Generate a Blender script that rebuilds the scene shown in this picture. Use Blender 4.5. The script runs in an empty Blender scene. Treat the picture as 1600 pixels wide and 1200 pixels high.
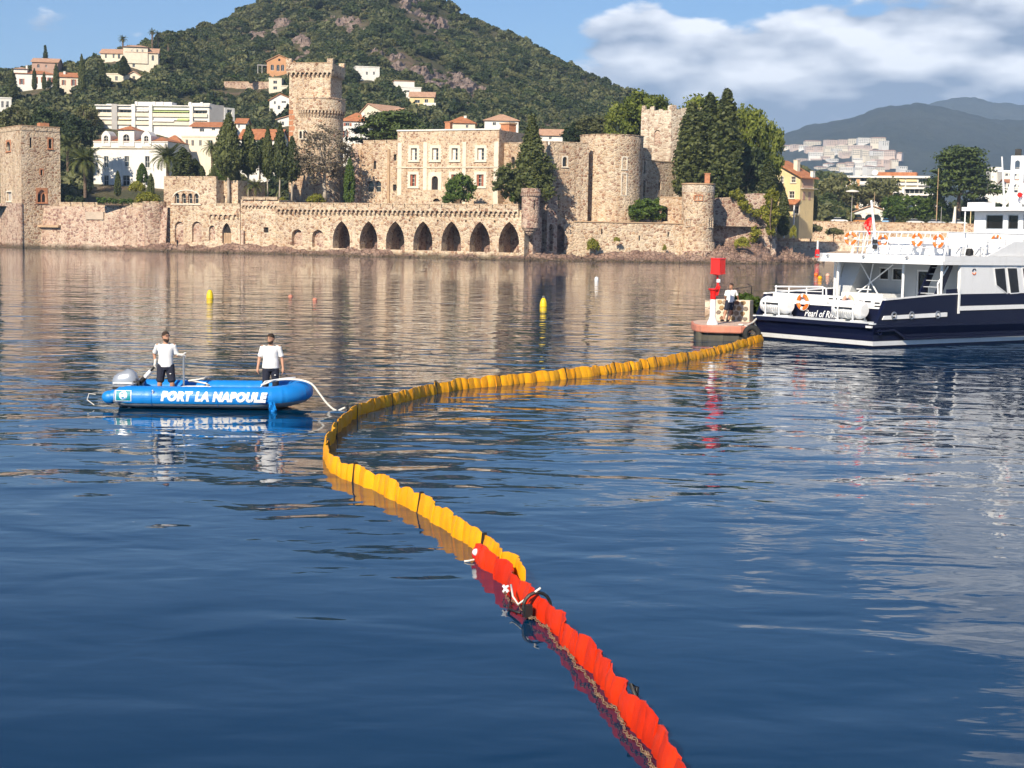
import bpy, bmesh, math, random
import numpy as np
from mathutils import Vector, Matrix

random.seed(7)
np.random.seed(7)
scn = bpy.context.scene
COL = scn.collection
R = math.radians

# ---------------------------------------------------------------- camera, sky, sun, exposure
FPX, CAMH, HORIZON = 2400.0, 4.05, 371.0
ROLL = R(1.06)
PITCH = math.atan((600 - HORIZON) / FPX)
SUN_AZ, SUN_EL = R(-156.0), R(33.0)          # azimuth from +Y, clockwise; sun stands left of and behind the camera

cam_data = bpy.data.cameras.new('camera')
cam = bpy.data.objects.new('camera', cam_data)
COL.objects.link(cam)
cam_data.sensor_width = 36.0
cam_data.lens = 36.0 * FPX / 1600.0
cam_data.clip_start = 0.5
cam_data.clip_end = 30000.0
_f = Vector((0, math.cos(PITCH), -math.sin(PITCH)))
_r0 = Vector((1, 0, 0)); _u0 = _r0.cross(_f)
_r = _r0 * math.cos(ROLL) + _u0 * math.sin(ROLL)
_u = _u0 * math.cos(ROLL) - _r0 * math.sin(ROLL)
CAM = Vector((0, 0, CAMH))
cam.matrix_world = Matrix(((_r.x, _u.x, -_f.x, 0), (_r.y, _u.y, -_f.y, 0), (_r.z, _u.z, -_f.z, CAMH), (0, 0, 0, 1)))
scn.camera = cam

world = bpy.data.worlds.new('World')
scn.world = world
world.use_nodes = True
world.cycles.sampling_method = 'MANUAL'
world.cycles.sample_map_resolution = 256
wn, wl = world.node_tree.nodes, world.node_tree.links
wn.clear()
def WN(t, **k):
    n = wn.new(t)
    for a, b in k.items(): setattr(n, a, b)
    return n
def wmath(op, a, b=None, c=None, clamp=False):
    n = WN('ShaderNodeMath', operation=op, use_clamp=clamp)
    for i, v in enumerate((a, b, c)):
        if v is None: continue
        if isinstance(v, (int, float)): n.inputs[i].default_value = v
        else: wl.new(v, n.inputs[i])
    return n.outputs[0]
sky = WN('ShaderNodeTexSky', sky_type='NISHITA', sun_disc=False)
sky.sun_elevation = SUN_EL
sky.sun_rotation = SUN_AZ
sky.altitude = 0; sky.air_density = 1.0; sky.dust_density = 0.15; sky.ozone_density = 1.6
tc = WN('ShaderNodeTexCoord')
sep = WN('ShaderNodeSeparateXYZ'); wl.new(tc.outputs['Generated'], sep.inputs[0])
dz = sep.outputs['Z']
az = wmath('ARCTAN2', sep.outputs['X'], sep.outputs['Y'])
def cloud_noise(dzoff, scale, detail, seed, zs=2.6):
    cmb = WN('ShaderNodeCombineXYZ')
    wl.new(wmath('MULTIPLY', az, 1.0), cmb.inputs[0])
    wl.new(wmath('MULTIPLY', wmath('ADD', dz, dzoff), zs), cmb.inputs[1])
    cmb.inputs[2].default_value = seed
    n = WN('ShaderNodeTexNoise'); n.noise_dimensions = '3D'
    n.inputs['Scale'].default_value = scale; n.inputs['Detail'].default_value = detail
    n.inputs['Roughness'].default_value = 0.52
    wl.new(cmb.outputs[0], n.inputs['Vector'])
    return n.outputs['Fac']
# a bank of cumulus that thins out to the left and with height
bank = wmath('MULTIPLY', wmath('SINE', wmath('ADD', az, 0.10)), 1.0)
n1 = cloud_noise(0.0, 9.0, 8.0, 3.1)
n1u = cloud_noise(0.012, 9.0, 3.0, 3.1)
n2 = cloud_noise(0.0, 3.2, 3.0, 8.4, zs=3.5)
def smooth(x, lo, hi):
    m = WN('ShaderNodeMapRange', interpolation_type='SMOOTHSTEP')
    wl.new(x, m.inputs['Value'])
    m.inputs['From Min'].default_value = lo; m.inputs['From Max'].default_value = hi
    return m.outputs['Result']
band = wmath('MULTIPLY', smooth(dz, 0.168, 0.118), 0.44)
cov = wmath('ADD', wmath('MULTIPLY', n1, 1.0), wmath('MULTIPLY', n2, 0.75))
cov = wmath('ADD', cov, band)
cov = wmath('ADD', cov, wmath('ADD', wmath('MULTIPLY', smooth(bank, 0.02, 0.20), 0.34), wmath('MULTIPLY', smooth(bank, 0.24, 0.50), 0.30)))
dens = wmath('MULTIPLY', smooth(cov, 1.37, 1.44), smooth(dz, 0.34, 0.20))
lit = wmath('ADD', wmath('MULTIPLY', wmath('SUBTRACT', n1, n1u), 4.2), wmath('MULTIPLY', smooth(dz, 0.075, 0.125), 0.50))
lit = wmath('ADD', lit, 0.10, clamp=True)
cmix = WN('ShaderNodeMix', data_type='RGBA')
wl.new(lit, cmix.inputs['Factor'])
cmix.inputs['A'].default_value = (3.0, 3.7, 5.0, 1)
cmix.inputs['B'].default_value = (14.0, 14.0, 14.2, 1)
smix = WN('ShaderNodeMix', data_type='RGBA')
wl.new(wmath('MULTIPLY', dens, 0.9), smix.inputs['Factor'])
tint = WN('ShaderNodeMix', data_type='RGBA', blend_type='MULTIPLY'); tint.inputs['Factor'].default_value = 1.0
tint.inputs['B'].default_value = (0.62, 0.86, 1.16, 1)
wl.new(sky.outputs[0], tint.inputs['A']); wl.new(tint.outputs['Result'], smix.inputs['A']); wl.new(cmix.outputs['Result'], smix.inputs['B'])
bg = WN('ShaderNodeBackground'); bg.inputs['Strength'].default_value = 0.070
wl.new(smix.outputs['Result'], bg.inputs['Color'])
wout = WN('ShaderNodeOutputWorld'); wl.new(bg.outputs[0], wout.inputs[0])

sun_data = bpy.data.lights.new('sun', 'SUN')
sun_data.energy = 5.0; sun_data.angle = R(0.55); sun_data.color = (1.0, 0.88, 0.70)
sun = bpy.data.objects.new('sun', sun_data); COL.objects.link(sun)
SUN = Vector((math.sin(SUN_AZ) * math.cos(SUN_EL), math.cos(SUN_AZ) * math.cos(SUN_EL), math.sin(SUN_EL)))
sun.rotation_euler = (-SUN).to_track_quat('-Z', 'Y').to_euler()
sun.location = SUN * 400

scn.view_settings.view_transform = 'Standard'
scn.view_settings.look = 'None'
scn.view_settings.gamma = 1.0
scn.view_settings.exposure = 0.55
scn.view_settings.use_curve_mapping = False
scn.cycles.use_denoising = True
scn.cycles.max_bounces = 4
scn.cycles.diffuse_bounces = 2
scn.cycles.glossy_bounces = 2
scn.cycles.transmission_bounces = 2
scn.cycles.transparent_max_bounces = 6
scn.cycles.volume_bounces = 0
scn.cycles.use_adaptive_sampling = True
scn.cycles.adaptive_threshold = 0.03
scn.cycles.caustics_reflective = False
scn.cycles.caustics_refractive = False

# ---------------------------------------------------------------- pixels of the photograph to places
def ray(u, v):
    d = _f + _r * ((u - 800) / FPX) + _u * ((600 - v) / FPX)
    return d / d.y
def P(u, v, Y): return CAM + ray(u, v) * Y
def W(u, v, z=0.0):
    d = ray(u, v)
    return CAM + d * ((z - CAMH) / d.z)
def wpx(u, Y): return 2400.0 / Y

class Frame:
    """Upright frame: origin A on the ground, x along A to B, y away from the viewer, z up."""
    def __init__(s, A, B, z0=0.0):
        s.A = Vector((A[0], A[1], z0)); d = Vector((B[0] - A[0], B[1] - A[1], 0))
        s.L = d.length; s.x = d.normalized(); s.z = Vector((0, 0, 1)); s.y = s.z.cross(s.x)
        s.M = Matrix(((s.x.x, s.y.x, 0, s.A.x), (s.x.y, s.y.y, 0, s.A.y), (0, 0, 1, s.A.z), (0, 0, 0, 1)))
    def pix(s, u, v, off=0.0):
        d = ray(u, v); o = CAM - s.A
        t = (off - o.dot(s.y)) / d.dot(s.y)
        q = o + d * t
        return q.dot(s.x), q.z
    def px(s, u, off=0.0, v=330): return s.pix(u, v, off)[0]
    def pz(s, u, v, off=0.0): return s.pix(u, v, off)[1]
    def rect(s, u0, v0, u1, v1, off=0.0):
        a = s.pix(u0, v0, off); b = s.pix(u1, v1, off)
        return (min(a[0], b[0]), max(a[0], b[0]), min(a[1], b[1]), max(a[1], b[1]))
    def w(s, x, y, z): return s.A + s.x * x + s.y * y + s.z * z
def UF(u0, Y0, u1, Y1, z0=0.0, v=330):
    a = P(u0, v, Y0); b = P(u1, v, Y1)
    return Frame((a.x, a.y), (b.x, b.y), z0)

# ---------------------------------------------------------------- mesh builder
def arch_pts(a, b, top, kind, n=8, rise=None):
    w = b - a; c = (a + b) / 2
    if kind == 'round':
        r = w / 2; rise = rise or r
        return [(c - r * math.cos(math.pi * i / n), top - rise + rise * math.sin(math.pi * i / n)) for i in range(n + 1)]
    if kind == 'point':
        rise = rise or w * 0.95
        half = []
        for i in range(n // 2 + 1):
            t = i / (n // 2)
            ang = t * R(60)
            half.append((a + w - w * math.cos(ang), math.sin(ang) / math.sin(R(60)) * rise + top - rise))
        return half + [(a + b - x, z) for x, z in reversed(half[:-1])]
    return [(a, top), (b, top)]

class MB:
    def __init__(s): s.v = []; s.f = []
    def add(s, vs, fs):
        o = len(s.v); s.v.extend([tuple(p) for p in vs]); s.f.extend([tuple(i + o for i in f) for f in fs]); return s
    def quad(s, a, b, c, d): return s.add([a, b, c, d], [(0, 1, 2, 3)])
    def poly(s, pts): return s.add(pts, [tuple(range(len(pts)))])
    def box(s, x0, x1, y0, y1, z0, z1):
        return s.add([(x0, y0, z0), (x1, y0, z0), (x1, y1, z0), (x0, y1, z0), (x0, y0, z1), (x1, y0, z1), (x1, y1, z1), (x0, y1, z1)],
                     [(0, 3, 2, 1), (4, 5, 6, 7), (0, 1, 5, 4), (1, 2, 6, 5), (2, 3, 7, 6), (3, 0, 4, 7)])
    def hexa(s, b4, t4):
        return s.add(list(b4) + list(t4), [(0, 3, 2, 1), (4, 5, 6, 7), (0, 1, 5, 4), (1, 2, 6, 5), (2, 3, 7, 6), (3, 0, 4, 7)])
    def prism(s, pts, y0, y1):
        """xz outline pushed along y"""
        n = len(pts)
        vs = [(x, y0, z) for x, z in pts] + [(x, y1, z) for x, z in pts]
        fs = [tuple(range(n)), tuple(range(2 * n - 1, n - 1, -1))] + [(i, i + n, (i + 1) % n + n, (i + 1) % n) for i in range(n)]
        return s.add(vs, fs)
    def extr(s, pts, z0, z1):
        """xy outline pushed along z"""
        n = len(pts)
        vs = [(x, y, z0) for x, y in pts] + [(x, y, z1) for x, y in pts]
        fs = [tuple(range(n - 1, -1, -1)), tuple(range(n, 2 * n))] + [(i, (i + 1) % n, (i + 1) % n + n, i + n) for i in range(n)]
        return s.add(vs, fs)
    def extrx(s, pts, x0, x1):
        """yz outline pushed along x"""
        n = len(pts)
        vs = [(x0, y, z) for y, z in pts] + [(x1, y, z) for y, z in pts]
        fs = [tuple(range(n)), tuple(range(2 * n - 1, n - 1, -1))] + [(i, i + n, (i + 1) % n + n, (i + 1) % n) for i in range(n)]
        return s.add(vs, fs)
    def lathe(s, prof, n=24, cx=0, cy=0, cap=True, a0=0.0, a1=None):
        """profile of (radius, z)"""
        full = a1 is None
        a1 = a0 + 2 * math.pi if full else a1
        m = n if full else n + 1
        vs = []
        for r, z in prof:
            for i in range(m):
                t = a0 + (a1 - a0) * i / n
                vs.append((cx + r * math.cos(t), cy + r * math.sin(t), z))
        fs = []
        for k in range(len(prof) - 1):
            for i in range(n):
                j = (i + 1) % m
                fs.append((k * m + i, k * m + j, (k + 1) * m + j, (k + 1) * m + i))
        if cap and full:
            fs.append(tuple(range(m - 1, -1, -1)))
            k = (len(prof) - 1) * m
            fs.append(tuple(range(k, k + m)))
        return s.add(vs, fs)
    def tube(s, path, r, n=8, cap=True, closed=False):
        path = [Vector(p) for p in path]; N = len(path)
        rs = r if isinstance(r, (list, tuple)) else [r] * N
        vs, fs = [], []
        prev = None
        for i, p in enumerate(path):
            a = path[i - 1] if (i > 0 or closed) else p
            b = path[(i + 1) % N] if (i < N - 1 or closed) else p
            t = (b - a)
            if t.length < 1e-9: t = Vector((0, 0, 1))
            t.normalize()
            if prev is None:
                up = Vector((0, 0, 1)) if abs(t.z) < 0.9 else Vector((1, 0, 0))
                nx = t.cross(up).normalized()
            else:
                nx = (prev - t * prev.dot(t))
                nx = nx.normalized() if nx.length > 1e-6 else t.orthogonal().normalized()
            prev = nx; ny = t.cross(nx)
            for k in range(n):
                an = 2 * math.pi * k / n
                vs.append(p + (nx * math.cos(an) + ny * math.sin(an)) * rs[i])
        for i in range(N if closed else N - 1):
            j = (i + 1) % N
            for k in range(n):
                k2 = (k + 1) % n
                fs.append((i * n + k, i * n + k2, j * n + k2, j * n + k))
        if cap and not closed:
            fs.append(tuple(range(n - 1, -1, -1))); fs.append(tuple(range((N - 1) * n, N * n)))
        return s.add(vs, fs)
    def bar(s, a, b, r, n=6): return s.tube([a, b], r, n)
    def torus(s, c, axis, Rr, r, n=20, m=8, a0=0, a1=2 * math.pi):
        axis = Vector(axis).normalized(); e1 = axis.orthogonal().normalized(); e2 = axis.cross(e1); c = Vector(c)
        full = abs(a1 - a0 - 2 * math.pi) < 1e-6
        cnt = n if full else n + 1
        pts = [c + (e1 * math.cos(a0 + (a1 - a0) * i / n) + e2 * math.sin(a0 + (a1 - a0) * i / n)) * Rr for i in range(cnt)]
        return s.tube(pts, r, m, closed=full)
    def sphere(s, c, r, n=14, m=9, sz=(1, 1, 1)):
        prof = []
        vs = [(c[0], c[1], c[2] - r * sz[2])]
        for k in range(1, m):
            ph = -math.pi / 2 + math.pi * k / m
            for i in range(n):
                t = 2 * math.pi * i / n
                vs.append((c[0] + r * sz[0] * math.cos(ph) * math.cos(t), c[1] + r * sz[1] * math.cos(ph) * math.sin(t), c[2] + r * sz[2] * math.sin(ph)))
        vs.append((c[0], c[1], c[2] + r * sz[2]))
        fs = []
        for i in range(n): fs.append((0, 1 + (i + 1) % n, 1 + i))
        for k in range(m - 2):
            for i in range(n):
                a = 1 + k * n; b = 1 + (k + 1) * n
                fs.append((a + i, a + (i + 1) % n, b + (i + 1) % n, b + i))
        e = len(vs) - 1; a = 1 + (m - 2) * n
        for i in range(n): fs.append((a + i, a + (i + 1) % n, e))
        return s.add(vs, fs)
    def wall(s, x0, x1, z0, z1, ops=(), y=0.0, rev=0.35, xc=(), zc=()):
        """flat front with real openings (xa, xb, za, zb, kind); reveals go in by rev"""
        xs = sorted(set([x0, x1] + [q for o in ops for q in (o[0], o[1])] + [c for c in xc if x0 < c < x1]))
        zs = sorted(set([z0, z1] + [q for o in ops for q in (o[2], o[3])] + [c for c in zc if z0 < c < z1]))
        xs = [x for x in xs if x0 <= x <= x1]; zs = [z for z in zs if z0 <= z <= z1]
        for i in range(len(xs) - 1):
            for j in range(len(zs) - 1):
                cx, cz = (xs[i] + xs[i + 1]) / 2, (zs[j] + zs[j + 1]) / 2
                if any(o[0] < cx < o[1] and o[2] < cz < o[3] for o in ops): continue
                s.quad((xs[i], y, zs[j]), (xs[i + 1], y, zs[j]), (xs[i + 1], y, zs[j + 1]), (xs[i], y, zs[j + 1]))
        for o in ops:
            a, b, c, d = o[:4]; kind = o[4] if len(o) > 4 else None; rise = o[5] if len(o) > 5 else None
            pts = arch_pts(a, b, d, kind, 10, rise)
            sp = pts[0][1]; yi = y + rev
            s.quad((a, y, c), (a, yi, c), (a, yi, sp), (a, y, sp))
            s.quad((b, y, c), (b, y, sp), (b, yi, sp), (b, yi, c))
            if c > z0 + 1e-6: s.quad((a, y, c), (b, y, c), (b, yi, c), (a, yi, c))
            for (xa, za), (xb, zb) in zip(pts[:-1], pts[1:]):
                s.quad((xa, y, za), (xa, yi, za), (xb, yi, zb), (xb, y, zb))
                if kind: s.poly([(xa, y, za), (xb, y, zb), (xb, y, d), (xa, y, d)])
        return s
    def pane(s, o, y):
        a, b, c, d = o[:4]; kind = o[4] if len(o) > 4 else None; rise = o[5] if len(o) > 5 else None
        pts = arch_pts(a, b, d, kind, 10, rise)
        return s.poly([(a, y, c), (b, y, c)] + [(x, y, z) for x, z in reversed(pts)])
    def shell(s, x0, x1, y0, y1, z0, z1, top=True, front=False):
        """sides, back and top of a block whose front is a wall()"""
        s.quad((x0, y1, z0), (x0, y0, z0), (x0, y0, z1), (x0, y1, z1))
        s.quad((x1, y0, z0), (x1, y1, z0), (x1, y1, z1), (x1, y0, z1))
        s.quad((x1, y1, z0), (x0, y1, z0), (x0, y1, z1), (x1, y1, z1))
        if top: s.quad((x0, y0, z1), (x1, y0, z1), (x1, y1, z1), (x0, y1, z1))
        return s
    def bend(s, start, fn):
        for i in range(start, len(s.v)): s.v[i] = tuple(fn(*s.v[i]))
        return s
    def mesh(s, name, mat, smooth=False):
        me = bpy.data.meshes.new(name)
        me.from_pydata(s.v, [], s.f); me.update()
        if mat is not None: me.materials.append(mat)
        if smooth:
            me.polygons.foreach_set('use_smooth', [True] * len(me.polygons))
            if smooth != 1:
                me.set_sharp_from_angle(angle=R(smooth))
        return me
    def build(s, name, mat, parent=None, smooth=False, M=None, **tags):
        o = bpy.data.objects.new(name, s.mesh(name, mat, smooth))
        return link(o, parent, M, **tags)

def link(o, parent=None, M=None, label=None, category=None, group=None, kind=None):
    COL.objects.link(o)
    if parent is not None: o.parent = parent
    if M is not None: o.matrix_local = M
    if label: o['label'] = label
    if category: o['category'] = category
    if group: o['group'] = group
    if kind: o['kind'] = kind
    return o
def thing(name, label, category, M=None, group=None, kind=None):
    o = bpy.data.objects.new(name, None)
    o.empty_display_size = 0.2
    return link(o, None, M if M is not None else Matrix(), label, category, group, kind)
def at(x, y, z, rz=0.0, sc=1.0): return Matrix.Translation((x, y, z)) @ Matrix.Rotation(rz, 4, 'Z') @ Matrix.Scale(sc, 4)
def inst(name, me, parent=None, M=None, **tags):
    return link(bpy.data.objects.new(name, me), parent, M, **tags)

# ---------------------------------------------------------------- materials
class NT:
    def __init__(s, name):
        s.m = bpy.data.materials.new(name); s.m.use_nodes = True
        s.n, s.l = s.m.node_tree.nodes, s.m.node_tree.links
        s.b = s.n['Principled BSDF']; s.out = s.n['Material Output']
    def N(s, t, **k):
        n = s.n.new(t)
        for a, b in k.items(): setattr(n, a, b)
        return n
    def set(s, inp, v):
        if isinstance(v, (int, float)): inp.default_value = v
        elif isinstance(v, (tuple, list)): inp.default_value = tuple(v) if len(v) == len(inp.default_value) else (*v, 1)
        else: s.l.new(v, inp)
    def math(s, op, a, b=None, c=None, clamp=False):
        n = s.N('ShaderNodeMath', operation=op, use_clamp=clamp)
        for i, v in enumerate((a, b, c)):
            if v is not None: s.set(n.inputs[i], v)
        return n.outputs[0]
    def coord(s, which='Object', scale=(1, 1, 1), rot=(0, 0, 0), loc=(0, 0, 0)):
        t = s.N('ShaderNodeTexCoord'); m = s.N('ShaderNodeMapping')
        m.inputs['Scale'].default_value = scale; m.inputs['Rotation'].default_value = rot; m.inputs['Location'].default_value = loc
        s.l.new(t.outputs[which], m.inputs[0]); return m.outputs[0]
    def noise(s, vec, scale, detail=4, rough=0.5, dist=0.0):
        n = s.N('ShaderNodeTexNoise'); s.l.new(vec, n.inputs['Vector'])
        n.inputs['Scale'].default_value = scale; n.inputs['Detail'].default_value = detail
        n.inputs['Roughness'].default_value = rough; n.inputs['Distortion'].default_value = dist
        return n.outputs['Fac']
    def ramp(s, fac, stops, interp='LINEAR'):
        r = s.N('ShaderNodeValToRGB'); s.l.new(fac, r.inputs[0]); e = r.color_ramp; e.interpolation = interp
        while len(e.elements) < len(stops): e.elements.new(0.5)
        for q, (p, c) in zip(e.elements, stops):
            q.position = p; q.color = (*c, 1) if len(c) == 3 else c
        return r.outputs[0]
    def mix(s, fac, a, b, blend='MIX'):
        m = s.N('ShaderNodeMix', data_type='RGBA', blend_type=blend)
        s.set(m.inputs['Factor'], fac); s.set(m.inputs['A'], a); s.set(m.inputs['B'], b)
        return m.outputs['Result']
    def bump(s, h, strength=0.5, dist=0.1, normal=None):
        b = s.N('ShaderNodeBump'); b.inputs['Strength'].default_value = strength; b.inputs['Distance'].default_value = dist
        s.l.new(h, b.inputs['Height'])
        if normal is not None: s.l.new(normal, b.inputs['Normal'])
        return b.outputs[0]
    def done(s, color=None, rough=None, normal=None, **k):
        if color is not None: s.set(s.b.inputs['Base Color'], color)
        if rough is not None: s.set(s.b.inputs['Roughness'], rough)
        if normal is not None: s.l.new(normal, s.b.inputs['Normal'])
        for a, v in k.items(): s.set(s.b.inputs[a.replace('_', ' ')], v)
        return s.m

def paint(name, col, rough=0.55, var=0.12, scale=0.8, metallic=0.0, bump=0.0, spec=0.5, dirt=None, coat=0.0):
    t = NT(name); v = t.coord('Object')
    n = t.noise(v, scale, 6, 0.6)
    lo = tuple(c * (1 - var) for c in col); hi = tuple(min(1, c * (1 + var)) for c in col)
    c = t.ramp(n, [(0.3, lo), (0.7, hi)])
    if dirt:
        n2 = t.noise(t.coord('Object', (1, 1, 0.25)), scale * 2.3, 7, 0.65)
        c = t.mix(t.math('MULTIPLY', t.ramp(n2, [(0.52, (0, 0, 0)), (0.75, (1, 1, 1))]), 0.6), c, dirt)
    nm = None
    if bump: nm = t.bump(t.noise(v, scale * 12, 4), bump, 0.02)
    return t.done(c, rough, nm, Metallic=metallic, Specular_IOR_Level=spec, Coat_Weight=coat)

def wet(t, col, z0=0.35, z1=1.15):
    """weed and wet stone just above the sea"""
    g = t.N('ShaderNodeNewGeometry'); sp = t.N('ShaderNodeSeparateXYZ'); t.l.new(g.outputs['Position'], sp.inputs[0])
    n = t.noise(g.outputs['Position'], 0.8, 4, 0.6)
    m = t.N('ShaderNodeMapRange'); t.l.new(t.math('ADD', sp.outputs['Z'], t.math('MULTIPLY', t.math('SUBTRACT', n, 0.5), -1.6)), m.inputs['Value'])
    m.inputs['From Min'].default_value = z1; m.inputs['From Max'].default_value = z0
    return t.mix(t.math('MULTIPLY', m.outputs[0], 0.85), col, (0.085, 0.068, 0.042))
def rubble(name, stones, mortar, scale=1.6, edge=0.06, tint=None, bumpd=0.10, squash=1.3):
    """rubble masonry: cells of stone in pale mortar, weathered in wide patches"""
    t = NT(name); v = t.coord('Object', (1, 1, squash))
    wob = t.N('ShaderNodeTexNoise'); t.l.new(v, wob.inputs['Vector']); wob.inputs['Scale'].default_value = scale * 1.6
    wob.inputs['Detail'].default_value = 2
    vv = t.mix(0.22, v, wob.outputs['Color'], 'LINEAR_LIGHT')
    def vor(feature):
        n = t.N('ShaderNodeTexVoronoi', feature=feature); t.l.new(vv, n.inputs['Vector']); n.inputs['Scale'].default_value = scale
        n.inputs['Randomness'].default_value = 1.0
        return n
    cell = vor('F1'); ed = vor('DISTANCE_TO_EDGE')
    sx = t.N('ShaderNodeSeparateColor'); t.l.new(cell.outputs['Color'], sx.inputs[0])
    k = len(stones)
    col = t.ramp(sx.outputs[0], [(i / k, c) for i, c in enumerate(stones)], 'CONSTANT')
    fine = t.noise(v, scale * 9, 4, 0.6)
    col = t.mix(0.35, col, t.ramp(fine, [(0.3, (0.25, 0.25, 0.25)), (0.7, (0.8, 0.8, 0.8))]), 'OVERLAY')
    m = t.ramp(ed.outputs['Distance'], [(edge * 0.45, (1, 1, 1)), (edge * 1.3, (0, 0, 0))])
    big = t.noise(v, 0.16, 5, 0.6)
    mf = t.math('MULTIPLY', m, t.ramp(big, [(0.35, (0.55,) * 3), (0.65, (1, 1, 1))]))
    col = t.mix(mf, col, mortar)
    pat = t.noise(t.coord('Object', (1, 1, 0.5), loc=(31, 7, 3)), 0.10, 6, 0.62)
    tint = tint or (0.66, 0.56, 0.50)
    col = t.mix(t.math('MULTIPLY', t.ramp(pat, [(0.45, (0, 0, 0)), (0.7, (1, 1, 1))]), 0.55), col, tint, 'MULTIPLY')
    stk = t.noise(t.coord('Object', (1.0, 1.0, 0.07), loc=(3, 9, 1)), 0.9, 5, 0.6)
    col = t.mix(t.math('MULTIPLY', t.ramp(stk, [(0.50, (0, 0, 0)), (0.72, (1, 1, 1))]), 0.62), col, (0.52, 0.44, 0.38), 'MULTIPLY')
    rep = t.noise(t.coord('Object', loc=(11, 40, 6)), 0.22, 3, 0.5)
    col = t.mix(t.math('MULTIPLY', t.ramp(rep, [(0.60, (0, 0, 0)), (0.66, (1, 1, 1))]), 0.30), col, mortar)
    col = wet(t, col)
    h = t.math('ADD', t.ramp(ed.outputs['Distance'], [(0.0, (0, 0, 0)), (edge * 2.2, (1, 1, 1))]), t.math('MULTIPLY', fine, 0.5))
    return t.done(col, 0.88, t.bump(h, 0.9, bumpd), Specular_IOR_Level=0.25)

def leafmat(name, dark, light, trans=0.25, patch=0.35, spread=0.22):
    t = NT(name)
    oi = t.N('ShaderNodeObjectInfo')
    g = t.N('ShaderNodeNewGeometry')
    n = t.noise(t.coord('Object'), patch, 3, 0.6)
    f = t.math('ADD', t.math('MULTIPLY', n, 0.7), t.math('MULTIPLY', g.outputs['Random Per Island'], 0.3))
    f = t.math('ADD', f, t.math('MULTIPLY', t.math('SUBTRACT', oi.outputs['Random'], 0.5), spread))
    c = t.ramp(f, [(0.3, dark), (0.7, light)])
    t.done(c, 0.6, None, Specular_IOR_Level=0.25)
    tr = t.N('ShaderNodeBsdfTranslucent'); t.l.new(c, tr.inputs[0])
    mx = t.N('ShaderNodeMixShader'); mx.inputs[0].default_value = trans
    t.l.new(t.b.outputs[0], mx.inputs[1]); t.l.new(tr.outputs[0], mx.inputs[2]); t.l.new(mx.outputs[0], t.out.inputs[0])
    return t.m

M = {}
BEIGE = [(0.62, 0.475, 0.32), (0.50, 0.335, 0.21), (0.67, 0.54, 0.385), (0.39, 0.235, 0.15), (0.60, 0.43, 0.285), (0.32, 0.195, 0.13), (0.65, 0.50, 0.345), (0.50, 0.385, 0.28)]
PINK = [(0.52, 0.37, 0.28), (0.42, 0.265, 0.20), (0.58, 0.44, 0.34), (0.33, 0.195, 0.15), (0.51, 0.34, 0.255), (0.28, 0.165, 0.135), (0.56, 0.415, 0.315)]
PALE = [(0.62, 0.52, 0.40), (0.50, 0.385, 0.29), (0.68, 0.59, 0.47), (0.40, 0.28, 0.21), (0.58, 0.46, 0.35)]
M['stone'] = rubble('rubble_stone', BEIGE, (0.76, 0.64, 0.49), 1.6, 0.10)
M['stone_pink'] = rubble('pink_rubble_stone', PINK, (0.70, 0.57, 0.45), 1.5, 0.09)
M['stone_pale'] = rubble('pale_rubble_stone', PALE, (0.76, 0.68, 0.55), 1.35, 0.09)
M['stone_palace'] = rubble('speckled_palace_stone', BEIGE, (0.76, 0.64, 0.49), 2.0, 0.12, bumpd=0.06)
M['trim'] = paint('pale_limestone_trim', (0.70, 0.62, 0.50), 0.8, 0.14, 0.9)
M['coping'] = paint('coping_stone', (0.46, 0.31, 0.19), 0.85, 0.2, 0.7)
M['brick'] = paint('red_brick_surround', (0.46, 0.20, 0.10), 0.85, 0.25, 2.5)
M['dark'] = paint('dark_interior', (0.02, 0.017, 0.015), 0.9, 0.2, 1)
M['glass'] = NT('window_glass').done((0.03, 0.035, 0.04), 0.08, None, Specular_IOR_Level=0.6)
M['white'] = paint('white_plaster', (0.78, 0.75, 0.69), 0.75, 0.06, 0.5, dirt=(0.55, 0.51, 0.45))
M['cream'] = paint('cream_plaster', (0.74, 0.66, 0.52), 0.75, 0.07, 0.5, dirt=(0.55, 0.47, 0.36))
M['yellow'] = paint('yellow_plaster', (0.74, 0.58, 0.30), 0.75, 0.07, 0.5, dirt=(0.56, 0.42, 0.24))
M['ochre'] = paint('orange_ochre_plaster', (0.56, 0.29, 0.14), 0.8, 0.12, 0.5)
M['pinkp'] = paint('dusty_pink_plaster', (0.45, 0.29, 0.22), 0.8, 0.12, 0.5)
M['grey'] = paint('grey_concrete', (0.42, 0.40, 0.38), 0.8, 0.1, 0.5)
M['shut_w'] = paint('white_shutter', (0.72, 0.70, 0.66), 0.6, 0.05)
M['shut_r'] = paint('red_brown_shutter', (0.36, 0.11, 0.06), 0.6, 0.1)
M['awning_g'] = paint('green_awning', (0.45, 0.55, 0.22), 0.8, 0.1)
M['awning_y'] = paint('sand_awning', (0.70, 0.58, 0.32), 0.8, 0.1)
def tiles(name, a, b):
    t = NT(name); v = t.coord('Object')
    w = t.N('ShaderNodeTexWave', bands_direction='X'); t.l.new(v, w.inputs['Vector']); w.inputs['Scale'].default_value = 1.3
    w.inputs['Distortion'].default_value = 0.4
    n = t.noise(v, 1.1, 6, 0.65)
    c = t.ramp(n, [(0.3, a), (0.7, b)])
    return t.done(c, 0.85, t.bump(w.outputs['Fac'], 0.7, 0.08))
M['tile'] = tiles('terracotta_roof_tiles', (0.36, 0.12, 0.05), (0.58, 0.25, 0.11))
M['tile_p'] = tiles('sun_bleached_roof_tiles', (0.44, 0.24, 0.15), (0.64, 0.40, 0.26))
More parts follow.
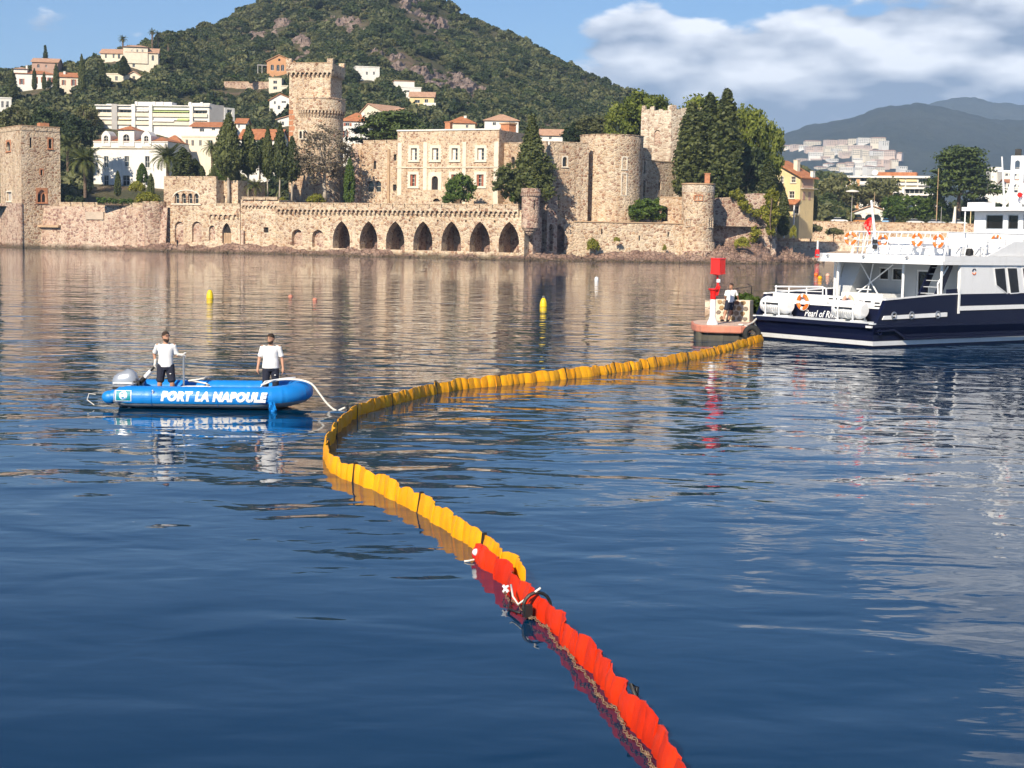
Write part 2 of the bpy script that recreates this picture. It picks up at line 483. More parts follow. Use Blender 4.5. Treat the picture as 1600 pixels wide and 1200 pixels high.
# ---------------------------------------------------------------- noise for terrain (numpy value noise)
_rng = np.random.RandomState(11)
_perm = _rng.rand(256, 256)
def vnoise(x, y):
    x = np.asarray(x, float); y = np.asarray(y, float)
    xi = np.floor(x).astype(int); yi = np.floor(y).astype(int)
    fx = x - xi; fy = y - yi
    fx = fx * fx * (3 - 2 * fx); fy = fy * fy * (3 - 2 * fy)
    g = lambda a, b: _perm[a & 255, b & 255]
    return (g(xi, yi) * (1 - fx) + g(xi + 1, yi) * fx) * (1 - fy) + (g(xi, yi + 1) * (1 - fx) + g(xi + 1, yi + 1) * fx) * fy
def fbm(x, y, o=4):
    r = 0; a = 1; t = 0
    for k in range(o):
        r = r + a * (vnoise(x * 2 ** k + 17 * k, y * 2 ** k + 31 * k) - 0.5); t += a; a *= 0.5
    return r / t * 2
def np_mesh(name, verts, faces_quads, mat, smooth=True):
    me = bpy.data.meshes.new(name)
    verts = np.asarray(verts, np.float32); q = np.asarray(faces_quads, np.int32); k = q.shape[1]
    me.vertices.add(len(verts)); me.vertices.foreach_set('co', verts.ravel())
    me.loops.add(q.size); me.loops.foreach_set('vertex_index', q.ravel())
    me.polygons.add(len(q)); me.polygons.foreach_set('loop_start', np.arange(0, q.size, k, dtype=np.int32))
    me.polygons.foreach_set('loop_total', np.full(len(q), k, np.int32))
    me.polygons.foreach_set('use_smooth', np.full(len(q), smooth))
    me.materials.append(mat); me.update(calc_edges=True); me.validate()
    return me
def grid_faces(nr, nc):
    i = np.arange(nr - 1)[:, None] * nc + np.arange(nc - 1)[None, :]
    return np.stack([i, i + 1, i + nc + 1, i + nc], -1).reshape(-1, 4)

# ---------------------------------------------------------------- the sea
def water_mat():
    t = NT('sea_water')
    geo = t.N('ShaderNodeNewGeometry')
    def vec(sc, rot=0.0, loc=(0, 0, 0)):
        m = t.N('ShaderNodeMapping'); m.inputs['Scale'].default_value = sc; m.inputs['Rotation'].default_value = (0, 0, rot)
        m.inputs['Location'].default_value = loc
        t.l.new(geo.outputs['Position'], m.inputs[0]); return m.outputs[0]
    swell = t.noise(vec((0.55, 1.0, 1), R(6)), 0.16, 1.5, 0.5)
    w1 = t.noise(vec((0.62, 1.0, 1), R(-9)), 0.75, 1.5, 0.4, 0.6)
    w2 = t.noise(vec((0.65, 1.0, 1), R(9)), 2.3, 1.5, 0.4, 0.5)
    w3 = t.noise(vec((0.55, 1.0, 1), R(-4)), 7.0, 1.0, 0.5, 0.3)
    patch = t.ramp(t.noise(vec((0.5, 1.3, 1), R(20), (5, 3, 0)), 0.05, 3, 0.55), [(0.36, (0.4,) * 3), (0.62, (1, 1, 1))])
    sy = t.N('ShaderNodeSeparateXYZ'); t.l.new(geo.outputs['Position'], sy.inputs[0])
    lee = t.N('ShaderNodeMapRange', interpolation_type='SMOOTHSTEP'); t.l.new(sy.outputs['Y'], lee.inputs['Value'])
    for k_, v_ in (('From Min', 12.0), ('From Max', 34.0), ('To Min', 0.45), ('To Max', 1.0)): lee.inputs[k_].default_value = v_
    amp = t.math('MULTIPLY', patch, lee.outputs[0])
    h = t.math('ADD', t.math('MULTIPLY', swell, 0.11), t.math('MULTIPLY', t.math('MULTIPLY', w1, 0.062), lee.outputs[0]))
    h = t.math('ADD', h, t.math('MULTIPLY', t.math('MULTIPLY', w2, 0.0155), amp))
    h = t.math('ADD', h, t.math('MULTIPLY', t.math('MULTIPLY', w3, 0.0022), amp))
    nm = t.bump(h, 1.0, 1.0)
    deep = t.noise(vec((0.6, 1, 1)), 0.05, 3, 0.5)
    c = t.ramp(deep, [(0.3, (0.0003, 0.0190, 0.054)), (0.7, (0.0006, 0.0290, 0.074))])
    return t.done(c, 0.018, nm, IOR=1.333, Specular_IOR_Level=0.34)
sea = MB().quad((-3600, -200, 0), (3600, -200, 0), (3600, 1500, 0), (-3600, 1500, 0)).build('sea', water_mat(), kind='structure')

# ---------------------------------------------------------------- hill terrain behind the castle
CREST = [(-420, 132, 560), (-200, 122, 560), (0, 116, 560), (60, 110, 560), (120, 106, 565), (200, 82, 590), (250, 66, 630), (300, 53, 680), (350, 36, 740),
         (400, 10, 780), (450, -20, 800), (520, -46, 820), (580, -55, 820), (640, -34, 820), (690, 4, 810), (720, 27, 800), (770, 50, 790),
         (830, 76, 780), (880, 101, 770), (930, 126, 760), (990, 156, 740), (1060, 190, 700), (1140, 226, 660), (1230, 262, 620), (1300, 284, 600),
         (1400, 316, 560), (1500, 330, 560), (1800, 340, 560), (2100, 345, 560)]
_ca = np.array([ray(u, v).x for u, v, d in CREST]); _ce = np.array([ray(u, v).z for u, v, d in CREST]); _cd = np.array([d for u, v, d in CREST])
def plat(a):          # platform height and where the slope starts
    a = np.asarray(a, float)
    k = np.clip((a - 0.148) / 0.03, 0, 1)
    return 9.0 * (1 - k) + 9.2 * k, 338 * (1 - k) + 398 * k
GEXP = 0.86
def terr_e(a, Y):
    zp, y0 = plat(a)
    ec = np.interp(a, _ca, _ce); dc = np.interp(a, _ca, _cd)
    e0 = (zp - CAMH) / y0
    t = np.clip((Y - y0) / (dc - y0), 0, 1)
    return e0 + (ec - e0) * t ** GEXP
def terr_z(a, Y):
    Y = np.asarray(Y, float)
    zp, y0 = plat(a); dc = np.interp(a, _ca, _cd)
    z = CAMH + Y * terr_e(a, Y)
    z = np.where(Y < y0, zp, z)
    zc = CAMH + dc * np.interp(a, _ca, _ce)
    over = np.clip((Y - dc) / 420, 0, 1)
    z = np.where(Y > dc, zc * (1 - over ** 1.3) - 4 * over, z)
    w = np.clip((Y - y0) / 60, 0, 1)
    return z + w * fbm(a * Y / 22, Y / 22, 4) * 2.6 * np.clip((Y - y0) / 250, 0.1, 1)
def ground_hit(u, v):
    """where the ray through a photo pixel meets the slope"""
    d = ray(u, v); a, e = d.x, d.z
    zp, y0 = plat(a); ec = float(np.interp(a, _ca, _ce)); dc = float(np.interp(a, _ca, _cd)); e0 = (float(zp) - CAMH) / float(y0)
    g = min(max((e - e0) / (ec - e0), 0.0), 1.0)
    Y = float(y0) + (dc - float(y0)) * g ** (1 / GEXP)
    return Vector((a * Y, Y, CAMH + e * Y))
def to_pix(X, Y, Z):
    dx, dy, dz_ = X, Y, Z - CAMH
    cx = dx * _r.x + dy * _r.y + dz_ * _r.z; cy = dx * _u.x + dy * _u.y + dz_ * _u.z; cz = dx * _f.x + dy * _f.y + dz_ * _f.z
    return 800 + FPX * cx / cz, 600 - FPX * cy / cz

def ground_mat():
    t = NT('maquis_ground'); v = t.coord('Object')
    n = t.noise(v, 0.06, 6, 0.6); f = t.noise(v, 0.7, 6, 0.7)
    c = t.ramp(n, [(0.35, (0.055, 0.062, 0.028)), (0.55, (0.10, 0.09, 0.05)), (0.7, (0.20, 0.14, 0.10))])
    c = t.mix(0.5, c, t.ramp(f, [(0.35, (0.3, 0.3, 0.3)), (0.7, (0.8, 0.78, 0.75))]), 'OVERLAY')
    return t.done(c, 0.95, t.bump(f, 0.8, 1.0), Specular_IOR_Level=0.2)
def rock_mat(name, a, b, c3, sc=0.35):
    t = NT(name); v = t.coord('Object', (1, 1, 1.6))
    n = t.noise(v, sc, 8, 0.65, 0.6); f = t.noise(v, sc * 6, 5, 0.7)
    vo = t.N('ShaderNodeTexVoronoi', feature='DISTANCE_TO_EDGE'); t.l.new(v, vo.inputs['Vector']); vo.inputs['Scale'].default_value = sc * 3
    c = t.ramp(n, [(0.3, a), (0.5, b), (0.72, c3)])
    c = t.mix(0.4, c, t.ramp(f, [(0.3, (0.25,) * 3), (0.7, (0.8,) * 3)]), 'OVERLAY')
    if sc > 0.2: c = wet(t, c, 0.15, 0.8)
    h = t.math('ADD', f, t.ramp(vo.outputs['Distance'], [(0, (0, 0, 0)), (0.08, (1, 1, 1))]))
    return t.done(c, 0.9, t.bump(h, 1.0, 0.25), Specular_IOR_Level=0.25)
M['ground'] = ground_mat()
M['rock'] = rock_mat('pink_porphyry_rock', (0.14, 0.085, 0.068), (0.30, 0.195, 0.15), (0.43, 0.31, 0.235))
M['rock_hill'] = rock_mat('hillside_rock', (0.10, 0.075, 0.06), (0.25, 0.185, 0.155), (0.38, 0.30, 0.25), 0.19)
M['sand'] = paint('beach_sand', (0.50, 0.37, 0.26), 0.95, 0.12, 0.4, bump=0.4)
M['bark'] = paint('tree_bark', (0.16, 0.11, 0.075), 0.95, 0.3, 2.5, bump=0.6)
M['bark_pale'] = paint('pale_grey_bark', (0.42, 0.36, 0.29), 0.9, 0.25, 2.5, bump=0.6)

_us = np.linspace(-440, 2080, 330)
_as = np.array([ray(u, 300).x for u in _us])
_ts = np.concatenate([np.linspace(0, 1, 110), 1 + np.linspace(0.04, 1, 14)])
vv = []
for t_ in [-0.02]:
    zp, y0 = plat(_as); Y = y0 + t_ * 300
    vv.append(np.stack([_as * Y, Y, zp + 0 * Y], -1))
for t_ in _ts:
    zp, y0 = plat(_as); dc = np.interp(_as, _ca, _cd)
    Y = y0 + (dc - y0) * t_ if t_ <= 1 else dc + (t_ - 1) * 430
    vv.append(np.stack([_as * Y, Y, terr_z(_as, Y)], -1))
vv = np.array(vv)
# bare rock is its own mesh pushed out of the slope; here only the wooded ground
me = np_mesh('hill', vv.reshape(-1, 3), grid_faces(vv.shape[0], vv.shape[1]), M['ground'])
inst('hill', me, kind='structure')

# ---------------------------------------------------------------- far mountain
def ridge(name, pts, Y, depth, mat, base=-5.0, seed=0.0, rough=60):
    us = np.linspace(pts[0][0], pts[-1][0], 260)
    vs = np.interp(us, [p[0] for p in pts], [p[1] for p in pts])
    rows = []
    K = 46
    for k in range(K):
        t = k / (K - 1)
        s = math.sin(t * math.pi / 2) ** 1.1
        row = []
        yy = Y - depth * (1 - t)
        a = np.array([ray(u, v).x for u, v in zip(us, vs)])
        zc = np.array([P(u, v, Y).z for u, v in zip(us, vs)])
        X = a * yy
        z = base + (zc - base) * s * (1 - 0.0)
        n = fbm(X / (rough * 6) + seed, yy / (rough * 6), 5) * rough * (1 - t) * min(1, t * 6)
        z = z + n + fbm(X / 40 + seed, yy / 40 + 5, 3) * 9 * min(1, t * 5)
        rows.append(np.stack([X, np.full_like(X, yy), z], -1))
    a = rows[-1].copy(); a[:, 1] += 700; a[:, 2] *= 0.5; rows.append(a)
    rows = np.array(rows)
    me = np_mesh(name, rows.reshape(-1, 3), grid_faces(rows.shape[0], rows.shape[1]), mat)
    return inst(name, me, kind='structure')
def mount_mat(name, a, b):
    t = NT(name); v = t.coord('Object')
    n = t.noise(v, 0.004, 7, 0.6); f = t.noise(v, 0.05, 6, 0.7)
    c = t.ramp(n, [(0.35, a), (0.7, b)])
    c = t.mix(0.5, c, t.ramp(f, [(0.3, (0.2,) * 3), (0.7, (0.8,) * 3)]), 'OVERLAY')
    return t.done(c, 1.0, t.bump(f, 1.0, 8.0), Specular_IOR_Level=0.1)
M['mount'] = mount_mat('forest_mountain', (0.028, 0.038, 0.026), (0.058, 0.064, 0.045))
MT1 = [(1080, 268), (1160, 238), (1225, 217), (1260, 206), (1330, 195), (1370, 178), (1410, 173), (1435, 172), (1470, 178), (1520, 190), (1560, 196), (1650, 200), (1760, 205), (1900, 220), (2100, 250)]
MT2 = [(1200, 260), (1330, 215), (1430, 178), (1440, 173), (1465, 163), (1490, 158), (1520, 157.5), (1550, 163), (1600, 169), (1680, 172), (1800, 176), (2000, 185), (2200, 200)]
ridge('mountain', MT1, 4200, 2000, M['mount'], seed=3)
ridge('mountain', MT2, 5600, 1500, M['mount'], seed=9)

# ---------------------------------------------------------------- leaves and trees
def leaf_mesh(name, C, Rr, per, size, mat, seed=0, flat=0.0, core=0.62, out=0.75, jit=(0.62, 1.06), aspect=1.4):
    """clumps (centre, radius) covered with leaf-sized faces"""
    rg = np.random.RandomState(seed)
    C = np.asarray(C, float); Rr = np.asarray(Rr, float)
    if Rr.ndim == 1: Rr = np.repeat(Rr[:, None], 3, 1)
    k = len(C); n = k * per
    d = rg.normal(size=(n, 3)); d /= np.linalg.norm(d, axis=1, keepdims=True)
    ci = np.repeat(np.arange(k), per)
    p = C[ci] + d * Rr[ci] * rg.uniform(jit[0], jit[1], (n, 1))
    nn = d * out + rg.normal(size=(n, 3)) * 0.5
    nn[:, 2] += flat
    nn /= np.linalg.norm(nn, axis=1, keepdims=True)
    ref = rg.normal(size=(n, 3))
    t1 = np.cross(nn, ref); t1 /= np.linalg.norm(t1, axis=1, keepdims=True); t2 = np.cross(nn, t1)
    s = size * rg.uniform(0.6, 1.35, (n, 1)) * 0.5
    a = t1 * s * aspect; b = t2 * s
    V = np.stack([p - a, p - b * 0.9, p + a, p + b], 1).reshape(-1, 3)
    F = np.arange(4 * n).reshape(-1, 4)
    if core:  # hidden solid core added inside each clump to block light and see-through gaps
        o = np.array([(1, 0, 0), (0, 1, 0), (-1, 0, 0), (0, -1, 0), (0, 0, 1), (0, 0, -1)], float)
        cf = np.array([(0, 1, 4, 4), (1, 2, 4, 4), (2, 3, 4, 4), (3, 0, 4, 4), (1, 0, 5, 5), (2, 1, 5, 5), (3, 2, 5, 5), (0, 3, 5, 5)])
        cv = (C[:, None, :] + o[None] * Rr[:, None, :] * core)
        base = len(V)
        tri = (np.arange(k)[:, None, None] * 6 + cf[None]).reshape(-1, 4) + base
        me = bpy.data.meshes.new(name)
        V = np.concatenate([V, cv.reshape(-1, 3)])
        faces = [tuple(f) for f in F.tolist()] + [tuple(f[:3]) for f in tri.tolist()]
        me.from_pydata(V.tolist(), [], faces); me.materials.append(mat); me.update()
        return me
    return np_mesh(name, V, F, mat, False)

M['lf_cyp'] = leafmat('cypress_leaves', (0.036, 0.052, 0.016), (0.125, 0.140, 0.046), 0.15, 0.5)
M['lf_dark'] = leafmat('dark_evergreen_leaves', (0.022, 0.038, 0.014), (0.080, 0.105, 0.036), 0.15, 0.4, 0.4)
M['lf_wood'] = leafmat('maquis_leaves', (0.036, 0.052, 0.021), (0.155, 0.165, 0.072), 0.15, 0.12, 0.6)
M['lf_pine'] = leafmat('bright_pine_needles', (0.085, 0.115, 0.018), (0.23, 0.26, 0.045), 0.25, 0.35)
M['lf_green'] = leafmat('fresh_green_leaves', (0.045, 0.085, 0.015), (0.13, 0.19, 0.035), 0.25, 0.6)
M['lf_olive'] = leafmat('olive_leaves', (0.075, 0.085, 0.032), (0.20, 0.20, 0.085), 0.2, 0.4)
M['lf_yel'] = leafmat('yellow_green_ivy', (0.16, 0.17, 0.02), (0.36, 0.34, 0.05), 0.25, 0.6)
M['lf_dry'] = leafmat('dry_grey_twigs', (0.12, 0.10, 0.068), (0.30, 0.245, 0.165), 0.1, 0.4)
M['lf_cedar'] = leafmat('cedar_needles', (0.022, 0.042, 0.014), (0.10, 0.135, 0.035), 0.15, 0.3)
M['lf_palm'] = leafmat('palm_fronds', (0.05, 0.07, 0.02), (0.19, 0.20, 0.06), 0.2, 0.5)

def spindle(h, r, n, rc, seed, z0=0.0, shape='flame', lump=0.15):
    rg = np.random.RandomState(seed); C, Q = [], []
    for i in range(n):
        t = (i + rg.rand()) / n
        if shape == 'flame': rr = r * min(1, ((t + 0.05) / 0.26) ** 0.55) * max(0.03, min(1, 1.22 * (1 - t) ** 0.66))
        elif shape == 'column': rr = r * min(1.0, (t + 0.08) * 6) * (1 - t ** 3.2) ** 0.75
        elif shape == 'cone': rr = r * (1 - t) ** 0.85
        else: rr = r
        a = i * 2.39996 + rg.uniform(-0.4, 0.4)
        k = rc * rg.uniform(0.7, 1.2) * (0.45 + 0.55 * rr / r)
        q = max(0, rr - k * 0.75) * rg.uniform(0.85, 1 + lump)
        C.append((q * math.cos(a), q * math.sin(a), z0 + t * h)); Q.append((k, k, k * 1.35))
    return C, Q
def dome(rx, ry, rz, n, rc, seed, z0=0.0, low=-0.15):
    rg = np.random.RandomState(seed); C, Q = [], []
    while len(C) < n:
        d = rg.normal(size=3); d /= np.linalg.norm(d)
        if d[2] < low: continue
        k = rc * rg.uniform(0.65, 1.25); s = rg.uniform(0.72, 1.02)
        C.append(((rx - k * 0.6) * d[0] * s, (ry - k * 0.6) * d[1] * s, z0 + (rz - k * 0.6) * d[2] * s)); Q.append((k, k, k * 0.8))
    return C, Q
def trunk_mesh(name, h, r, mat, limbs=(), lean=0.0, n=8):
    mb = MB(); path = [(lean * (i / 6) ** 1.3 + 0.06 * math.sin(i * 2.1) * r * 3, 0.05 * math.sin(i * 1.7), h * i / 6) for i in range(7)]
    mb.tube(path, [r * (1.25 if i == 0 else 1 - 0.5 * i / 6) for i in range(7)], n)
    for (z, dx, dy, dz2, rr) in limbs:
        b = Vector((lean * (z / h) ** 1.3, 0, z))
        mb.tube([b, b + Vector((dx * 0.5, dy * 0.5, dz2 * 0.62)), b + Vector((dx, dy, dz2))], [rr, rr * 0.75, rr * 0.3], 6)
    return mb.mesh(name, mat, True)
def limbs_for(C, h, k=9, r=0.10, seed=0):
    rg = np.random.RandomState(seed); out = []
    idx = rg.choice(len(C), min(k, len(C)), replace=False)
    for i in idx:
        z = min(h * rg.uniform(0.55, 0.95), max(0.3, C[i][2] - 0.4))
        out.append((z, C[i][0], C[i][1], max(0.3, C[i][2] - z), r))
    return out

TREE_KINDS = {}
def kind_cyp_column(seed, h=15.0, r=1.9):
    C, Q = spindle(h * 0.97, r, 150, 0.85, seed, h * 0.03, 'column')
    return [trunk_mesh('trunk', h * 0.5, 0.22, M['bark']), leaf_mesh('crown', C, Q, 34, 0.36, M['lf_cyp'], seed, core=0.7)]
def kind_cyp_flame(seed, h=13.0, r=2.7, bare=0.36):
    C, Q = spindle(h * (1 - bare), r, 140, 1.0, seed, h * bare, 'flame')
    return [trunk_mesh('trunk', h * 0.75, 0.26, M['bark_pale'], [(h * bare * 0.55, 0.45, 0.2, h * 0.32, 0.13), (h * bare * 0.5, -0.35, 0.1, h * 0.34, 0.12)]),
            leaf_mesh('crown', C, Q, 36, 0.36, M['lf_cyp'], seed, core=0.7)]
def kind_round(seed, rx=3, ry=3, rz=2.6, h=4.0, leaf='lf_dark', n=60, rc=0.95, per=40, size=0.36, bark='bark', low=-0.45, core=0.6):
    C, Q = dome(rx, ry, rz, n, rc, seed, h, low)
    return [trunk_mesh('trunk', h, max(0.12, rx * 0.07), M[bark], limbs_for(C, h, 7, rx * 0.035, seed)), leaf_mesh('crown', C, Q, per, size, M[leaf], seed, core=core)]
def kind_layers(seed, h=10, r=6, leaf='lf_cedar', n=70, droop=0.1):
    rg = np.random.RandomState(seed); C, Q = [], []
    for i in range(n):
        t = i / n; z = h * (0.35 + 0.62 * t); rr = r * (1 - t * 0.75) ** 0.8
        a = i * 2.39996; q = rr * math.sqrt(rg.uniform(0.1, 1))
        C.append((q * math.cos(a), q * math.sin(a), z - droop * q + rg.uniform(-0.3, 0.3))); k = rg.uniform(0.8, 1.5) * r / 6
        Q.append((k * 1.5, k * 1.5, k * 0.42))
    return [trunk_mesh('trunk', h * 0.85, 0.35, M['bark'], limbs_for(C, h * 0.8, 16, 0.14, seed)), leaf_mesh('crown', C, Q, 46, 0.36, M[leaf], seed, flat=0.5, core=0.6)]
def put_tree(name, label, category, meshes, base, sc=1.0, sxy=None, rz=0.0, group=None):
    o = thing(name, label, category, Matrix.Translation(base) @ Matrix.Rotation(rz, 4, 'Z') @ Matrix.Diagonal((sxy or sc, sxy or sc, sc, 1)), group)
    inst('trunk', meshes[0], o); inst('crown', meshes[1], o)
    return o
# ---------------------------------------------------------------- castle helpers
def merlons(parent, x0, x1, z0, z1, pitch, gap, y0, y1, mat, fn=None):
    n = max(1, round((x1 - x0) / pitch)); p = (x1 - x0) / n
    me = MB()
    w = p - gap
    me.box(0, w, 0, y1 - y0, 0, z1 - z0)
    me.box(-0.04, w + 0.04, -0.06, y1 - y0 + 0.06, z1 - z0 + 0.002, z1 - z0 + 0.16)
    me = me.mesh('merlon', mat)
    for i in range(n): inst('merlon', me, parent, Matrix.Translation((x0 + i * p + gap / 2, y0, z0)))
def corbel_band(parent, x0, x1, zb, zt, pitch, y, depth, mat, hc=None, name='corbel_table'):
    """projecting band carried on little round arches"""
    n = max(1, round((x1 - x0) / pitch)); p = (x1 - x0) / n
    hc = hc or p * 0.62
    ops = [(x0 + i * p + p * 0.16, x0 + (i + 1) * p - p * 0.16, zb, zb + hc, 'round') for i in range(n)]
    mb = MB().wall(x0, x1, zb, zt, ops, y - depth, depth)
    mb.quad((x0, y - depth, zt), (x1, y - depth, zt), (x1, y, zt), (x0, y, zt))
    mb.quad((x0, y - depth, zb), (x0, y - depth, zt), (x0, y, zt), (x0, y, zb)); mb.quad((x1, y - depth, zb), (x1, y - depth, zt), (x1, y, zt), (x1, y, zb))
    for i in range(n):
        for a, b in ((x0 + i * p, x0 + i * p + p * 0.16), (x0 + (i + 1) * p - p * 0.16, x0 + (i + 1) * p)):
            mb.quad((a, y - depth, zb), (b, y - depth, zb), (b, y, zb - depth * 0.9), (a, y, zb - depth * 0.9))
    return mb.build(name, mat, parent)
def window(parent, o, y, mat_frame, mat_pane=None, mull=(1, 1), bar=0.07, sill=None, name='window'):
    """pane set back in an opening, with a frame and glazing bars"""
    a, b, c, d = o[:4]; kind = o[4] if len(o) > 4 else None
    fr = MB(); t = bar
    fr.box(a, a + t, y - 0.06, y, c, d - (0 if not kind else (b - a) * 0.3)); fr.box(b - t, b, y - 0.06, y, c, d - (0 if not kind else (b - a) * 0.3))
    fr.box(a + t, b - t, y - 0.06, y, c, c + t)
    if not kind: fr.box(a + t, b - t, y - 0.06, y, d - t, d)
    for i in range(1, mull[0] + 1):
        x = a + (b - a) * i / (mull[0] + 1); fr.box(x - t / 2, x + t / 2, y - 0.05, y - 0.003, c + t, d - t - (0 if not kind else (b - a) * 0.05))
    for j in range(1, mull[1] + 1):
        z = c + (d - c) * j / (mull[1] + 1); fr.box(a + t, b - t, y - 0.045, y - 0.005, z - t / 2, z + t / 2)
    w = fr.build(name, mat_frame, parent)
    MB().pane(o, y + 0.01).build('pane', mat_pane or M['glass'], w)
    return w
def surround(parent, o, y, mat, w=0.4, proud=0.09, toothed=False, sill=True, name='window_surround', deep=0.0):
    a, b, c, d = o[:4]; kind = o[4] if len(o) > 4 else None
    mb = MB(); e = w
    st = len(mb.v)
    mb.wall(a - e, b + e, c - (0.0 if not sill else e * 0.5), d + e, [(a, b, c, d) + tuple(o[4:])], y - proud, proud + deep)
    mb.quad((a - e, y - proud, c - e * .5), (a - e, y, c - e * .5), (a - e, y, d + e), (a - e, y - proud, d + e))
    mb.quad((b + e, y - proud, c - e * .5), (b + e, y - proud, d + e), (b + e, y, d + e), (b + e, y, c - e * .5))
    mb.quad((a - e, y - proud, d + e), (b + e, y - proud, d + e), (b + e, y, d + e), (a - e, y, d + e))
    if toothed:
        k = int((d - c) / 0.55)
        for i in range(k):
            z = c + (i + 0.25) * (d - c) / k
            mb.box(a - e - 0.22, a - e + 0.01, y - proud * 0.8, y, z, z + 0.28); mb.box(b + e - 0.01, b + e + 0.22, y - proud * 0.8, y, z, z + 0.28)
    if sill: mb.box(a - e - 0.1, b + e + 0.1, y - proud - 0.16, y, c - e * 0.5 - 0.14, c - e * 0.5 - 0.002)
    return mb.build(name, mat, parent)
def block(parent, x0, x1, y0, y1, z0, z1, ops, mat, rev=0.4, name='wall', back=True, panes=True, batter=0.0):
    mb = MB().wall(x0, x1, z0, z1, ops, y0, rev); mb.shell(x0, x1, y0, y1, z0, z1)
    return mb.build(name, mat, parent)

# ---------------------------------------------------------------- arcaded sea wall
FA = UF(435, 296, 820, 272)
X = lambda u: FA.px(u, 0, 360)
ar = thing('arcade_wall', 'long stone sea wall with seven tall pointed arches at the waterline', 'wall', FA.M)
arch_u = [(520, 547), (562, 590), (603, 632), (646, 676), (690, 720.5), (734, 766), (779.5, 811.5)]
ops = []
for (a, b) in arch_u:
    xa, xb = X(a), X(b); m = (a + b) / 2
    ops.append((xa, xb, FA.pz(m, 388 + (m - 533) * 0.026), FA.pz(m, 345 + (m - 533) * 0.005), 'point', (xb - xa) * 0.95))
small = [(FA.px(456), FA.px(473), FA.pz(464, 384), FA.pz(464, 358), 'round'), (FA.px(488), FA.px(506), FA.pz(497, 386), FA.pz(497, 359), 'round')]
zt = FA.pz(620, 319); zc = FA.pz(620, 329)
mb = MB().wall(0, FA.L, -1.0, zc + 0.3, ops + small, 0, 2.0, xc=[FA.L * i / 12 for i in range(1, 12)])
mb.quad((0, 0, zc + .3), (FA.L, 0, zc + .3), (FA.L, 3, zc + .3), (0, 3, zc + .3))
mb.quad((FA.L, 0, -1), (FA.L, 6, -1), (FA.L, 6, zc + .3), (FA.L, 0, zc + .3))
mb.build('wall', M['stone'], ar)
for o in small: MB().pane(o, 0.85).build('blind_arch_back', M['stone_pink'], ar)
ch = MB()
xa, xb = ops[0][0] - 1.5, ops[-1][1] + 1.2
ch.quad((xa, 5.5, -1), (xb, 5.5, -1), (xb, 5.5, 8), (xa, 5.5, 8)); ch.quad((xa, 2.0, 7.6), (xb, 2.0, 7.6), (xb, 5.5, 7.6), (xa, 5.5, 7.6))
ch.quad((xa, 2, 0.8), (xb, 2, 0.8), (xb, 5.5, 0.8), (xa, 5.5, 0.8))
for i in range(len(ops) + 1):
    x = xa if i == 0 else (xb if i == len(ops) else (ops[i - 1][1] + ops[i][0]) / 2)
    ch.box(x - 0.5, x + 0.5, 2.01, 5.5, -1, 8)
ch.build('chamber', M['stone_pink'], ar)
corbel_band(ar, 0, FA.L - 1.0, FA.pz(620, 334), FA.pz(620, 325), 1.0, 0, 0.55, M['stone'])
pr = MB().box(0, FA.L - 1, -0.55, 0.1, FA.pz(620, 325) + 0.002, zt - 0.62); pr.build('parapet', M['stone'], ar)
merlons(ar, 0, FA.L - 1.0, zt - 0.618, zt, 2.55, 0.16, -0.55, 0.05, M['stone'])
for u in (449, 481, 515, 640, 684, 728, 773):     # round drain holes
    x, z = FA.pix(u, 342 + (u - 449) * 0.012)
    MB().lathe([(0.20, -0.06), (0.28, -0.06), (0.28, 0.02), (0.20, 0.02)], 10, cap=False).build('drain_ring', M['coping'], ar, M=Matrix.Translation((x, 0, z)) @ Matrix.Rotation(R(90), 4, 'X'))
    MB().lathe([(0.01, 0.02), (0.2, 0.02)], 10, cap=False).build('drain_hole', M['dark'], ar, M=Matrix.Translation((x, 0, z)) @ Matrix.Rotation(R(90), 4, 'X'))
# low plinth wall in front of each arch
for i, o in enumerate(ops):
    MB().box(o[0] + 0.05, o[1] - 0.05, 0.5, 1.6, -0.5, 0.75 + 0.2 * (i % 2)).build('sill_wall', M['stone_pink'], ar)

def boulder(rx, ry, rz, seed, n=16, m=11):
    mb = MB().sphere((0, 0, 0), 1.0, n, m); rg = random.Random(seed); V = []
    for (x, y, z) in mb.v:
        k = 1 + .32 * float(fbm(x * 1.3 + seed, z * 1.3 + y, 3)); V.append((x * rx * k, y * ry * k, z * rz * k))
    mb.v = V; return mb
for i, o in enumerate(ops):
    boulder(1.0 + .3 * (i % 3), .9, 1.0 + .35 * ((i * 2) % 3), i * 5.1).build('boulder', M['rock'], ar, M=Matrix.Translation((o[1] - .75 - .2 * (i % 2), 2.5, 1.4)))
# corner turret hung on the sea wall
c = P(829, 330, 270.5); tz = lambda v: P(829, v, 269).z
tt = thing('corner_turret', 'small round corbelled turret at the right end of the arched sea wall', 'turret', at(c.x, c.y, 0))
r = 14 * 270 / 2400
MB().lathe([(r * 0.25, tz(368)), (r * 0.55, tz(364)), (r * 0.55, tz(363)), (r * 0.8, tz(360)), (r * 0.8, tz(359)), (r, tz(356)), (r, tz(301)), (r * 1.08, tz(300)), (r * 1.08, tz(294)), (r * 0.3, tz(293.5))], 28).build('wall', M['stone_pink'], tt, 30)
me = MB().box(-0.14, 0.14, -0.22, 0, 0, 0.55).mesh('corbel', M['stone_pink'])
for i in range(16):
    a_ = math.pi + math.pi * (i - 1) / 14
    inst('corbel', me, tt, Matrix.Translation((math.cos(a_) * r, math.sin(a_) * r, tz(306))) @ Matrix.Rotation(a_ + math.pi / 2, 4, 'Z'))
MB().box(-0.1, 0.1, -r - 0.015, -r + 0.2, tz(328), tz(312)).build('arrow_slit', M['dark'], tt, M=Matrix.Rotation(R(22), 4, 'Z'))

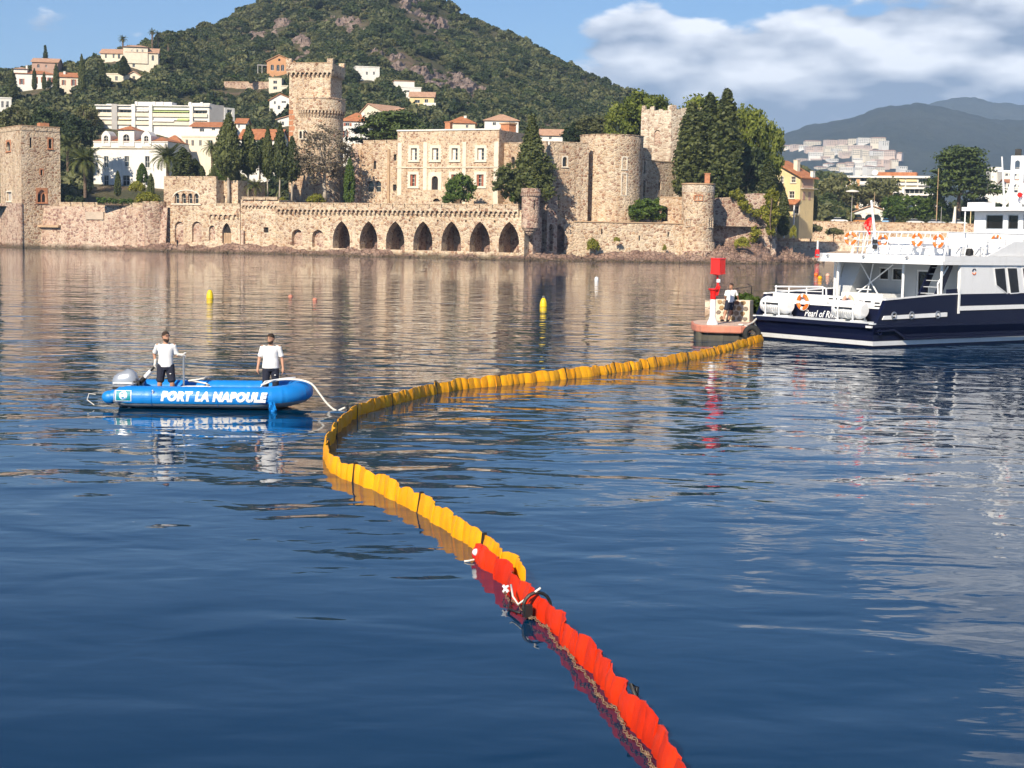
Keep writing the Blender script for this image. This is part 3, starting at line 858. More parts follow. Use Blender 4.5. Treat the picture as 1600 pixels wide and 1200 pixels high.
# buttress wall to the right of the turret
FB = UF(838, 277, 862, 279.5)
bt = thing('buttress_wall', 'shaded stone buttress and stair wall just right of the corner turret', 'wall', FB.M)
mb = MB(); z1 = FB.pz(850, 300)
mb.wall(FB.px(838), FB.px(847), -1, FB.pz(843, 309), [], 0.0, 0.3); mb.shell(FB.px(838), FB.px(847), 0, 6, -1, FB.pz(843, 309))
x0, x1 = FB.px(847) + .003, FB.px(863)
mb.wall(x0, x1, -1, z1, [(FB.px(850), FB.px(857), FB.pz(853, 392), FB.pz(853, 350), 'round')], -1.4, 0.9); mb.shell(x0, x1, -1.4, 6, -1, z1)
mb.build('wall', M['stone_pink'], bt)
MB().pane((FB.px(850), FB.px(857), FB.pz(853, 392), FB.pz(853, 350), 'round'), -0.55).build('recess', M['stone_pink'], bt)
merlons(bt, x0, x1, z1 + 0.002, z1 + 0.5, 1.0, 0.15, -1.4, -0.8, M['stone_pink'])

# ---------------------------------------------------------------- wall and loggia left of the arcade
FL = UF(262, 307, 435, 296)
lo = thing('loggia_house', 'low stone house with a four-light arched window above the sea wall', 'building', FL.M)
z_t = FL.pz(300, 281)
lights = []
for (a, b) in ((273.5, 280), (284, 290.5), (294, 300.5), (303.5, 310)):
    lights.append((FL.px(a), FL.px(b), FL.pz(292, 318), FL.pz(292, 302), 'round'))
low_ops = [(FL.px(273), FL.px(287), FL.pz(280, 379), FL.pz(280, 346), 'round'), (FL.px(300), FL.px(315), FL.pz(308, 378), FL.pz(308, 346), 'round'),
           (FL.px(326.5), FL.px(336), FL.pz(331, 376), FL.pz(331, 352), 'round')]
xa, xb = FL.px(256), FL.px(338)
mb = MB().wall(xa, xb, -0.5, z_t, lights + low_ops, 0, 0.5); mb.shell(xa, xb, 0, 12, -0.5, z_t)
mb.build('wall', M['stone'], lo)
for o in lights: window(lo, o, 0.45, M['trim'], mull=(0, 1))
for o in low_ops: MB().pane(o, 0.48).build('blind_arch_back', M['stone_pink'], lo)
big = (FL.px(271.5), FL.px(312), FL.pz(292, 318), FL.pz(292, 297.5), 'round', 0.9)
pts = arch_pts(big[0] - .2, big[1] + .2, big[3] + .2, 'round', 14, 1.5); pin = arch_pts(big[0] - .02, big[1] + .02, big[3] - .05, 'round', 14, 1.35)
mb = MB()
for (p0, p1), (q0, q1) in zip(zip(pts[:-1], pts[1:]), zip(pin[:-1], pin[1:])):
    mb.quad((p0[0], -0.12, p0[1]), (p1[0], -0.12, p1[1]), (q1[0], -0.12, q1[1]), (q0[0], -0.12, q0[1])); mb.quad((p0[0], -0.12, p0[1]), (p1[0], -0.12, p1[1]), (p1[0], 0, p1[1]), (p0[0], 0, p0[1]))
mb.box(big[0] - 0.4, big[1] + 0.4, -0.2, 0, big[2] - 0.25, big[2] - 0.02)
mb.build('arch_moulding', M['trim'], lo)
merlons(lo, xa, xb, z_t + .002, z_t + 0.55, 2.9, 0.18, 0, 0.6, M['stone'])
xs, xe = FL.px(338) + 0.003, FL.px(360)            # set-back part with a small door
door = (FL.px(345.5, 2.5), FL.px(351.5, 2.5), FL.pz(348, 318, 2.5), FL.pz(348, 304.5, 2.5), 'round')
mb = MB().wall(xs, xe, FL.pz(348, 322), z_t - 0.004, [door], 2.5, 0.4); mb.shell(xs, xe, 2.5, 12, 4, z_t - 0.004); mb.build('rear_wall', M['stone'], lo)
MB().pane(door, 2.85).build('door', M['dark'], lo)

gw = thing('gate_wall', 'stone wall with a pointed dark gate and small square window', 'wall', FL.M)
z_g = FL.pz(355, 322); z_h = FL.pz(400, 312)
xm = FL.px(375)
gate = (FL.px(347), FL.px(361), FL.pz(354, 380), FL.pz(354, 348), 'point', 2.0)
mb = MB().wall(xb + .003, xm, -0.5, z_g, [gate], 0.0, 0.7); mb.shell(xb + .003, xm, 0, 4, -0.5, z_g)
sq = (FL.px(411), FL.px(418.5), FL.pz(415, 363.5), FL.pz(415, 355))
mb.wall(xm + .003, FL.L - .003, -0.5, z_h, [sq], 0.25, 0.5); mb.shell(xm + .003, FL.L - .003, 0.25, 6, -0.5, z_h)
mb.build('wall', M['stone'], gw)
MB().pane(sq, 0.72).build('window', M['dark'], gw)
g = MB().pane(gate, 0.65).build('gate', M['dark'], gw)
for i in range(5):
    w_ = (gate[1] - gate[0] - 0.2) / 5
    MB().box(gate[0] + 0.1 + i * w_, gate[0] + 0.1 + (i + 0.88) * w_, 0.5, 0.58, gate[2], gate[2] + 2.0).build('plank', M['coping'], gw)
corbel_band(gw, FL.px(328), FL.px(373), FL.pz(350, 341), FL.pz(350, 333), 1.05, 0, 0.4, M['stone'], name='corbel_table')
merlons(gw, xb + .05, xm - 0.05, z_g + .002, z_g + 0.4, 2.0, 0.15, 0, 0.5, M['stone'])
corbel_band(gw, FL.px(378), FL.px(434), FL.pz(405, 324), z_h - 0.5, 0.8, 0.25, 0.35, M['stone'], hc=0.35)
merlons(gw, FL.px(378), FL.px(434), z_h + .002, z_h + 0.4, 2.6, 0.15, -0.1, 0.6, M['stone'])
MB().box(xm + 0.4, xm + 1.0, -0.3, 0, -0.5, 4.5).build('buttress', M['stone_pink'], gw)

# ---------------------------------------------------------------- left sea wall and bastion
FS = UF(36, 321, 262, 306)
sw = thing('sea_wall', 'rubble sea wall with slit battlements between the left tower and loggia house', 'wall', FS.M)
z_s = FS.pz(150, 317.5)
mb = MB(); k = 16
for i in range(k):       # slight batter towards the water
    xa, xb = FS.L * i / k, FS.L * (i + 1) / k
    mb.add([(xa, -0.9, -1), (xb, -0.9, -1), (xb, -0.5, 3), (xa, -0.5, 3), (xa, 0, z_s - 0.7), (xb, 0, z_s - 0.7)], [(0, 1, 2, 3), (3, 2, 5, 4)])
mb.quad((0, 0, z_s - .7), (FS.L, 0, z_s - .7), (FS.L, 4, z_s - .7), (0, 4, z_s - .7))
mb.build('wall', M['stone_pink'], sw)
merlons(sw, FS.px(92), FS.px(226), z_s - 0.698, z_s, 2.9, 0.2, 0, 0.7, M['stone'])
MB().box(FS.px(40), FS.px(97), -1.2, 0.3, FS.pz(66, 355), FS.pz(66, 351.5)).build('ledge', M['coping'], sw)
mb = MB(); x0, z0 = FS.pix(134, 342, -0.75)
mb.box(FS.px(136), FS.px(164), -0.52, -0.05, FS.pz(150, 343), FS.pz(150, 331)).build('cement_patch', paint('cement_render', (.50, .40, .31), .9, .15, .8), sw)
c = P(243, 330, 308); bz = lambda v: P(243, v, 306).z
ba = thing('round_bastion', 'round rubble bastion at the right end of the left sea wall', 'bastion', at(c.x, c.y, 0))
r = 19 * 307 / 2400
MB().lathe([(r * 0.9, -1), (r * 0.88, bz(336)), (r * 0.98, bz(331)), (r * 0.98, bz(329)), (r * 1.04, bz(327)), (r * 1.04, bz(319)), (r * 0.5, bz(318.8))], 30).build('wall', M['stone_pink'], ba, 30)
me = MB()
for i in range(7):
    pass
mer = MB().lathe([(r * 0.86, 0), (r * 1.04, 0), (r * 1.06, 0.42), (r * 1.06, 0.5), (r * 0.86, 0.5)], 5, a0=0, a1=R(40), cap=False).mesh('merlon', M['stone'])
for i in range(5): inst('merlon', mer, ba, Matrix.Translation((0, 0, bz(318.7))) @ Matrix.Rotation(R(172 + i * 44), 4, 'Z'))

# ---------------------------------------------------------------- left tower
FT = UF(34, 316, 95, 320.8)
lt = thing('square_stone_tower', 'square stone tower with brick windows at the left edge of the castle', 'tower', FT.M)
sd = FT.L; dl = 13.5; zt = FT.pz(34, 203)
rw = [(FT.px(47.5), FT.px(51), FT.pz(50, 231), FT.pz(50, 215)), (FT.px(77), FT.px(82), FT.pz(80, 232), FT.pz(80, 217), 'round'), (FT.px(64), FT.px(67.5), FT.pz(66, 274), FT.pz(66, 265)),
      (FT.px(59), FT.px(72.5), FT.pz(66, 316), FT.pz(66, 296), 'point', 1.3)]
# left face: openings in a frame turned by 90 degrees
FT2 = Frame((FT.A + FT.y * dl)[:2], FT.A[:2])
mb2 = MB(); lw = [(FT2.px(10, 0, 230), FT2.px(16.5, 0, 230), FT2.pz(13, 236), FT2.pz(13, 221), 'round'), (FT2.px(10.5, 0, 305), FT2.px(18, 0, 305), FT2.pz(14, 314), FT2.pz(14, 300))]
mb = MB().wall(0, sd, -1, zt, rw, 0, 0.5)
mb.quad((sd, 0, -1), (sd, dl, -1), (sd, dl, zt), (sd, 0, zt)); mb.quad((sd, dl, -1), (0, dl, -1), (0, dl, zt), (sd, dl, zt)); mb.quad((0, 0, zt), (sd, 0, zt), (sd, dl, zt), (0, dl, zt))
st = len(mb.v); mb.wall(0, dl, -1, zt, lw, 0, 0.5); mb.bend(st, lambda x, y, z: (y, dl - x, z))
mb.build('wall', M['stone'], lt)
for o in rw[:3]: MB().pane(o, 0.45).build('window', M['dark'], lt)
g = rw[3]; gm = (g[0] + g[1]) / 2
sp = MB().wall(g[0], g[1], g[2], g[3], [(g[0] + .12, gm - .1, g[2] + .05, g[3] - 0.75, 'point', 0.8), (gm + .1, g[1] - .12, g[2] + .05, g[3] - 0.75, 'point', 0.8)], 0.3, 0.15)
sp.build('window_tracery', M['brick'], lt); MB().pane(g, 0.47).build('window', M['dark'], lt)
surround(lt, rw[1], 0, M['brick'], 0.28, 0.05, sill=True); surround(lt, rw[3], 0, M['brick'], 0.32, 0.05, sill=True); surround(lt, rw[2], 0, M['brick'], 0.25, 0.04, sill=False)
lm = Matrix(((0, 1, 0, 0), (-1, 0, 0, dl), (0, 0, 1, 0), (0, 0, 0, 1)))
for o, mm in zip(lw, (M['glass'], M['grey'])):
    w_ = window(lt, o, 0.4, M['trim'], mm, (1, 0)); w_.matrix_local = lm
    s_ = surround(lt, o, 0, M['brick'] if mm is M['glass'] else M['trim'], 0.3, 0.05); s_.matrix_local = lm
for face in (Matrix(), lm):
    n = 3 if face is not lm else 5; p = (sd if face is not lm else dl) / n
    me = MB().box(0, p - 0.18, -0.12, 0.5, 0, 0.85).mesh('merlon', M['stone'])
    me2 = MB().box(-0.05, p - 0.13, -0.2, 0.55, 0.852, 1.0).mesh('coping', M['coping'])
    for i in range(n):
        q = inst('merlon', me, lt, face @ Matrix.Translation((i * p + 0.09 + (0.5 if face is lm and i == 99 else 0), 0.0 if face is not lm else 0.0, zt + 0.002 + (0.0 if face is not lm else 0.003))))
        inst('coping', me2, q)
MB().box(sd * 0.62, sd * 0.85, 3, 5, zt + .003, zt + 1.9).build('chimney', M['brick'], lt)
MB().box(-0.25, 0.02, -0.25, dl, -1, FT.pz(34, 317)).build('plinth', M['stone_pink'], lt)

# ---------------------------------------------------------------- tall keep
FK = UF(451, 322, 515, 320.6)
kp = thing('tall_keep_tower', 'tallest castle tower, square battlemented top above a round machicolated shaft', 'tower', FK.M)
L = FK.L; kz = lambda v: FK.pz(485, v); Dk = 8.8
zc = kz(117); zt = kz(99)
mb = MB().wall(0, L, 8, zc + 0.2, [], 0, 0.3, xc=[L / 3, 2 * L / 3]); mb.shell(0, L, 0, Dk, 8, zc + 0.2); mb.build('wall', M['stone'], kp)
corbel_band(kp, -0.35, L + 0.35, zc - 0.1, kz(109), (L + 0.7) / 10, 0.0, 0.55, M['stone'])
cb = corbel_band(kp, 0, Dk, zc - 0.1, kz(109), Dk / 10, 0.0, 0.55, M['stone']); cb.matrix_local = Matrix(((0, -1, 0, L), (1, 0, 0, 0), (0, 0, 1, 0), (0, 0, 0, 1)))
mb = MB(); e = 0.55; z0 = kz(109) + .002
mb.box(-e, L + e, -e, 0.1, z0, zt); mb.box(L - 0.1, L + e, 0.102, Dk + e, z0, zt - .003); mb.box(-e, 0.1, 0.102, Dk + e, z0, zt - .003); mb.box(0.102, L - 0.102, Dk, Dk + e, z0, zt - .006)
mb.quad((0, 0, z0 + .3), (L, 0, z0 + .3), (L, Dk, z0 + .3), (0, Dk, z0 + .3))
mb.build('parapet', M['stone'], kp)
for (x, y) in ((-e - .03, -e - .03), (L + e - 1.15, -e - .03), (L + e - 1.15, Dk + e - 1.1), (-e - .03, Dk + e - 1.1)):
    MB().box(x, x + 1.2, y, y + 1.2, zt + .002, zt + 0.95).build('corner_merlon', M['stone'], kp)
MB().box(-e - .05, L + e + .05, -e - .05, 0.15, zt + .004, zt + 0.14).build('coping', M['coping'], kp)
for i in range(7):
    z = kz(230) + i * (kz(170) - kz(230)) / 7
    MB().box(-0.03, 0.9 + 0.3 * (i % 2), -0.03, 0.5, z, z + 0.9).build('brick_quoin', M['brick'], kp)
cx, cy = FK.pix(495, 200)[0], 3.1; r = 36.3 * 320 / 2400
MB().lathe([(r * 1.03, 8), (r * 0.97, 12), (r * 0.95, kz(187)), (r * 0.95, kz(184)), (r * 0.955, kz(174)), (r * 1.05, kz(171.5)), (r * 1.04, kz(155)), (r * 1.07, kz(154.5)), (r * 1.07, kz(152.5)), (r * 0.6, kz(152))], 44, cx, cy).build('round_shaft', M['stone'], kp, 30)
me = MB().extrx([(-0.50, 1.55), (0.1, 1.55), (0.1, 0), (-0.05, 0.05), (-0.28, 0.5), (-0.5, 1.1)], -0.17, 0.17).mesh('corbel', M['stone'])
for i in range(22):
    a_ = R(188 + i * 8.3)
    inst('corbel', me, kp, Matrix.Translation((cx + math.cos(a_) * r * 0.95, cy + math.sin(a_) * r * 0.95, kz(184.5))) @ Matrix.Rotation(a_ + math.pi / 2, 4, 'Z'))
arc = MB()
for i in range(22):
    a0, a1 = R(188 + i * 8.3), R(188 + (i + 1) * 8.3)
    for j in range(6):
        b0, b1 = a0 + (a1 - a0) * j / 6, a0 + (a1 - a0) * (j + 1) / 6
        h0, h1 = kz(176.5) + 0.5 * math.sin(math.pi * j / 6), kz(176.5) + 0.5 * math.sin(math.pi * (j + 1) / 6)
        q = lambda b, z: (cx + math.cos(b) * r * 1.046, cy + math.sin(b) * r * 1.046, z)
        arc.quad(q(b0, h0), q(b1, h1), q(b1, kz(171.3)), q(b0, kz(171.3)))
arc.build('machicolation_arches', M['stone'], kp)
for (a, b) in ((468.5, 472.5), (474.5, 479.5)):
    yy = -0.9
    o = (FK.px(a, yy, 210), FK.px(b, yy, 210), FK.pz(474, 216.5, yy), FK.pz(474, 205, yy), 'round')
    MB().wall(o[0] - .15, o[1] + .15, o[2] - .15, o[3] + .2, [o], yy - 0.35, 0.35).box(o[0] - .15, o[1] + .15, yy - .34, yy + 1.2, o[2] - .2, o[2] - .151).build('window_surround', M['trim'], kp)
    MB().pane(o, yy - 0.02).build('window', M['dark'], kp)

# ---------------------------------------------------------------- wing between keep and palace
FW = UF(548, 319, 622, 314)
wg = thing('castle_wing', 'stone wing with a double arched window left of the palace front', 'building', FW.M)
zt = FW.pz(590, 224)
wo = [(FW.px(574), FW.px(583.5), FW.pz(580, 300), FW.pz(580, 282.5), 'round'), (FW.px(586), FW.px(595), FW.pz(590, 300), FW.pz(590, 282.5), 'round'), (FW.px(583), FW.px(587), FW.pz(585, 264), FW.pz(585, 251), 'round'),
      (FW.px(614), FW.px(618.5), FW.pz(616, 251), FW.pz(616, 241)), (FW.px(613.5), FW.px(619), FW.pz(616, 298), FW.pz(616, 288))]
block(wg, 0, FW.L, 0, 11, 8, zt, wo, M['stone'], 0.45)
for i, o in enumerate(wo): window(wg, o, 0.4, M['trim'] if i < 2 else M['dark'], M['glass'] if i < 2 else M['dark'], (0, 1) if i < 2 else (0, 0))
for (a, b) in ((561.5, 564), (605.5, 609)): MB().box(FW.px(a), FW.px(b), -0.3, 0.0, 8, zt - 1.2).build('pilaster', M['coping'], wg)
merlons(wg, FW.px(566), FW.L, zt + .002, zt + 0.5, 2.8, 0.2, 0, 0.6, M['stone'])
mb = MB().lathe([(2.0, 8), (1.7, 15), (1.2, zt - 2), (0.5, zt - 0.3)], 14, FW.px(553), 0.4); mb.build('round_buttress', M['stone_pink'], wg, 30)

# ---------------------------------------------------------------- palace front
FP = UF(620, 312, 778, 302)
pa = thing('palace', 'two-storey stone palace with pale framed windows above the arches', 'building', FP.M)
zt = FP.pz(700, 204); L = FP.L
up = [(641, 650.5), (674, 684), (704.5, 714), (744.5, 755)]
po = [(FP.px(a), FP.px(b), FP.pz((a + b) / 2, 250), FP.pz((a + b) / 2, 231.5)) for a, b in up]
po += [(FP.px(a), FP.px(b), FP.pz((a + b) / 2, 291), FP.pz((a + b) / 2, 272.5)) for a, b in ((640.5, 650), (704.5, 714), (744, 755))]
dr = (FP.px(674), FP.px(684), FP.pz(679, 301), FP.pz(679, 275), 'round')
block(pa, 0, L, 0, 14, 8, zt, po + [dr], M['stone_palace'], 0.45)
for i, o in enumerate(po):
    surround(pa, o, 0, M['trim'], 0.55, 0.08, toothed=True)
    w_ = window(pa, o, 0.38, M['trim'], mull=(1, 2))
    if i >= 4:
        for xx in (o[0] + .02, (o[0] + o[1]) / 2 + .22): MB().box(xx, xx + 0.34, 0.2, 0.26, o[2] + .03, o[3] - .05).build('shutter', M['shut_r'], w_)
    else:
        MB().box(o[0] + .1, (o[0] + o[1]) / 2 - .05, 0.395, 0.41, o[2] + .1, o[3] - .1).build('curtain', M['shut_w'], w_).location = (0, -0.02, 0)
surround(pa, dr, 0, M['trim'], 0.75, 0.08, sill=False, name='door_surround')
MB().pane(dr, 0.4).build('door', M['dark'], pa)
for (a, b) in ((620.5, 627), (660.5, 666.5), (721.5, 727), (770.5, 777.5)):
    x0, x1 = FP.px(a), FP.px(b)
    MB().box(x0, x1, -0.1, 0, 8, FP.pz(700, 262.5)).build('pilaster', M['trim'], pa); MB().box(x0, x1, -0.1, 0, FP.pz(700, 260.5), FP.pz(700, 222)).build('pilaster', M['trim'], pa)
MB().box(-0.1, L + .1, -0.2, 0.05, FP.pz(700, 262.2), FP.pz(700, 260.8)).build('string_course', M['trim'], pa)
MB().box(-0.15, L + .15, -0.2, 0.6, zt + .002, zt + 0.28).build('coping', M['white'], pa)
ch = MB().box(FP.px(690), FP.px(698), 0.9, 1.9, zt + .003, FP.pz(694, 191)); ch.box(FP.px(689), FP.px(699), 0.8, 2.0, FP.pz(694, 191) + .002, FP.pz(694, 189.5)); ch.build('chimney', M['brick'], pa)
mb = MB(); xs = FP.px(625); 
for i in range(12):      # flight of steps up to the door
    x0 = FP.px(628) + i * (FP.px(672) - FP.px(628)) / 12; x1 = FP.px(628) + (i + 1) * (FP.px(672) - FP.px(628)) / 12
    mb.box(x0, x1 - 0.003, -3.5, -0.2, 8, FP.pz(650, 312) + (i + 1) * (FP.pz(650, 301) - FP.pz(650, 312)) / 12)
mb.build('steps', M['stone_palace'], pa)
lx0, lx1 = FP.px(672), FP.px(722)
lo_ = (FP.px(676, -4), FP.px(687, -4), FP.pz(681, 315, -4), FP.pz(681, 310, -4), 'round', 0.6)
mb = MB().wall(lx0, lx1, 8, FP.pz(680, 302, -4), [lo_], -4, 0.5); mb.shell(lx0, lx1, -4, -0.2, 8, FP.pz(680, 302, -4)); mb.build('landing', M['stone_palace'], pa)
MB().pane(lo_, -3.55).build('landing_arch', M['dark'], pa)
mb = MB().hexa([(FP.px(628), -3.9, 8), (lx0, -3.9, 8), (lx0, -3.55, 8), (FP.px(628), -3.55, 8)], [(FP.px(628), -3.9, FP.pz(640, 309)), (lx0, -3.9, FP.pz(680, 297)), (lx0, -3.55, FP.pz(680, 297)), (FP.px(628), -3.55, FP.pz(640, 309))])
mb.box(lx0, lx1, -4.0, -3.7, FP.pz(680, 302, -4) + .002, FP.pz(680, 296.5, -4)); mb.build('balustrade', M['stone_palace'], pa)

FR = UF(779, 305, 828, 299)
rw_ = thing('curtain_wall', 'plain stone curtain wall between the palace and conical conifer', 'wall', FR.M)
zt = FR.pz(800, 228)
o = (FR.px(797), FR.px(803), FR.pz(800, 262), FR.pz(800, 245), 'round')
block(rw_, 0.003, FR.L + 4, 0, 3, 8, zt, [o], M['stone'], 0.4); MB().pane(o, 0.35).build('window', M['dark'], rw_)
merlons(rw_, 0.003, FR.L + 4, zt + .002, zt + 0.5, 2.4, 0.18, 0, 0.6, M['stone'])
ch = thing('roof_stack', 'broad brick chimney stack behind the palace roof corner', 'chimney', FR.M)
MB().box(FR.px(780, 5), FR.px(793, 5), 5, 7, 8, FR.pz(786, 194, 5)).build('stack', M['brick'], ch)
MB().box(FR.px(779, 5), FR.px(794, 5), 4.8, 7.2, FR.pz(786, 194, 5) + .002, FR.pz(786, 191.5, 5)).build('cap', M['coping'], ch)

# ---------------------------------------------------------------- right curtain and great round tower
FC = UF(858, 283.6, 918, 286.6)
uc = thing('curtain_wall', 'high stone curtain wall with one arched window beside the great round tower', 'wall', FC.M)
zt = FC.pz(880, 227)
o = (FC.px(877.5), FC.px(884), FC.pz(881, 260), FC.pz(881, 245), 'round')
block(uc, 0, FC.L, 0, 8, 5, zt, [o], M['stone'], 0.45); surround(uc, o, 0, M['trim'], 0.2, 0.05); window(uc, o, 0.4, M['dark'], mull=(0, 1))
merlons(uc, 0, FC.L, zt + .002, zt + 0.5, 2.6, 0.18, 0, 0.6, M['stone'])
c = P(954, 300, 293.2); gz = lambda v: P(954, v, 287.5).z
gt = thing('great_round_tower', 'great round stone tower with tall narrow windows right of the palace', 'tower', at(c.x, c.y, 0))
r = 49 * 293 / 2400
MB().lathe([(r * 1.0, 3), (r * 0.985, gz(300)), (r * 0.98, gz(238)), (r * 1.0, gz(234)), (r * 1.0, gz(213)), (r * 0.4, gz(213) - .3)], 52).build('wall', M['stone'], gt, 30)
mer = MB().lathe([(r * 0.9, -0.3), (r * 1.0, -0.3), (r * 1.0, 0.3), (r * 1.02, 0.32), (r * 1.02, 0.42), (r * 0.9, 0.42)], 6, a0=0, a1=R(25.4), cap=False).mesh('merlon', M['stone'])
for i in range(9): inst('merlon', mer, gt, Matrix.Translation((0, 0, gz(213))) @ Matrix.Rotation(R(158 + i * 26.3), 4, 'Z'))
ang = math.asin((971.5 - 954) / 49.0)
for (v0, v1, k, mm) in ((264, 245.5, 'round', M['glass']), (304, 271, None, M['glass'])):
    o = (-0.42, 0.42, gz(v0), gz(v1), k)
    Mm = Matrix.Rotation(ang, 4, 'Z') @ Matrix.Translation((0, -r * 0.985, 0))
    MB().wall(-0.62, 0.62, o[2] - .15, o[3] + .2, [o], -0.12, 0.3).shell(-0.62, .62, -0.12, 0.3, o[2] - .15, o[3] + .2).build('window_surround', M['trim'], gt, M=Mm)
    w_ = window(gt, o, 0.12, M['dark'], mm, (0, 1 if k else 3)); w_.matrix_local = Mm

FV = UF(1003, 297, 1052, 304)
sv = thing('shaded_wing', 'shaded stone wing behind the great round tower', 'building', FV.M)
o1 = (FV.px(1028), FV.px(1032), FV.pz(1030, 297), FV.pz(1030, 284), 'round'); zt = FV.pz(1035, 253)
block(sv, FV.px(1016), FV.L, 0, 10, 5, zt, [o1], M['stone'], 0.35); MB().pane(o1, .3).build('window', M['dark'], sv)
o2 = (FV.px(1004.5), FV.px(1007), FV.pz(1006, 272), FV.pz(1006, 252)); o3 = (FV.px(1004.5), FV.px(1007.5), FV.pz(1006, 308), FV.pz(1006, 282))
block(sv, -1.5, FV.px(1016) - .003, 0, 10, 5, FV.pz(1010, 231), [o2, o3], M['stone'], 0.35, 'stair_wall'); MB().pane(o2, .3).pane(o3, .3).build('window', M['dark'], sv)
MB().box(FV.px(1016), FV.L + .1, -0.1, 0.5, zt + .002, zt + .2).build('coping', M['coping'], sv)

FQ = UF(998, 318, 1045, 315)
rt = thing('ruined_square_tower', 'pale ruined square tower with broken battlements behind tall cypresses', 'tower', FQ.M)
L = FQ.L; zt = FQ.pz(1020, 176); Dq = 7.5
ni = (FQ.px(1019), FQ.px(1028.5), FQ.pz(1024, 224), FQ.pz(1024, 203), 'round')
mb = MB().wall(0, L, 6, zt, [ni], 0, 0.3)
a_ = R(52)          # right face turned towards the viewer
ex, ey = L + Dq * math.cos(a_), Dq * math.sin(a_)
mb.quad((L, 0, 6), (ex, ey, 6), (ex, ey, zt), (L, 0, zt)); mb.quad((0, 0, 6), (0, 0, zt), (ex - L, ey, zt), (ex - L, ey, 6)); mb.quad((0, 0, zt), (L, 0, zt), (ex, ey, zt), (ex - L, ey, zt))
mb.quad((ex, ey, 6), (ex - L, ey, 6), (ex - L, ey, zt), (ex, ey, zt))
mb.build('wall', M['stone_pale'], rt); MB().pane(ni, .28).build('niche', M['stone_pink'], rt)
rg = random.Random(5)
def ruin_row(M0, n, Lw):
    p = Lw / n
    for i in range(n):
        h = [1.4, 0.5, 0.45, 0.6, 1.5, 0.6, 1.2][(i * 3) % 7] + rg.uniform(-.15, .15)
        if i in (0, n - 1): h = 1.5
        mb = MB().hexa([(i * p, 0, 0), ((i + 1) * p - .01, 0, 0), ((i + 1) * p - .01, .8, 0), (i * p, .8, 0)], [(i * p + rg.uniform(0, .15), .05, h * rg.uniform(.8, 1)), ((i + 1) * p - rg.uniform(.02, .15), .05, h), ((i + 1) * p - .1, .75, h * .9), (i * p + .1, .75, h * rg.uniform(.8, 1))])
        mb.build('broken_merlon', M['stone_pale'], rt, M=M0)
ruin_row(Matrix.Translation((0, 0, zt + .002)), 7, L)
ruin_row(Matrix.Translation((L, 0.02, zt + .004)) @ Matrix.Rotation(a_, 4, 'Z'), 6, Dq)

# lower right sea wall
FD = UF(858, 281.5, 1068, 285)
ls = thing('lower_sea_wall', 'lower stone sea wall below the great round tower with blind arch', 'wall', FD.M)
ba_ = (FD.px(858.5), FD.px(883), FD.pz(870, 395), FD.pz(870, 351), 'round')
zt = FD.pz(960, 348)
xs = [FD.px(u) for u in (857, 884, 897, 1068)]
mb = MB().wall(xs[0], xs[1], -1, FD.pz(870, 345), [ba_], 0, 1.0)
mb.poly([(xs[0], 0, FD.pz(870, 345)), (xs[1], 0, FD.pz(870, 345)), (xs[1], 0, FD.pz(884, 337)), (xs[0], 0, FD.pz(865, 325))])
mb.poly([(xs[1], 0, -1), (xs[2], 0, -1), (xs[2], 0, zt), (xs[1], 0, FD.pz(884, 337))])
mb.wall(xs[2], xs[3], -1, zt, [], 0, .3, xc=[xs[2] + i * 3 for i in range(1, 6)])
mb.quad((xs[0], 0, zt), (xs[3], 0, zt), (xs[3], 14, zt), (xs[0], 14, zt))
mb.build('wall', M['stone'], ls); MB().pane(ba_, 0.95).build('blind_arch_back', M['rock'], ls)
MB().box(xs[2], xs[3], -0.18, 0.4, zt + .002, zt + .2).build('coping', M['coping'], ls)
mb = MB()
for i, (u, v) in enumerate(((941, 362), (1000, 372), (1045, 366))): mb.box(FD.px(u - 1), FD.px(u + 1), -0.02, .3, FD.pz(u, v + 4), FD.pz(u, v - 4))
mb.build('arrow_slits', M['dark'], ls)
FDo = UF(1030, 289, 1068, 288)
dw = thing('garden_wall', 'low stone wall with an arched doorway left of the round turret', 'wall', FDo.M)
o = (FDo.px(1033.5), FDo.px(1043.5), FDo.pz(1038, 346), FDo.pz(1038, 322), 'round')
block(dw, 0, FDo.L, 0, 1.2, 6, FDo.pz(1050, 309), [o], M['stone'], 1.0); MB().pane(o, 0.95).build('door', M['dark'], dw)
MB().box(0, FDo.L, -0.1, 1.3, FDo.pz(1050, 309) + .002, FDo.pz(1050, 307.5)).build('coping', M['coping'], dw)

c = P(1090, 340, 286); hz = lambda v: P(1090, v, 283.5).z
rr = thing('round_turret_house', 'round stone turret with a chimney at the right end of the castle', 'turret', at(c.x, c.y, 0))
r = 25.2 * 286 / 2400
MB().lathe([(r * 1.22, -1), (r * 1.12, hz(381)), (r * 1.1, hz(379)), (r, hz(378)), (r * 0.99, hz(330)), (r * 1.0, hz(292)), (r * 0.99, hz(288.5)), (r * .3, hz(289))], 40).build('wall', M['stone'], rr, 30)
MB().lathe([(r * 1.01, hz(288.4)), (r * 1.05, hz(288)), (r * 1.05, hz(286)), (r * 0.8, hz(286))], 40).build('coping', M['coping'], rr, 30)
mer = MB().lathe([(r * 0.93, 0), (r * 1.012, 0), (r * 1.012, 1.3), (r * 0.93, 1.3)], 6, a0=0, a1=R(43), cap=False).mesh('merlon', M['stone_pale'])
for i in range(5): inst('merlon', mer, rr, Matrix.Translation((0, 0, hz(288.4) - 1.35)) @ Matrix.Rotation(R(160 + i * 45), 4, 'Z'))
MB().box(-0.45, 0.45, -0.45, .45, hz(287), hz(271)).box(-0.55, .55, -.55, .55, hz(271) + .002, hz(269.5)).build('chimney', M['brick'], rr, M=Matrix.Translation((r * 0.5, -.4, 0)))
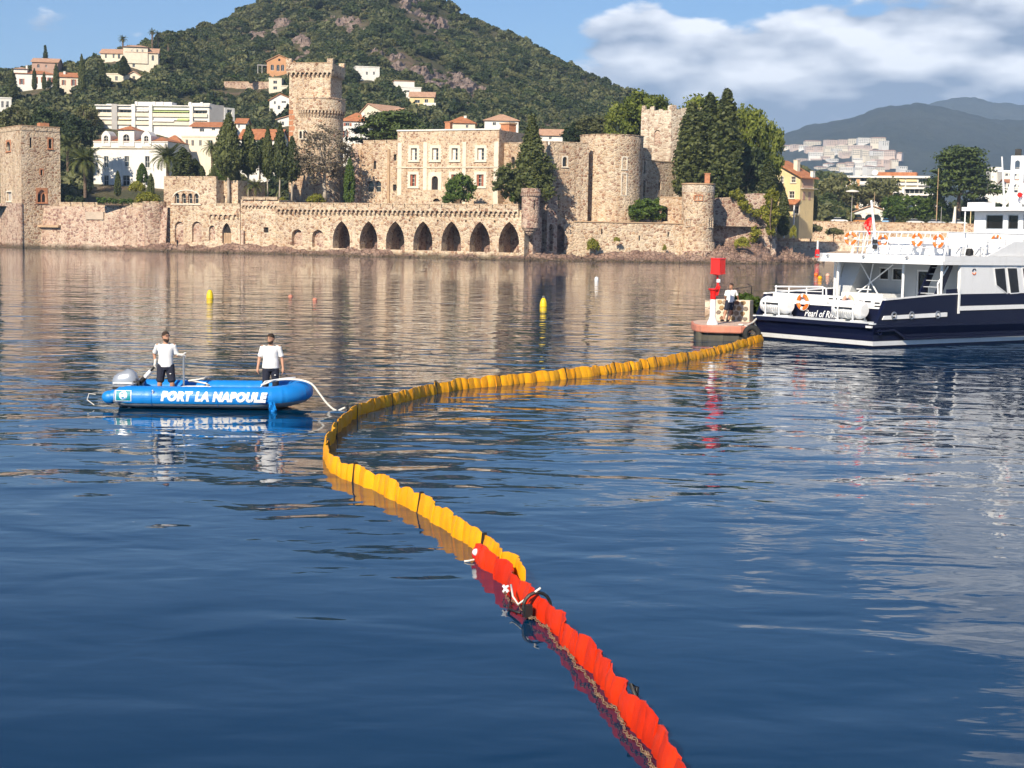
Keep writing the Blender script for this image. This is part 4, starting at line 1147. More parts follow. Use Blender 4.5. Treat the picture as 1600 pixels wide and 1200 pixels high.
def on_turret(u, v0, v1, w, k, mat_s, n=2):
    an = math.asin(max(-0.97, min(0.97, (u - 1090) / 25.2)))
    Mm = Matrix.Rotation(an, 4, 'Z') @ Matrix.Translation((0, -r * 0.995, 0))
    oo = []
    for i in range(n):
        xa = -w / 2 + i * w / n + 0.08; oo.append((xa, xa + w / n - 0.16, hz(v0), hz(v1), k))
    a, b = oo[0][0] - .16, oo[-1][1] + .16
    MB().wall(a, b, hz(v0) - .15, hz(v1) + .18, oo, -0.14, 0.3).shell(a, b, -0.14, 0.3, hz(v0) - .15, hz(v1) + .18).build('window_surround', mat_s, rr, M=Mm)
    for o in oo: MB().pane(o, 0.1).build('window', M['dark'], rr, M=Mm)
on_turret(1087.5, 313, 306, 1.5, None, M['brick']); on_turret(1073, 353.5, 343, 1.0, None, M['stone_pale']); on_turret(1108, 354.5, 341, 1.3, 'point', M['stone_pale'])
for an in (-0.62, -0.05, 0.55):
    o = (-0.7, 0.7, 0.6, 1.9, 'round')
    MB().wall(-0.95, .95, 0.3, 2.2, [o], -0.1, .3).shell(-.95, .95, -.1, .4, .3, 2.2).build('base_arch', M['stone_pink'], rr, M=Matrix.Rotation(an, 4, 'Z') @ Matrix.Translation((0, -r * 1.19, 0)))

# ragged wall that runs to the shore on the right
FE = UF(1113, 292, 1215, 295)
ew = thing('ragged_end_wall', 'ragged rubble wall with an ivy-framed doorway at the castle right end', 'wall', FE.M)
top = [(1113, 314), (1122, 309), (1140, 308), (1152, 313), (1160, 318), (1163, 303), (1180, 302), (1205, 303), (1206, 318), (1215, 322)]
dd = (FE.px(1180), FE.px(1191), FE.pz(1185, 342), FE.pz(1185, 326))
mb = MB()
for (u0, v0), (u1, v1) in zip(top[:-1], top[1:]):
    xa, xb = FE.px(u0), FE.px(u1)
    za, zb = FE.pz(u0, v0), FE.pz(u1, v1)
    if xb - xa < 0.3: continue
    if u0 == 1180:
        for a, b, lo_z, hi in ((xa, dd[0], -1, None), (dd[0], dd[1], -1, dd[2]), (dd[0], dd[1], dd[3], None), (dd[1], xb, -1, None)):
            mb.poly([(a, 0, lo_z), (b, 0, lo_z), (b, 0, hi if hi else zb), (a, 0, hi if hi else za)])
    else: mb.poly([(xa, 0, -1), (xb, 0, -1), (xb, 0, zb), (xa, 0, za)])
    mb.quad((xa, 0, za), (xb, 0, zb), (xb, 1.1, zb), (xa, 1.1, za)); mb.quad((xa, 1.1, -1), (xb, 1.1, -1), (xb, 1.1, zb), (xa, 1.1, za))
mb.build('wall', M['stone_pink'], ew); MB().quad((dd[0] - .1, 1.0, dd[2]), (dd[1] + .1, 1.0, dd[2]), (dd[1] + .1, 1.0, dd[3]), (dd[0] - .1, 1.0, dd[3])).build('doorway', M['dark'], ew)

# terrace ground inside the walls
def ground_poly(name, pts, z, mat):
    v = [P(u, 330, Y) for u, Y in pts]
    return MB().poly([(p.x, p.y, z) for p in v]).build(name, mat, kind='structure')
ground_poly('castle_terrace', [(-60, 323), (36, 322.5), (262, 307.8), (435, 297.8), (820, 273.8), (862, 284.5), (905, 287.5), (1000, 299), (1000, 345), (-60, 345)], 8.6, M['ground'])
ground_poly('lower_terrace', [(862, 281.9), (1068, 285.4), (1215, 295.5), (1215, 399), (1000, 345), (862, 345)], 6.9, M['ground'])

# ---------------------------------------------------------------- rocks along the shore
def rock_strip(name, line, h, depth, mat, seed, amp=0.6, cols=None):
    """line: (u, Y) of the waterline; the strip climbs from the water over depth to height h"""
    us = np.linspace(line[0][0], line[-1][0], cols or int(abs(line[-1][0] - line[0][0]) * 0.6))
    Ys = np.interp(us, [l[0] for l in line], [l[1] for l in line]); hs = np.interp(us, [l[0] for l in line], [l[2] if len(l) > 2 else h for l in line])
    rows = []
    for k in range(10):
        t = k / 9
        pts = []
        for u, Y, hh in zip(us, Ys, hs):
            yy = Y + depth * t; p = P(u, 390, yy)
            n = float(fbm(p.x / 1.3 + seed, p.y / 1.3 + t * 3, 3)); n2 = float(fbm(p.x / 5 + seed, p.y / 5, 2))
            z = -0.5 + (hh + 0.5) * t ** 0.7 + (n * amp + n2 * amp * 1.3) * min(1, t * 4)
            z = math.floor(z / 0.35) * 0.35 * 0.5 + z * 0.5
            pts.append((p.x + n * 0.3, yy - n2 * 1.4 + n * 0.5, z))
        rows.append(pts)
    rows = np.array(rows)
    return inst(name, np_mesh(name, rows.reshape(-1, 3), grid_faces(rows.shape[0], rows.shape[1]), mat, False), kind='structure')
rock_strip('shore_rocks', [(-60, 322, 1.0), (60, 318.5, 1.2), (240, 302, 1.3), (300, 299, 1.6), (435, 291, 1.6), (640, 278.5, 1.3), (820, 267.5, 1.0), (870, 274, 1.6), (1000, 277, 1.8), (1070, 277, 1.8), (1130, 279, 2.0)], 1.4, 6.0, M['rock'], 3)
rock_strip('headland_rocks', [(1095, 283, 3.0), (1130, 280, 4.6), (1180, 283, 4.6), (1220, 288, 3.4), (1260, 297, 2.0), (1290, 306, 0.7)], 3, 13.0, M['rock'], 8, amp=1.1, cols=150)
# ---------------------------------------------------------------- houses on the slope
KEEP_CLEAR = []        # (a0, a1, Yfront, Yback) where no tree of the wood may stand
def clear(u0, u1, Y, front=16, back=10):
    KEEP_CLEAR.append((ray(u0, 200).x, ray(u1, 200).x, Y - front, Y + back))
def win_px(parent, fr, rects, mat_fr=None, pane=None, mull=(1, 0), shut=None, y=0.18):
    for rc in rects:
        o = fr.rect(*rc[:4]) + tuple(rc[4:])
        w_ = window(parent, o, y, mat_fr or M['shut_w'], pane, mull, 0.06)
        if shut:
            hw = (o[1] - o[0]) * 0.5
            MB().box(o[0] - hw - .03, o[0] - .03, -0.07, -0.012, o[2], o[3]).build('shutter', shut, w_); MB().box(o[1] + .03, o[1] + hw + .03, -0.07, -0.012, o[2], o[3]).build('shutter', shut, w_)
def house(label, u0, u1, ve, vb, wall='white', roof='hip', vr=None, depth=9.0, skew=0.0, wins=(), shut=None, Y=None, tile='tile', eave=0.45, apex=None, drop=6.0, name='villa', arch=False, cat='house', over=None):
    """walls from photo columns u0..u1, eaves at ve, foot at vb, ridge seen at vr"""
    um = (u0 + u1) / 2
    if Y is None: Y = ground_hit(um, vb).y
    fr = UF(u0, Y - skew / 2, u1, Y + skew / 2, 0, (ve + vb) / 2)
    clear(u0 - 2, u1 + 2, Y, 18, depth + 3)
    t = thing(name, label, cat, fr.M)
    L = fr.L; z0 = max(-3.5, fr.pz(um, vb) - drop); z1 = fr.pz(um, ve)
    ops = [fr.rect(*w[:4]) + ((w[4],) if len(w) > 4 else ()) for w in wins]
    mb = MB().wall(0, L, z0, z1, ops, 0, 0.25); mb.shell(0, L, 0, depth, z0, z1, top=(roof == 'flat'))
    mt = M[tile]
    if roof == 'flat':
        mb.build('wall', M[wall], t); MB().box(-0.15, L + .15, -0.15, depth + .15, z1 + .002, z1 + 0.32).build('roof', M[wall], t)
    else:
        e = eave
        if roof == 'hip':
            h = fr.pz(um, vr, depth * 0.45) - z1; i = min(L * 0.45, depth * 0.45)
            mb.build('wall', M[wall], t)
            b = [(-e, -e, z1), (L + e, -e, z1), (L + e, depth + e, z1), (-e, depth + e, z1)]; r0, r1 = (i, depth / 2, z1 + h), (L - i, depth / 2, z1 + h)
            MB().add(b + [r0, r1, (-e, -e, z1 - .12), (L + e, -e, z1 - .12), (L + e, depth + e, z1 - .12), (-e, depth + e, z1 - .12)],
                     [(0, 1, 5, 4), (1, 2, 5), (2, 3, 4, 5), (3, 0, 4), (0, 6, 7, 1), (1, 7, 8, 2), (3, 2, 8, 9), (0, 3, 9, 6), (6, 9, 8, 7)]).build('roof', mt, t)
        elif roof == 'side':       # ridge parallel to the front
            h = fr.pz(um, vr, depth * 0.5) - z1
            for x in (0, L): mb.poly([(x, 0, z1), (x, depth, z1), (x, depth / 2, z1 + h)])
            mb.build('wall', M[wall], t)
            k = h / (depth / 2)
            MB().extrx([(-e, z1 - e * k), (depth / 2, z1 + h), (depth + e, z1 - e * k), (depth + e, z1 - e * k + .2), (depth / 2, z1 + h + .22), (-e, z1 - e * k + .2)], -e, L + e).build('roof', mt, t)
        else:                      # gable to the front
            ax = fr.px(apex, 0, ve) if apex else L / 2; h = fr.pz(um, vr) - z1
            for y in (0, depth): mb.poly([(0, y, z1), (L, y, z1), (ax, y, z1 + h)])
            mb.build('wall', M[wall], t)
            k0, k1 = h / ax, h / (L - ax)
            MB().prism([(-e, z1 - e * k0 + .003), (ax, z1 + h + .003), (L + e, z1 - e * k1 + .003), (L + e, z1 - e * k1 + .2), (ax, z1 + h + .24), (-e, z1 - e * k0 + .2)], -e, depth + e).build('roof', mt, t)
    win_px(t, fr, wins, shut=shut)
    return t, fr, z1, L
def chimney(t, x0, x1, y0, y1, z0, z1, mat='white'):
    MB().box(x0, x1, y0, y1, z0, z1).box(x0 - .08, x1 + .08, y0 - .08, y1 + .08, z1 + .002, z1 + .12).build('chimney', M[mat], t)

# upper left group
t, fr, z1, L = house('white villa with red shutters at the far left of the hilltop', 24, 84, 115, 140, 'white', 'hip', 110, 9, 2, [(32, 123, 36, 132), (53, 120, 57, 130), (66, 120, 70, 129), (76, 121, 80, 130)], M['shut_r'])
MB().box(fr.px(24), fr.px(45), -0.05, 6, z1, fr.pz(34, 108)).build('corner_tower', M['white'], t)
MB().add([(fr.px(23), -.6, fr.pz(34, 107.8)), (fr.px(46), -.6, fr.pz(34, 107.8)), (fr.px(46), 6.5, fr.pz(34, 107.8)), (fr.px(23), 6.5, fr.pz(34, 107.8)), (fr.px(34.5), 3, fr.pz(34, 103.5))], [(0, 1, 4), (1, 2, 4), (2, 3, 4), (3, 0, 4), (3, 2, 1, 0)]).build('tower_roof', M['tile_p'], t)
chimney(t, fr.px(41.5), fr.px(44), 2, 3, z1, fr.pz(43, 102))
house('tall brown brick house behind the white hilltop villa', 50, 90, 97, 122, 'pinkp', 'side', 92, 9, 1, [(58, 100, 62, 106, 'round'), (71, 101, 73.5, 105.5)], None, tile='tile_p')
t, fr, z1, L = house('white house with two pink roofs beside a slim dark cypress on the hilltop', 93, 122, 120, 146, 'cream', 'side', 114.5, 8, 1, [(98, 125, 101, 133), (113, 124, 117, 134)], M['shut_r'])
chimney(t, fr.px(100), fr.px(103), 2, 3, z1, fr.pz(101, 111))
t, fr, z1, L = house('cream villa on the ridge with a square tower and arched windows', 197, 247, 82, 108, 'cream', 'side', 76, 10, 2, [(203, 86, 207, 94), (212, 86, 216, 95), (228, 84, 232, 94, 'round'), (237, 86, 241, 95, 'round'), (207, 98, 211, 105)], tile='tile_p')
MB().box(fr.px(194), fr.px(232), -0.4, 7, z1 - 4, fr.pz(212, 74)).build('square_tower', M['cream'], t)
MB().add([(fr.px(192), -1, fr.pz(212, 73.6)), (fr.px(234), -1, fr.pz(212, 73.6)), (fr.px(234), 7.6, fr.pz(212, 73.6)), (fr.px(192), 7.6, fr.pz(212, 73.6)), (fr.px(206), 3.3, fr.pz(212, 69)), (fr.px(220), 3.3, fr.pz(212, 69))], [(0, 1, 5, 4), (1, 2, 5), (2, 3, 4, 5), (3, 0, 4), (3, 2, 1, 0)]).build('tower_roof', M['tile_p'], t)
win_px(t, fr, [(205, 77, 208, 82), (213, 77, 216, 82), (221, 77, 224, 82)], y=-0.41)
house('low cream house joined to the left of the ridge villa', 157, 194, 83, 96, 'cream', 'side', 77.5, 8, 0, [(164, 85, 167, 91), (176, 85, 179, 91), (184, 85, 188, 92)], tile='tile_p')
house('small cream gabled house below the ridge villa', 198, 220, 118, 125, 'cream', 'front', 112, 6, 0, [(207, 119, 211, 124)], tile='tile_p')
house('little white flat-roofed house among olive trees left of the gabled one', 163, 196, 116, 130, 'cream', 'flat', None, 6, 0, [(166, 119, 170, 126), (180, 119, 184, 126)])
house('white flat building cut by the left photo edge below the hilltop', -30, 18, 153, 176, 'white', 'flat', None, 9, 3, [(2, 158, 6, 168), (10, 158, 14, 168)])

# long pale apartment block
Yb = ground_hit(250, 200).y - 8
fr = UF(150, Yb, 327, Yb - 3, 0, 185)
ap = thing('apartment_block', 'long white apartment block with rows of balconies above the white villa', 'apartments', fr.M)
clear(140, 372, Yb, 40, 16)
L = fr.L; z_a, z_b, z_c, z_d = fr.pz(240, 206), fr.pz(240, 193.5), fr.pz(240, 180.5), fr.pz(240, 166)
bays = [(152, 176), (185.5, 207), (213.5, 234), (240, 297), (303, 324)]
ops = []
for (a, b) in bays:
    ops += [(fr.px(a), fr.px(b), z_c - 0.1, z_d - 1.0), (fr.px(a), fr.px(b), z_b - 0.1, z_c - 1.3)]
MB().wall(0, L, z_a - 6, z_d, ops, 0, 1.8).shell(0, L, 0, 12, z_a - 6, z_d).build('wall', M['white'], ap)
for i, o in enumerate(ops):
    w_ = window(ap, o, 1.75, M['shut_w'], M['glass'], (3 if i // 2 != 3 else 7, 0), 0.12)
    MB().box(o[0] - .1, o[1] + .1, -0.5, -0.35, o[2] - 0.25, o[2] + 0.85).build('balcony_front', M['cream'], ap)
    MB().box(o[0] - .1, o[1] + .1, -0.345, 0.3, o[2] - 0.25, o[2] - 0.1).build('balcony_floor', M['white'], ap)
for (a, b, v0, v1, mm) in ((240, 273, 186, 190, 'shut_w'), (278, 296, 184.5, 188, 'awning_g'), (240, 296, 173, 175, 'awning_g'), (215, 233, 172, 174.5, 'shut_w'), (187, 206, 186, 188, 'awning_y')):
    zt_, zb_ = fr.pz(260, v0), fr.pz(260, v1)
    MB().hexa([(fr.px(a), -0.9, zb_ - .08), (fr.px(b), -0.9, zb_ - .08), (fr.px(b), 0.2, zt_ - .08), (fr.px(a), 0.2, zt_ - .08)], [(fr.px(a), -0.9, zb_), (fr.px(b), -0.9, zb_), (fr.px(b), 0.2, zt_), (fr.px(a), 0.2, zt_)]).build('awning', M[mm], ap)
for (a, b) in ((176.5, 185), (207.5, 213), (234.5, 239.5), (297.5, 302.5)): MB().box(fr.px(a), fr.px(b), -0.75, -0.003, z_a - 6, z_d + 0.5).build('pier', M['white'] if a != 176.5 else M['grey'], ap)
MB().box(-0.2, L + .2, -0.55, 12, z_d + .002, z_d + 0.3).build('roof', M['white'], ap)
for (a, b, h) in ((205, 262, 1.6), (288, 322, 1.4), (160, 172, 0.9)): MB().box(fr.px(a), fr.px(b), 4, 9, z_d + .303, z_d + h).build('penthouse', M['white'], ap)
for u in (208, 236, 248, 292, 310): MB().box(fr.px(u), fr.px(u) + 0.7, 2, 2.7, z_d + .304, z_d + 1.5).build('roof_vent', M['white'], ap)
fr2 = UF(327.3, Yb - 3, 366, Yb + 3, 0, 185)
MB().box(0, fr2.px(350), 0, 10, z_a - 6, fr.pz(327, 163)).build('grey_side_wing', M['grey'], ap, M=fr.M.inverted() @ fr2.M)
ow = (fr2.px(354), fr2.px(362), fr.pz(358, 190), fr.pz(358, 169))
MB().wall(fr2.px(350) + .003, fr2.L, z_a - 6, fr.pz(327, 166), [ow], -0.2, 0.6).shell(fr2.px(350) + .003, fr2.L, -.2, 10, z_a - 6, fr.pz(327, 166)).build('end_wing', M['white'], ap, M=fr.M.inverted() @ fr2.M)
w_ = window(ap, ow, 0.35, M['shut_w'], None, (2, 2), .1); w_.matrix_local = fr.M.inverted() @ fr2.M

# white villa with dormers
fr = UF(146, 366, 262, 362, 0, 250)
vi = thing('dormer_villa', 'white villa with round-topped dormers and a red roof behind the palms', 'house', fr.M)
clear(120, 300, 362, 30, 12)
L = fr.L; z0 = 8; zc = fr.pz(204, 221)
wo = [(fr.px(163), fr.px(170), fr.pz(166, 262), fr.pz(166, 244)), (fr.px(195), fr.px(202), fr.pz(198, 260), fr.pz(198, 244)), (fr.px(227), fr.px(234), fr.pz(230, 262), fr.pz(230, 244)), (fr.px(192), fr.px(203), fr.pz(198, 290), fr.pz(198, 274)),
      (fr.px(163), fr.px(170), fr.pz(166, 290), fr.pz(166, 274)), (fr.px(227), fr.px(234), fr.pz(230, 290), fr.pz(230, 274))]
MB().wall(0, L, z0, zc, wo, 0, .3).shell(0, L, 0, 12, z0, zc, top=False).build('wall', M['white'], vi)
for o in wo: window(vi, o, 0.25, M['shut_w'], None, (1, 1)); surround(vi, o, 0, M['white'], 0.15, 0.06)
MB().box(-.3, L + .3, -.35, 0.1, fr.pz(204, 232), fr.pz(204, 230.5)).build('cornice', M['trim'], vi); MB().box(-.2, L + .2, -.2, 0.1, fr.pz(204, 222), zc + .1).build('cornice', M['white'], vi)
MB().add([(-.3, -.3, zc + .102), (L + .3, -.3, zc + .102), (L + .3, 12.3, zc + .102), (-.3, 12.3, zc + .102), (3.5, 5, fr.pz(204, 212)), (L - 3.5, 5, fr.pz(204, 212))], [(0, 1, 5, 4), (1, 2, 5), (2, 3, 4, 5), (3, 0, 4), (3, 2, 1, 0)]).build('roof', M['tile'], vi)
for (a, b, vt, big) in ((160, 174, 208, 0), (186, 211, 203, 1), (222, 237, 208, 0)):
    x0, x1 = fr.px(a), fr.px(b); zt_ = fr.pz(200, vt); m_ = (x0 + x1) / 2
    o = (fr.px((a + b) / 2 - (5 if big else 3.5)), fr.px((a + b) / 2 + (5 if big else 3.5)), fr.pz(200, 226 if not big else 227), fr.pz(200, 212 if not big else 210), 'round')
    d = MB().wall(x0, x1, zc - 1.2, zt_ - (0 if big else .6), [o], -0.25, .3).shell(x0, x1, -.25, 5, zc - 1.2, zt_ - (0 if big else .6))
    if not big: d.prism([(x0 + (x1 - x0) * k / 10, zt_ - .6 + 1.1 * math.sin(math.pi * k / 10)) for k in range(11)], -.25, 3)
    dm = d.build('dormer', M['white'], vi)
    w_ = window(vi, o, 0.0, M['shut_w'], None, (1, 2), .07)
    if big: MB().add([(x0 - .3, -.7, zt_ + .002), (x1 + .3, -.7, zt_ + .002), (x1 + .3, 5.3, zt_ + .002), (x0 - .3, 5.3, zt_ + .002), (m_, 2, fr.pz(198, 195.5))], [(0, 1, 4), (1, 2, 4), (2, 3, 4), (3, 0, 4), (3, 2, 1, 0)]).build('dormer_roof', M['tile'], dm)

# houses between villa and keep
house('low house with a red hipped roof right of the dormer villa', 252, 283, 224, 262, 'white', 'hip', 211, 8, 0, [(262, 232, 266, 240)], Y=372, drop=12)
t, fr, z1, L = house('white terrace house with a flat roof right of the low red-roofed house', 284, 340, 214, 240, 'cream', 'flat', None, 9, -2, [(290, 218, 294, 228), (299, 219, 303, 228), (311, 219, 315, 228), (325, 219, 332, 226)], Y=376, drop=12)
house('upper white house with a flat red roof in front of the apartment block', 300, 352, 197.5, 214, 'white', 'side', 192, 8, -1, [(312, 201, 319, 206), (331, 200, 336, 204), (343, 201, 348, 205)], Y=392, drop=12, eave=.6)
house('white house with a long red roof between cypresses and keep', 374, 436, 217, 250, 'white', 'side', 203, 9, -1, [(404, 220, 409, 229), (413, 220, 417, 229)], Y=372, drop=12)
house('small white house with orange roof just above the long red roof', 369, 384, 192, 204, 'white', 'side', 186, 6, 0, [(372, 195, 375, 200)], Y=400, drop=12)
# left of the keep, going up
t, fr, z1, L = house('orange ochre house with a curved gable left of the keep top', 417, 460, 96, 115, 'ochre', 'front', 86, 9, 1, [(423, 101, 428, 110, 'round'), (432, 101, 437, 111, 'round'), (439, 101, 444, 111, 'round'), (447, 101, 452, 111, 'round')], apex=436, tile='ochre')
MB().lathe([(0.02, 0), (0.5, 0)], 14, cap=False).build('round_window', M['dark'], t, M=Matrix.Translation((fr.px(435.5), -0.02, fr.pz(435, 93.5))) @ Matrix.Rotation(R(90), 4, 'X'))
mb = MB().box(fr.px(401), fr.px(416), 0.5, 5, fr.pz(408, 102), fr.pz(408, 100.8))
for u in (401.5, 408): mb.box(fr.px(u), fr.px(u) + .25, .6, .85, fr.pz(408, 118), fr.pz(408, 102) - .002)
mb.build('pergola', M['grey'], t)
house('small beige square house under the orange house', 420, 440, 123, 142, 'cream', 'flat', None, 6, 0, [(427, 126, 433, 131), (427, 135, 433, 140)])
house('cream annexe wall house touching the keep under the orange house', 440, 458, 135, 150, 'cream', 'flat', None, 5, 0, [(445, 138, 449, 143)])
t, fr, z1, L = house('white villa with orange roof peeping out left of the keep', 421, 462, 157, 181, 'white', 'front', 147, 9, 0, [(434, 165, 438, 171), (440, 158, 447, 161), (428, 158, 431, 163)], apex=438)
house('low white house with a pale roof at the keep left flank', 426, 462, 189, 202, 'white', 'front', 181, 7, 0, [(440, 190, 444, 196)], apex=452, tile='tile_p')
fr = UF(350, ground_hit(385, 138).y, 422, ground_hit(385, 138).y - 2, 0, 130)
rw2 = thing('retaining_wall', 'pinkish retaining wall on the slope below the orange house', 'wall', fr.M); clear(350, 422, ground_hit(385, 138).y, 14, 2)
MB().box(0, fr.L, 0, .6, fr.pz(385, 140), fr.pz(385, 128)).build('wall', M['stone_pink'], rw2); MB().box(-.05, fr.L + .05, -.08, .68, fr.pz(385, 128) + .002, fr.pz(385, 127.3)).build('coping', M['coping'], rw2)
# right of the keep
house('white box house alone on the dark slope right of the keep', 556, 593, 105, 127, 'white', 'flat', None, 8, 2, [(572, 112, 575, 117), (583, 112, 586, 117)])
t, fr, z1, L = house('white stepped house above the yellow one on the slope', 614, 658, 137, 152, 'white', 'flat', None, 8, 2, [(632, 141, 640, 144)])
MB().box(fr.px(614), fr.px(645), -.1, 7, z1 + .3, fr.pz(630, 127)).build('upper_storey', M['white'], t); MB().box(fr.px(613.5), fr.px(645.5), -.3, 7.2, fr.pz(630, 127) + .002, fr.pz(630, 126)).build('roof', M['tile_p'], t); clear(612, 680, 560, 5, 3)
t, fr, z1, L = house('yellow house with a balcony on the slope behind the palace', 640, 678, 151, 174, 'yellow', 'side', 144.5, 8, 0, [(663.5, 155, 669, 164), (648, 156, 656, 161)], tile='tile_p')
MB().box(fr.px(660), fr.px(679), -1.4, 0, fr.pz(668, 165.5), fr.pz(668, 164.5)).box(fr.px(660), fr.px(679), -1.4, -1.3, fr.pz(668, 164.5) + .002, fr.pz(668, 161)).build('balcony', M['white'], t)
t, fr, z1, L = house('cream gabled house with a long pinkish roof right of the keep', 561, 604, 178, 188, 'cream', 'front', 162, 13, -8, [(577, 172, 581, 178)], apex=576, tile='tile_p')
house('low cream wing with three windows under the pinkish roof', 604, 627, 177, 190, 'cream', 'side', 170, 6, -1, [(608, 179, 611, 184), (615, 179, 618, 184), (621, 179, 624, 184)], tile='tile_p')
t, fr, z1, L = house('white house with orange hipped roof just right of the keep', 533, 577, 189, 220, 'white', 'hip', 176, 9, 0, [(540, 192, 546, 197), (538, 204, 542, 214), (556, 202, 560, 208)], M['shut_r'], Y=400, drop=12)
chimney(t, fr.px(563), fr.px(567), 2, 3, z1, fr.pz(565, 175))
t, fr, z1, L = house('cream house with red roof behind the palace left chimney', 700, 742, 192, 206, 'cream', 'hip', 182, 8, 0, [(728, 195, 732, 200)], Y=420, drop=12)
chimney(t, fr.px(722), fr.px(726), 3, 4, z1, fr.pz(724, 180))
house('white house with pale orange hipped roof behind the palace right chimney', 757, 810, 188, 207, 'white', 'hip', 178.5, 9, 0, [(794, 191, 805, 194), (770, 191, 775, 196)], Y=420, drop=12, tile='tile_p')
house('small white house with pink roof behind the conical conifer', 845, 879, 211, 226, 'white', 'side', 203, 7, 0, [(858, 213, 862, 218)], Y=400, drop=12, tile='tile_p')

# yellow house right of the castle
fr = UF(1196, 352, 1250, 346, 0, 300)
yh = thing('yellow_house', 'tall yellow house with orange gabled roof right of the castle', 'house', fr.M)
ax = fr.px(1207, 0, 255); L = fr.L; ze = fr.pz(1250, 276); zr = fr.pz(1207, 251); z0 = 5.0; dp = 6.0
xl = -2.0; zl = zr - (ax - xl) * (zr - ze) / (L - ax)
wo = [fr.rect(1236.5, 276, 1243, 285), fr.rect(1233, 299, 1241, 309.5), fr.rect(1219, 276, 1224, 285), fr.rect(1219, 299, 1224, 309.5), fr.rect(1240, 322, 1248, 334)]
mb = MB().wall(xl, L, z0, min(zl, ze), wo, 0, .3); mb.poly([(xl, 0, min(zl, ze)), (L, 0, ze), (ax, 0, zr), (xl, 0, zl)])
mb.shell(xl, L, 0, dp, z0, min(zl, ze), top=False); mb.poly([(xl, dp, ze), (L, dp, ze), (ax, dp, zr), (xl, dp, zl)])
mb.build('wall', M['yellow'], yh)
for o in wo: window(yh, o, .25, M['shut_w'], M['dark'], (1, 1)); surround(yh, o, 0, M['cream'], .15, .05)
k = (zr - ze) / (L - ax); e = .8
MB().prism([(xl - e, zl - e * k), (ax, zr), (L + e, ze - e * k), (L + e, ze - e * k + .25), (ax, zr + .28), (xl - e, zl - e * k + .25)], -e, dp + e).build('roof', M['tile'], yh)
rr_ = MB().box(L - .05, L + .1, 0.8, dp - .8, fr.pz(1258, 293), fr.pz(1258, 278)).build('loggia', M['pinkp'], yh)
MB().box(L, L + .9, .2, dp, fr.pz(1258, 294.5), fr.pz(1258, 293.5)).build('balcony', M['cream'], yh)
for yy in (1.2, 3.6): MB().box(L, L + .06, yy, yy + 1.0, fr.pz(1258, 312), fr.pz(1258, 299)).build('shutter', M['pinkp'], yh)
MB().hexa([(fr.px(1231), -2.2, fr.pz(1240, 320)), (L + .3, -2.2, fr.pz(1240, 320)), (L + .3, 0, fr.pz(1240, 313)), (fr.px(1231), 0, fr.pz(1240, 313))], [(fr.px(1231), -2.2, fr.pz(1240, 319)), (L + .3, -2.2, fr.pz(1240, 319)), (L + .3, 0, fr.pz(1240, 311.5)), (fr.px(1231), 0, fr.pz(1240, 311.5))]).build('porch_roof', M['tile'], yh)
for u in (1232.5, 1247): MB().box(fr.px(u), fr.px(u) + .25, -2.0, -1.75, z0, fr.pz(1240, 320) - .01).build('porch_post', M['white'], yh)
chimney(yh, fr.px(1230), fr.px(1236), 2, 3.2, ze, fr.pz(1233, 250), 'cream'); chimney(yh, fr.px(1264, 4), fr.px(1268, 4), 4, 5, ze, fr.pz(1266, 268, 4), 'white')
clear(1196, 1275, 352, 40, 10)

# apartments, arcaded pavilion and parking terrace on the right
fr = UF(1322, 470, 1452, 462, 0, 290)
bl = thing('apartment_block', 'white apartment block with orange end walls above the parking terrace', 'apartments', fr.M); clear(1322, 1470, 470, 50, 16)
zt = fr.pz(1390, 278)
ops = []; z = zt - 0.5
fl = [(278.5, 288), (290.5, 300), (302.5, 311)]
cols = [(1328, 1336), (1342, 1362), (1364, 1387), (1395, 1412), (1414, 1431), (1433, 1450)]
for (va, vb_) in fl:
    for (a, b) in cols: ops.append((fr.px(a), fr.px(b), fr.pz(a, vb_ + (a - 1390) * .012), fr.pz(a, va + (a - 1390) * .012)))
MB().wall(0, fr.L, 5, zt, ops, 0, 1.6, ).shell(0, fr.L, 0, 12, 5, zt).build('wall', M['white'], bl)
for o in ops:
    window(bl, o, 1.5, M['shut_w'], M['glass'], (2, 0), .1); MB().box(o[0] - .05, o[1] + .05, -.35, -.2, o[2] - .2, o[2] + .8).build('balcony_front', M['white'], bl)
MB().box(-.3, fr.L + .3, -.8, 12, zt + .002, zt + .6).build('roof', M['white'], bl); MB().box(fr.px(1366), fr.px(1428), 4, 9, zt + .602, zt + 1.9).build('roof_tiles', M['tile'], bl)
for (a, b) in ((1322.5, 1327), (1336.5, 1341.5), (1388, 1394)): MB().box(fr.px(a), fr.px(b), -.12, -.003, 5, zt - .2).build('orange_panel', M['ochre'], bl)
for o in (ops[3], ops[4], ops[9], ops[10]): MB().hexa([(o[0], -.9, o[3] - 1.0), (o[1], -.9, o[3] - 1.0), (o[1], .1, o[3] - .25), (o[0], .1, o[3] - .25)], [(o[0], -.9, o[3] - .93), (o[1], -.9, o[3] - .93), (o[1], .1, o[3] - .18), (o[0], .1, o[3] - .18)]).build('awning', M['awning_y'], bl)
MB().lathe([(.02, 0), (.5, .05), (.9, .25)], 14).build('satellite_dish', M['white'], bl, M=Matrix.Translation((fr.px(1364), 2, zt + 1.6)) @ Matrix.Rotation(R(70), 4, 'X'))
fr2 = UF(1404, 452, 1475, 446, 0, 300)
st_ = thing('stepped_apartments', 'white stepped terrace flats in front of the right apartment block', 'apartments', fr2.M); clear(1404, 1480, 452, 30, 6)
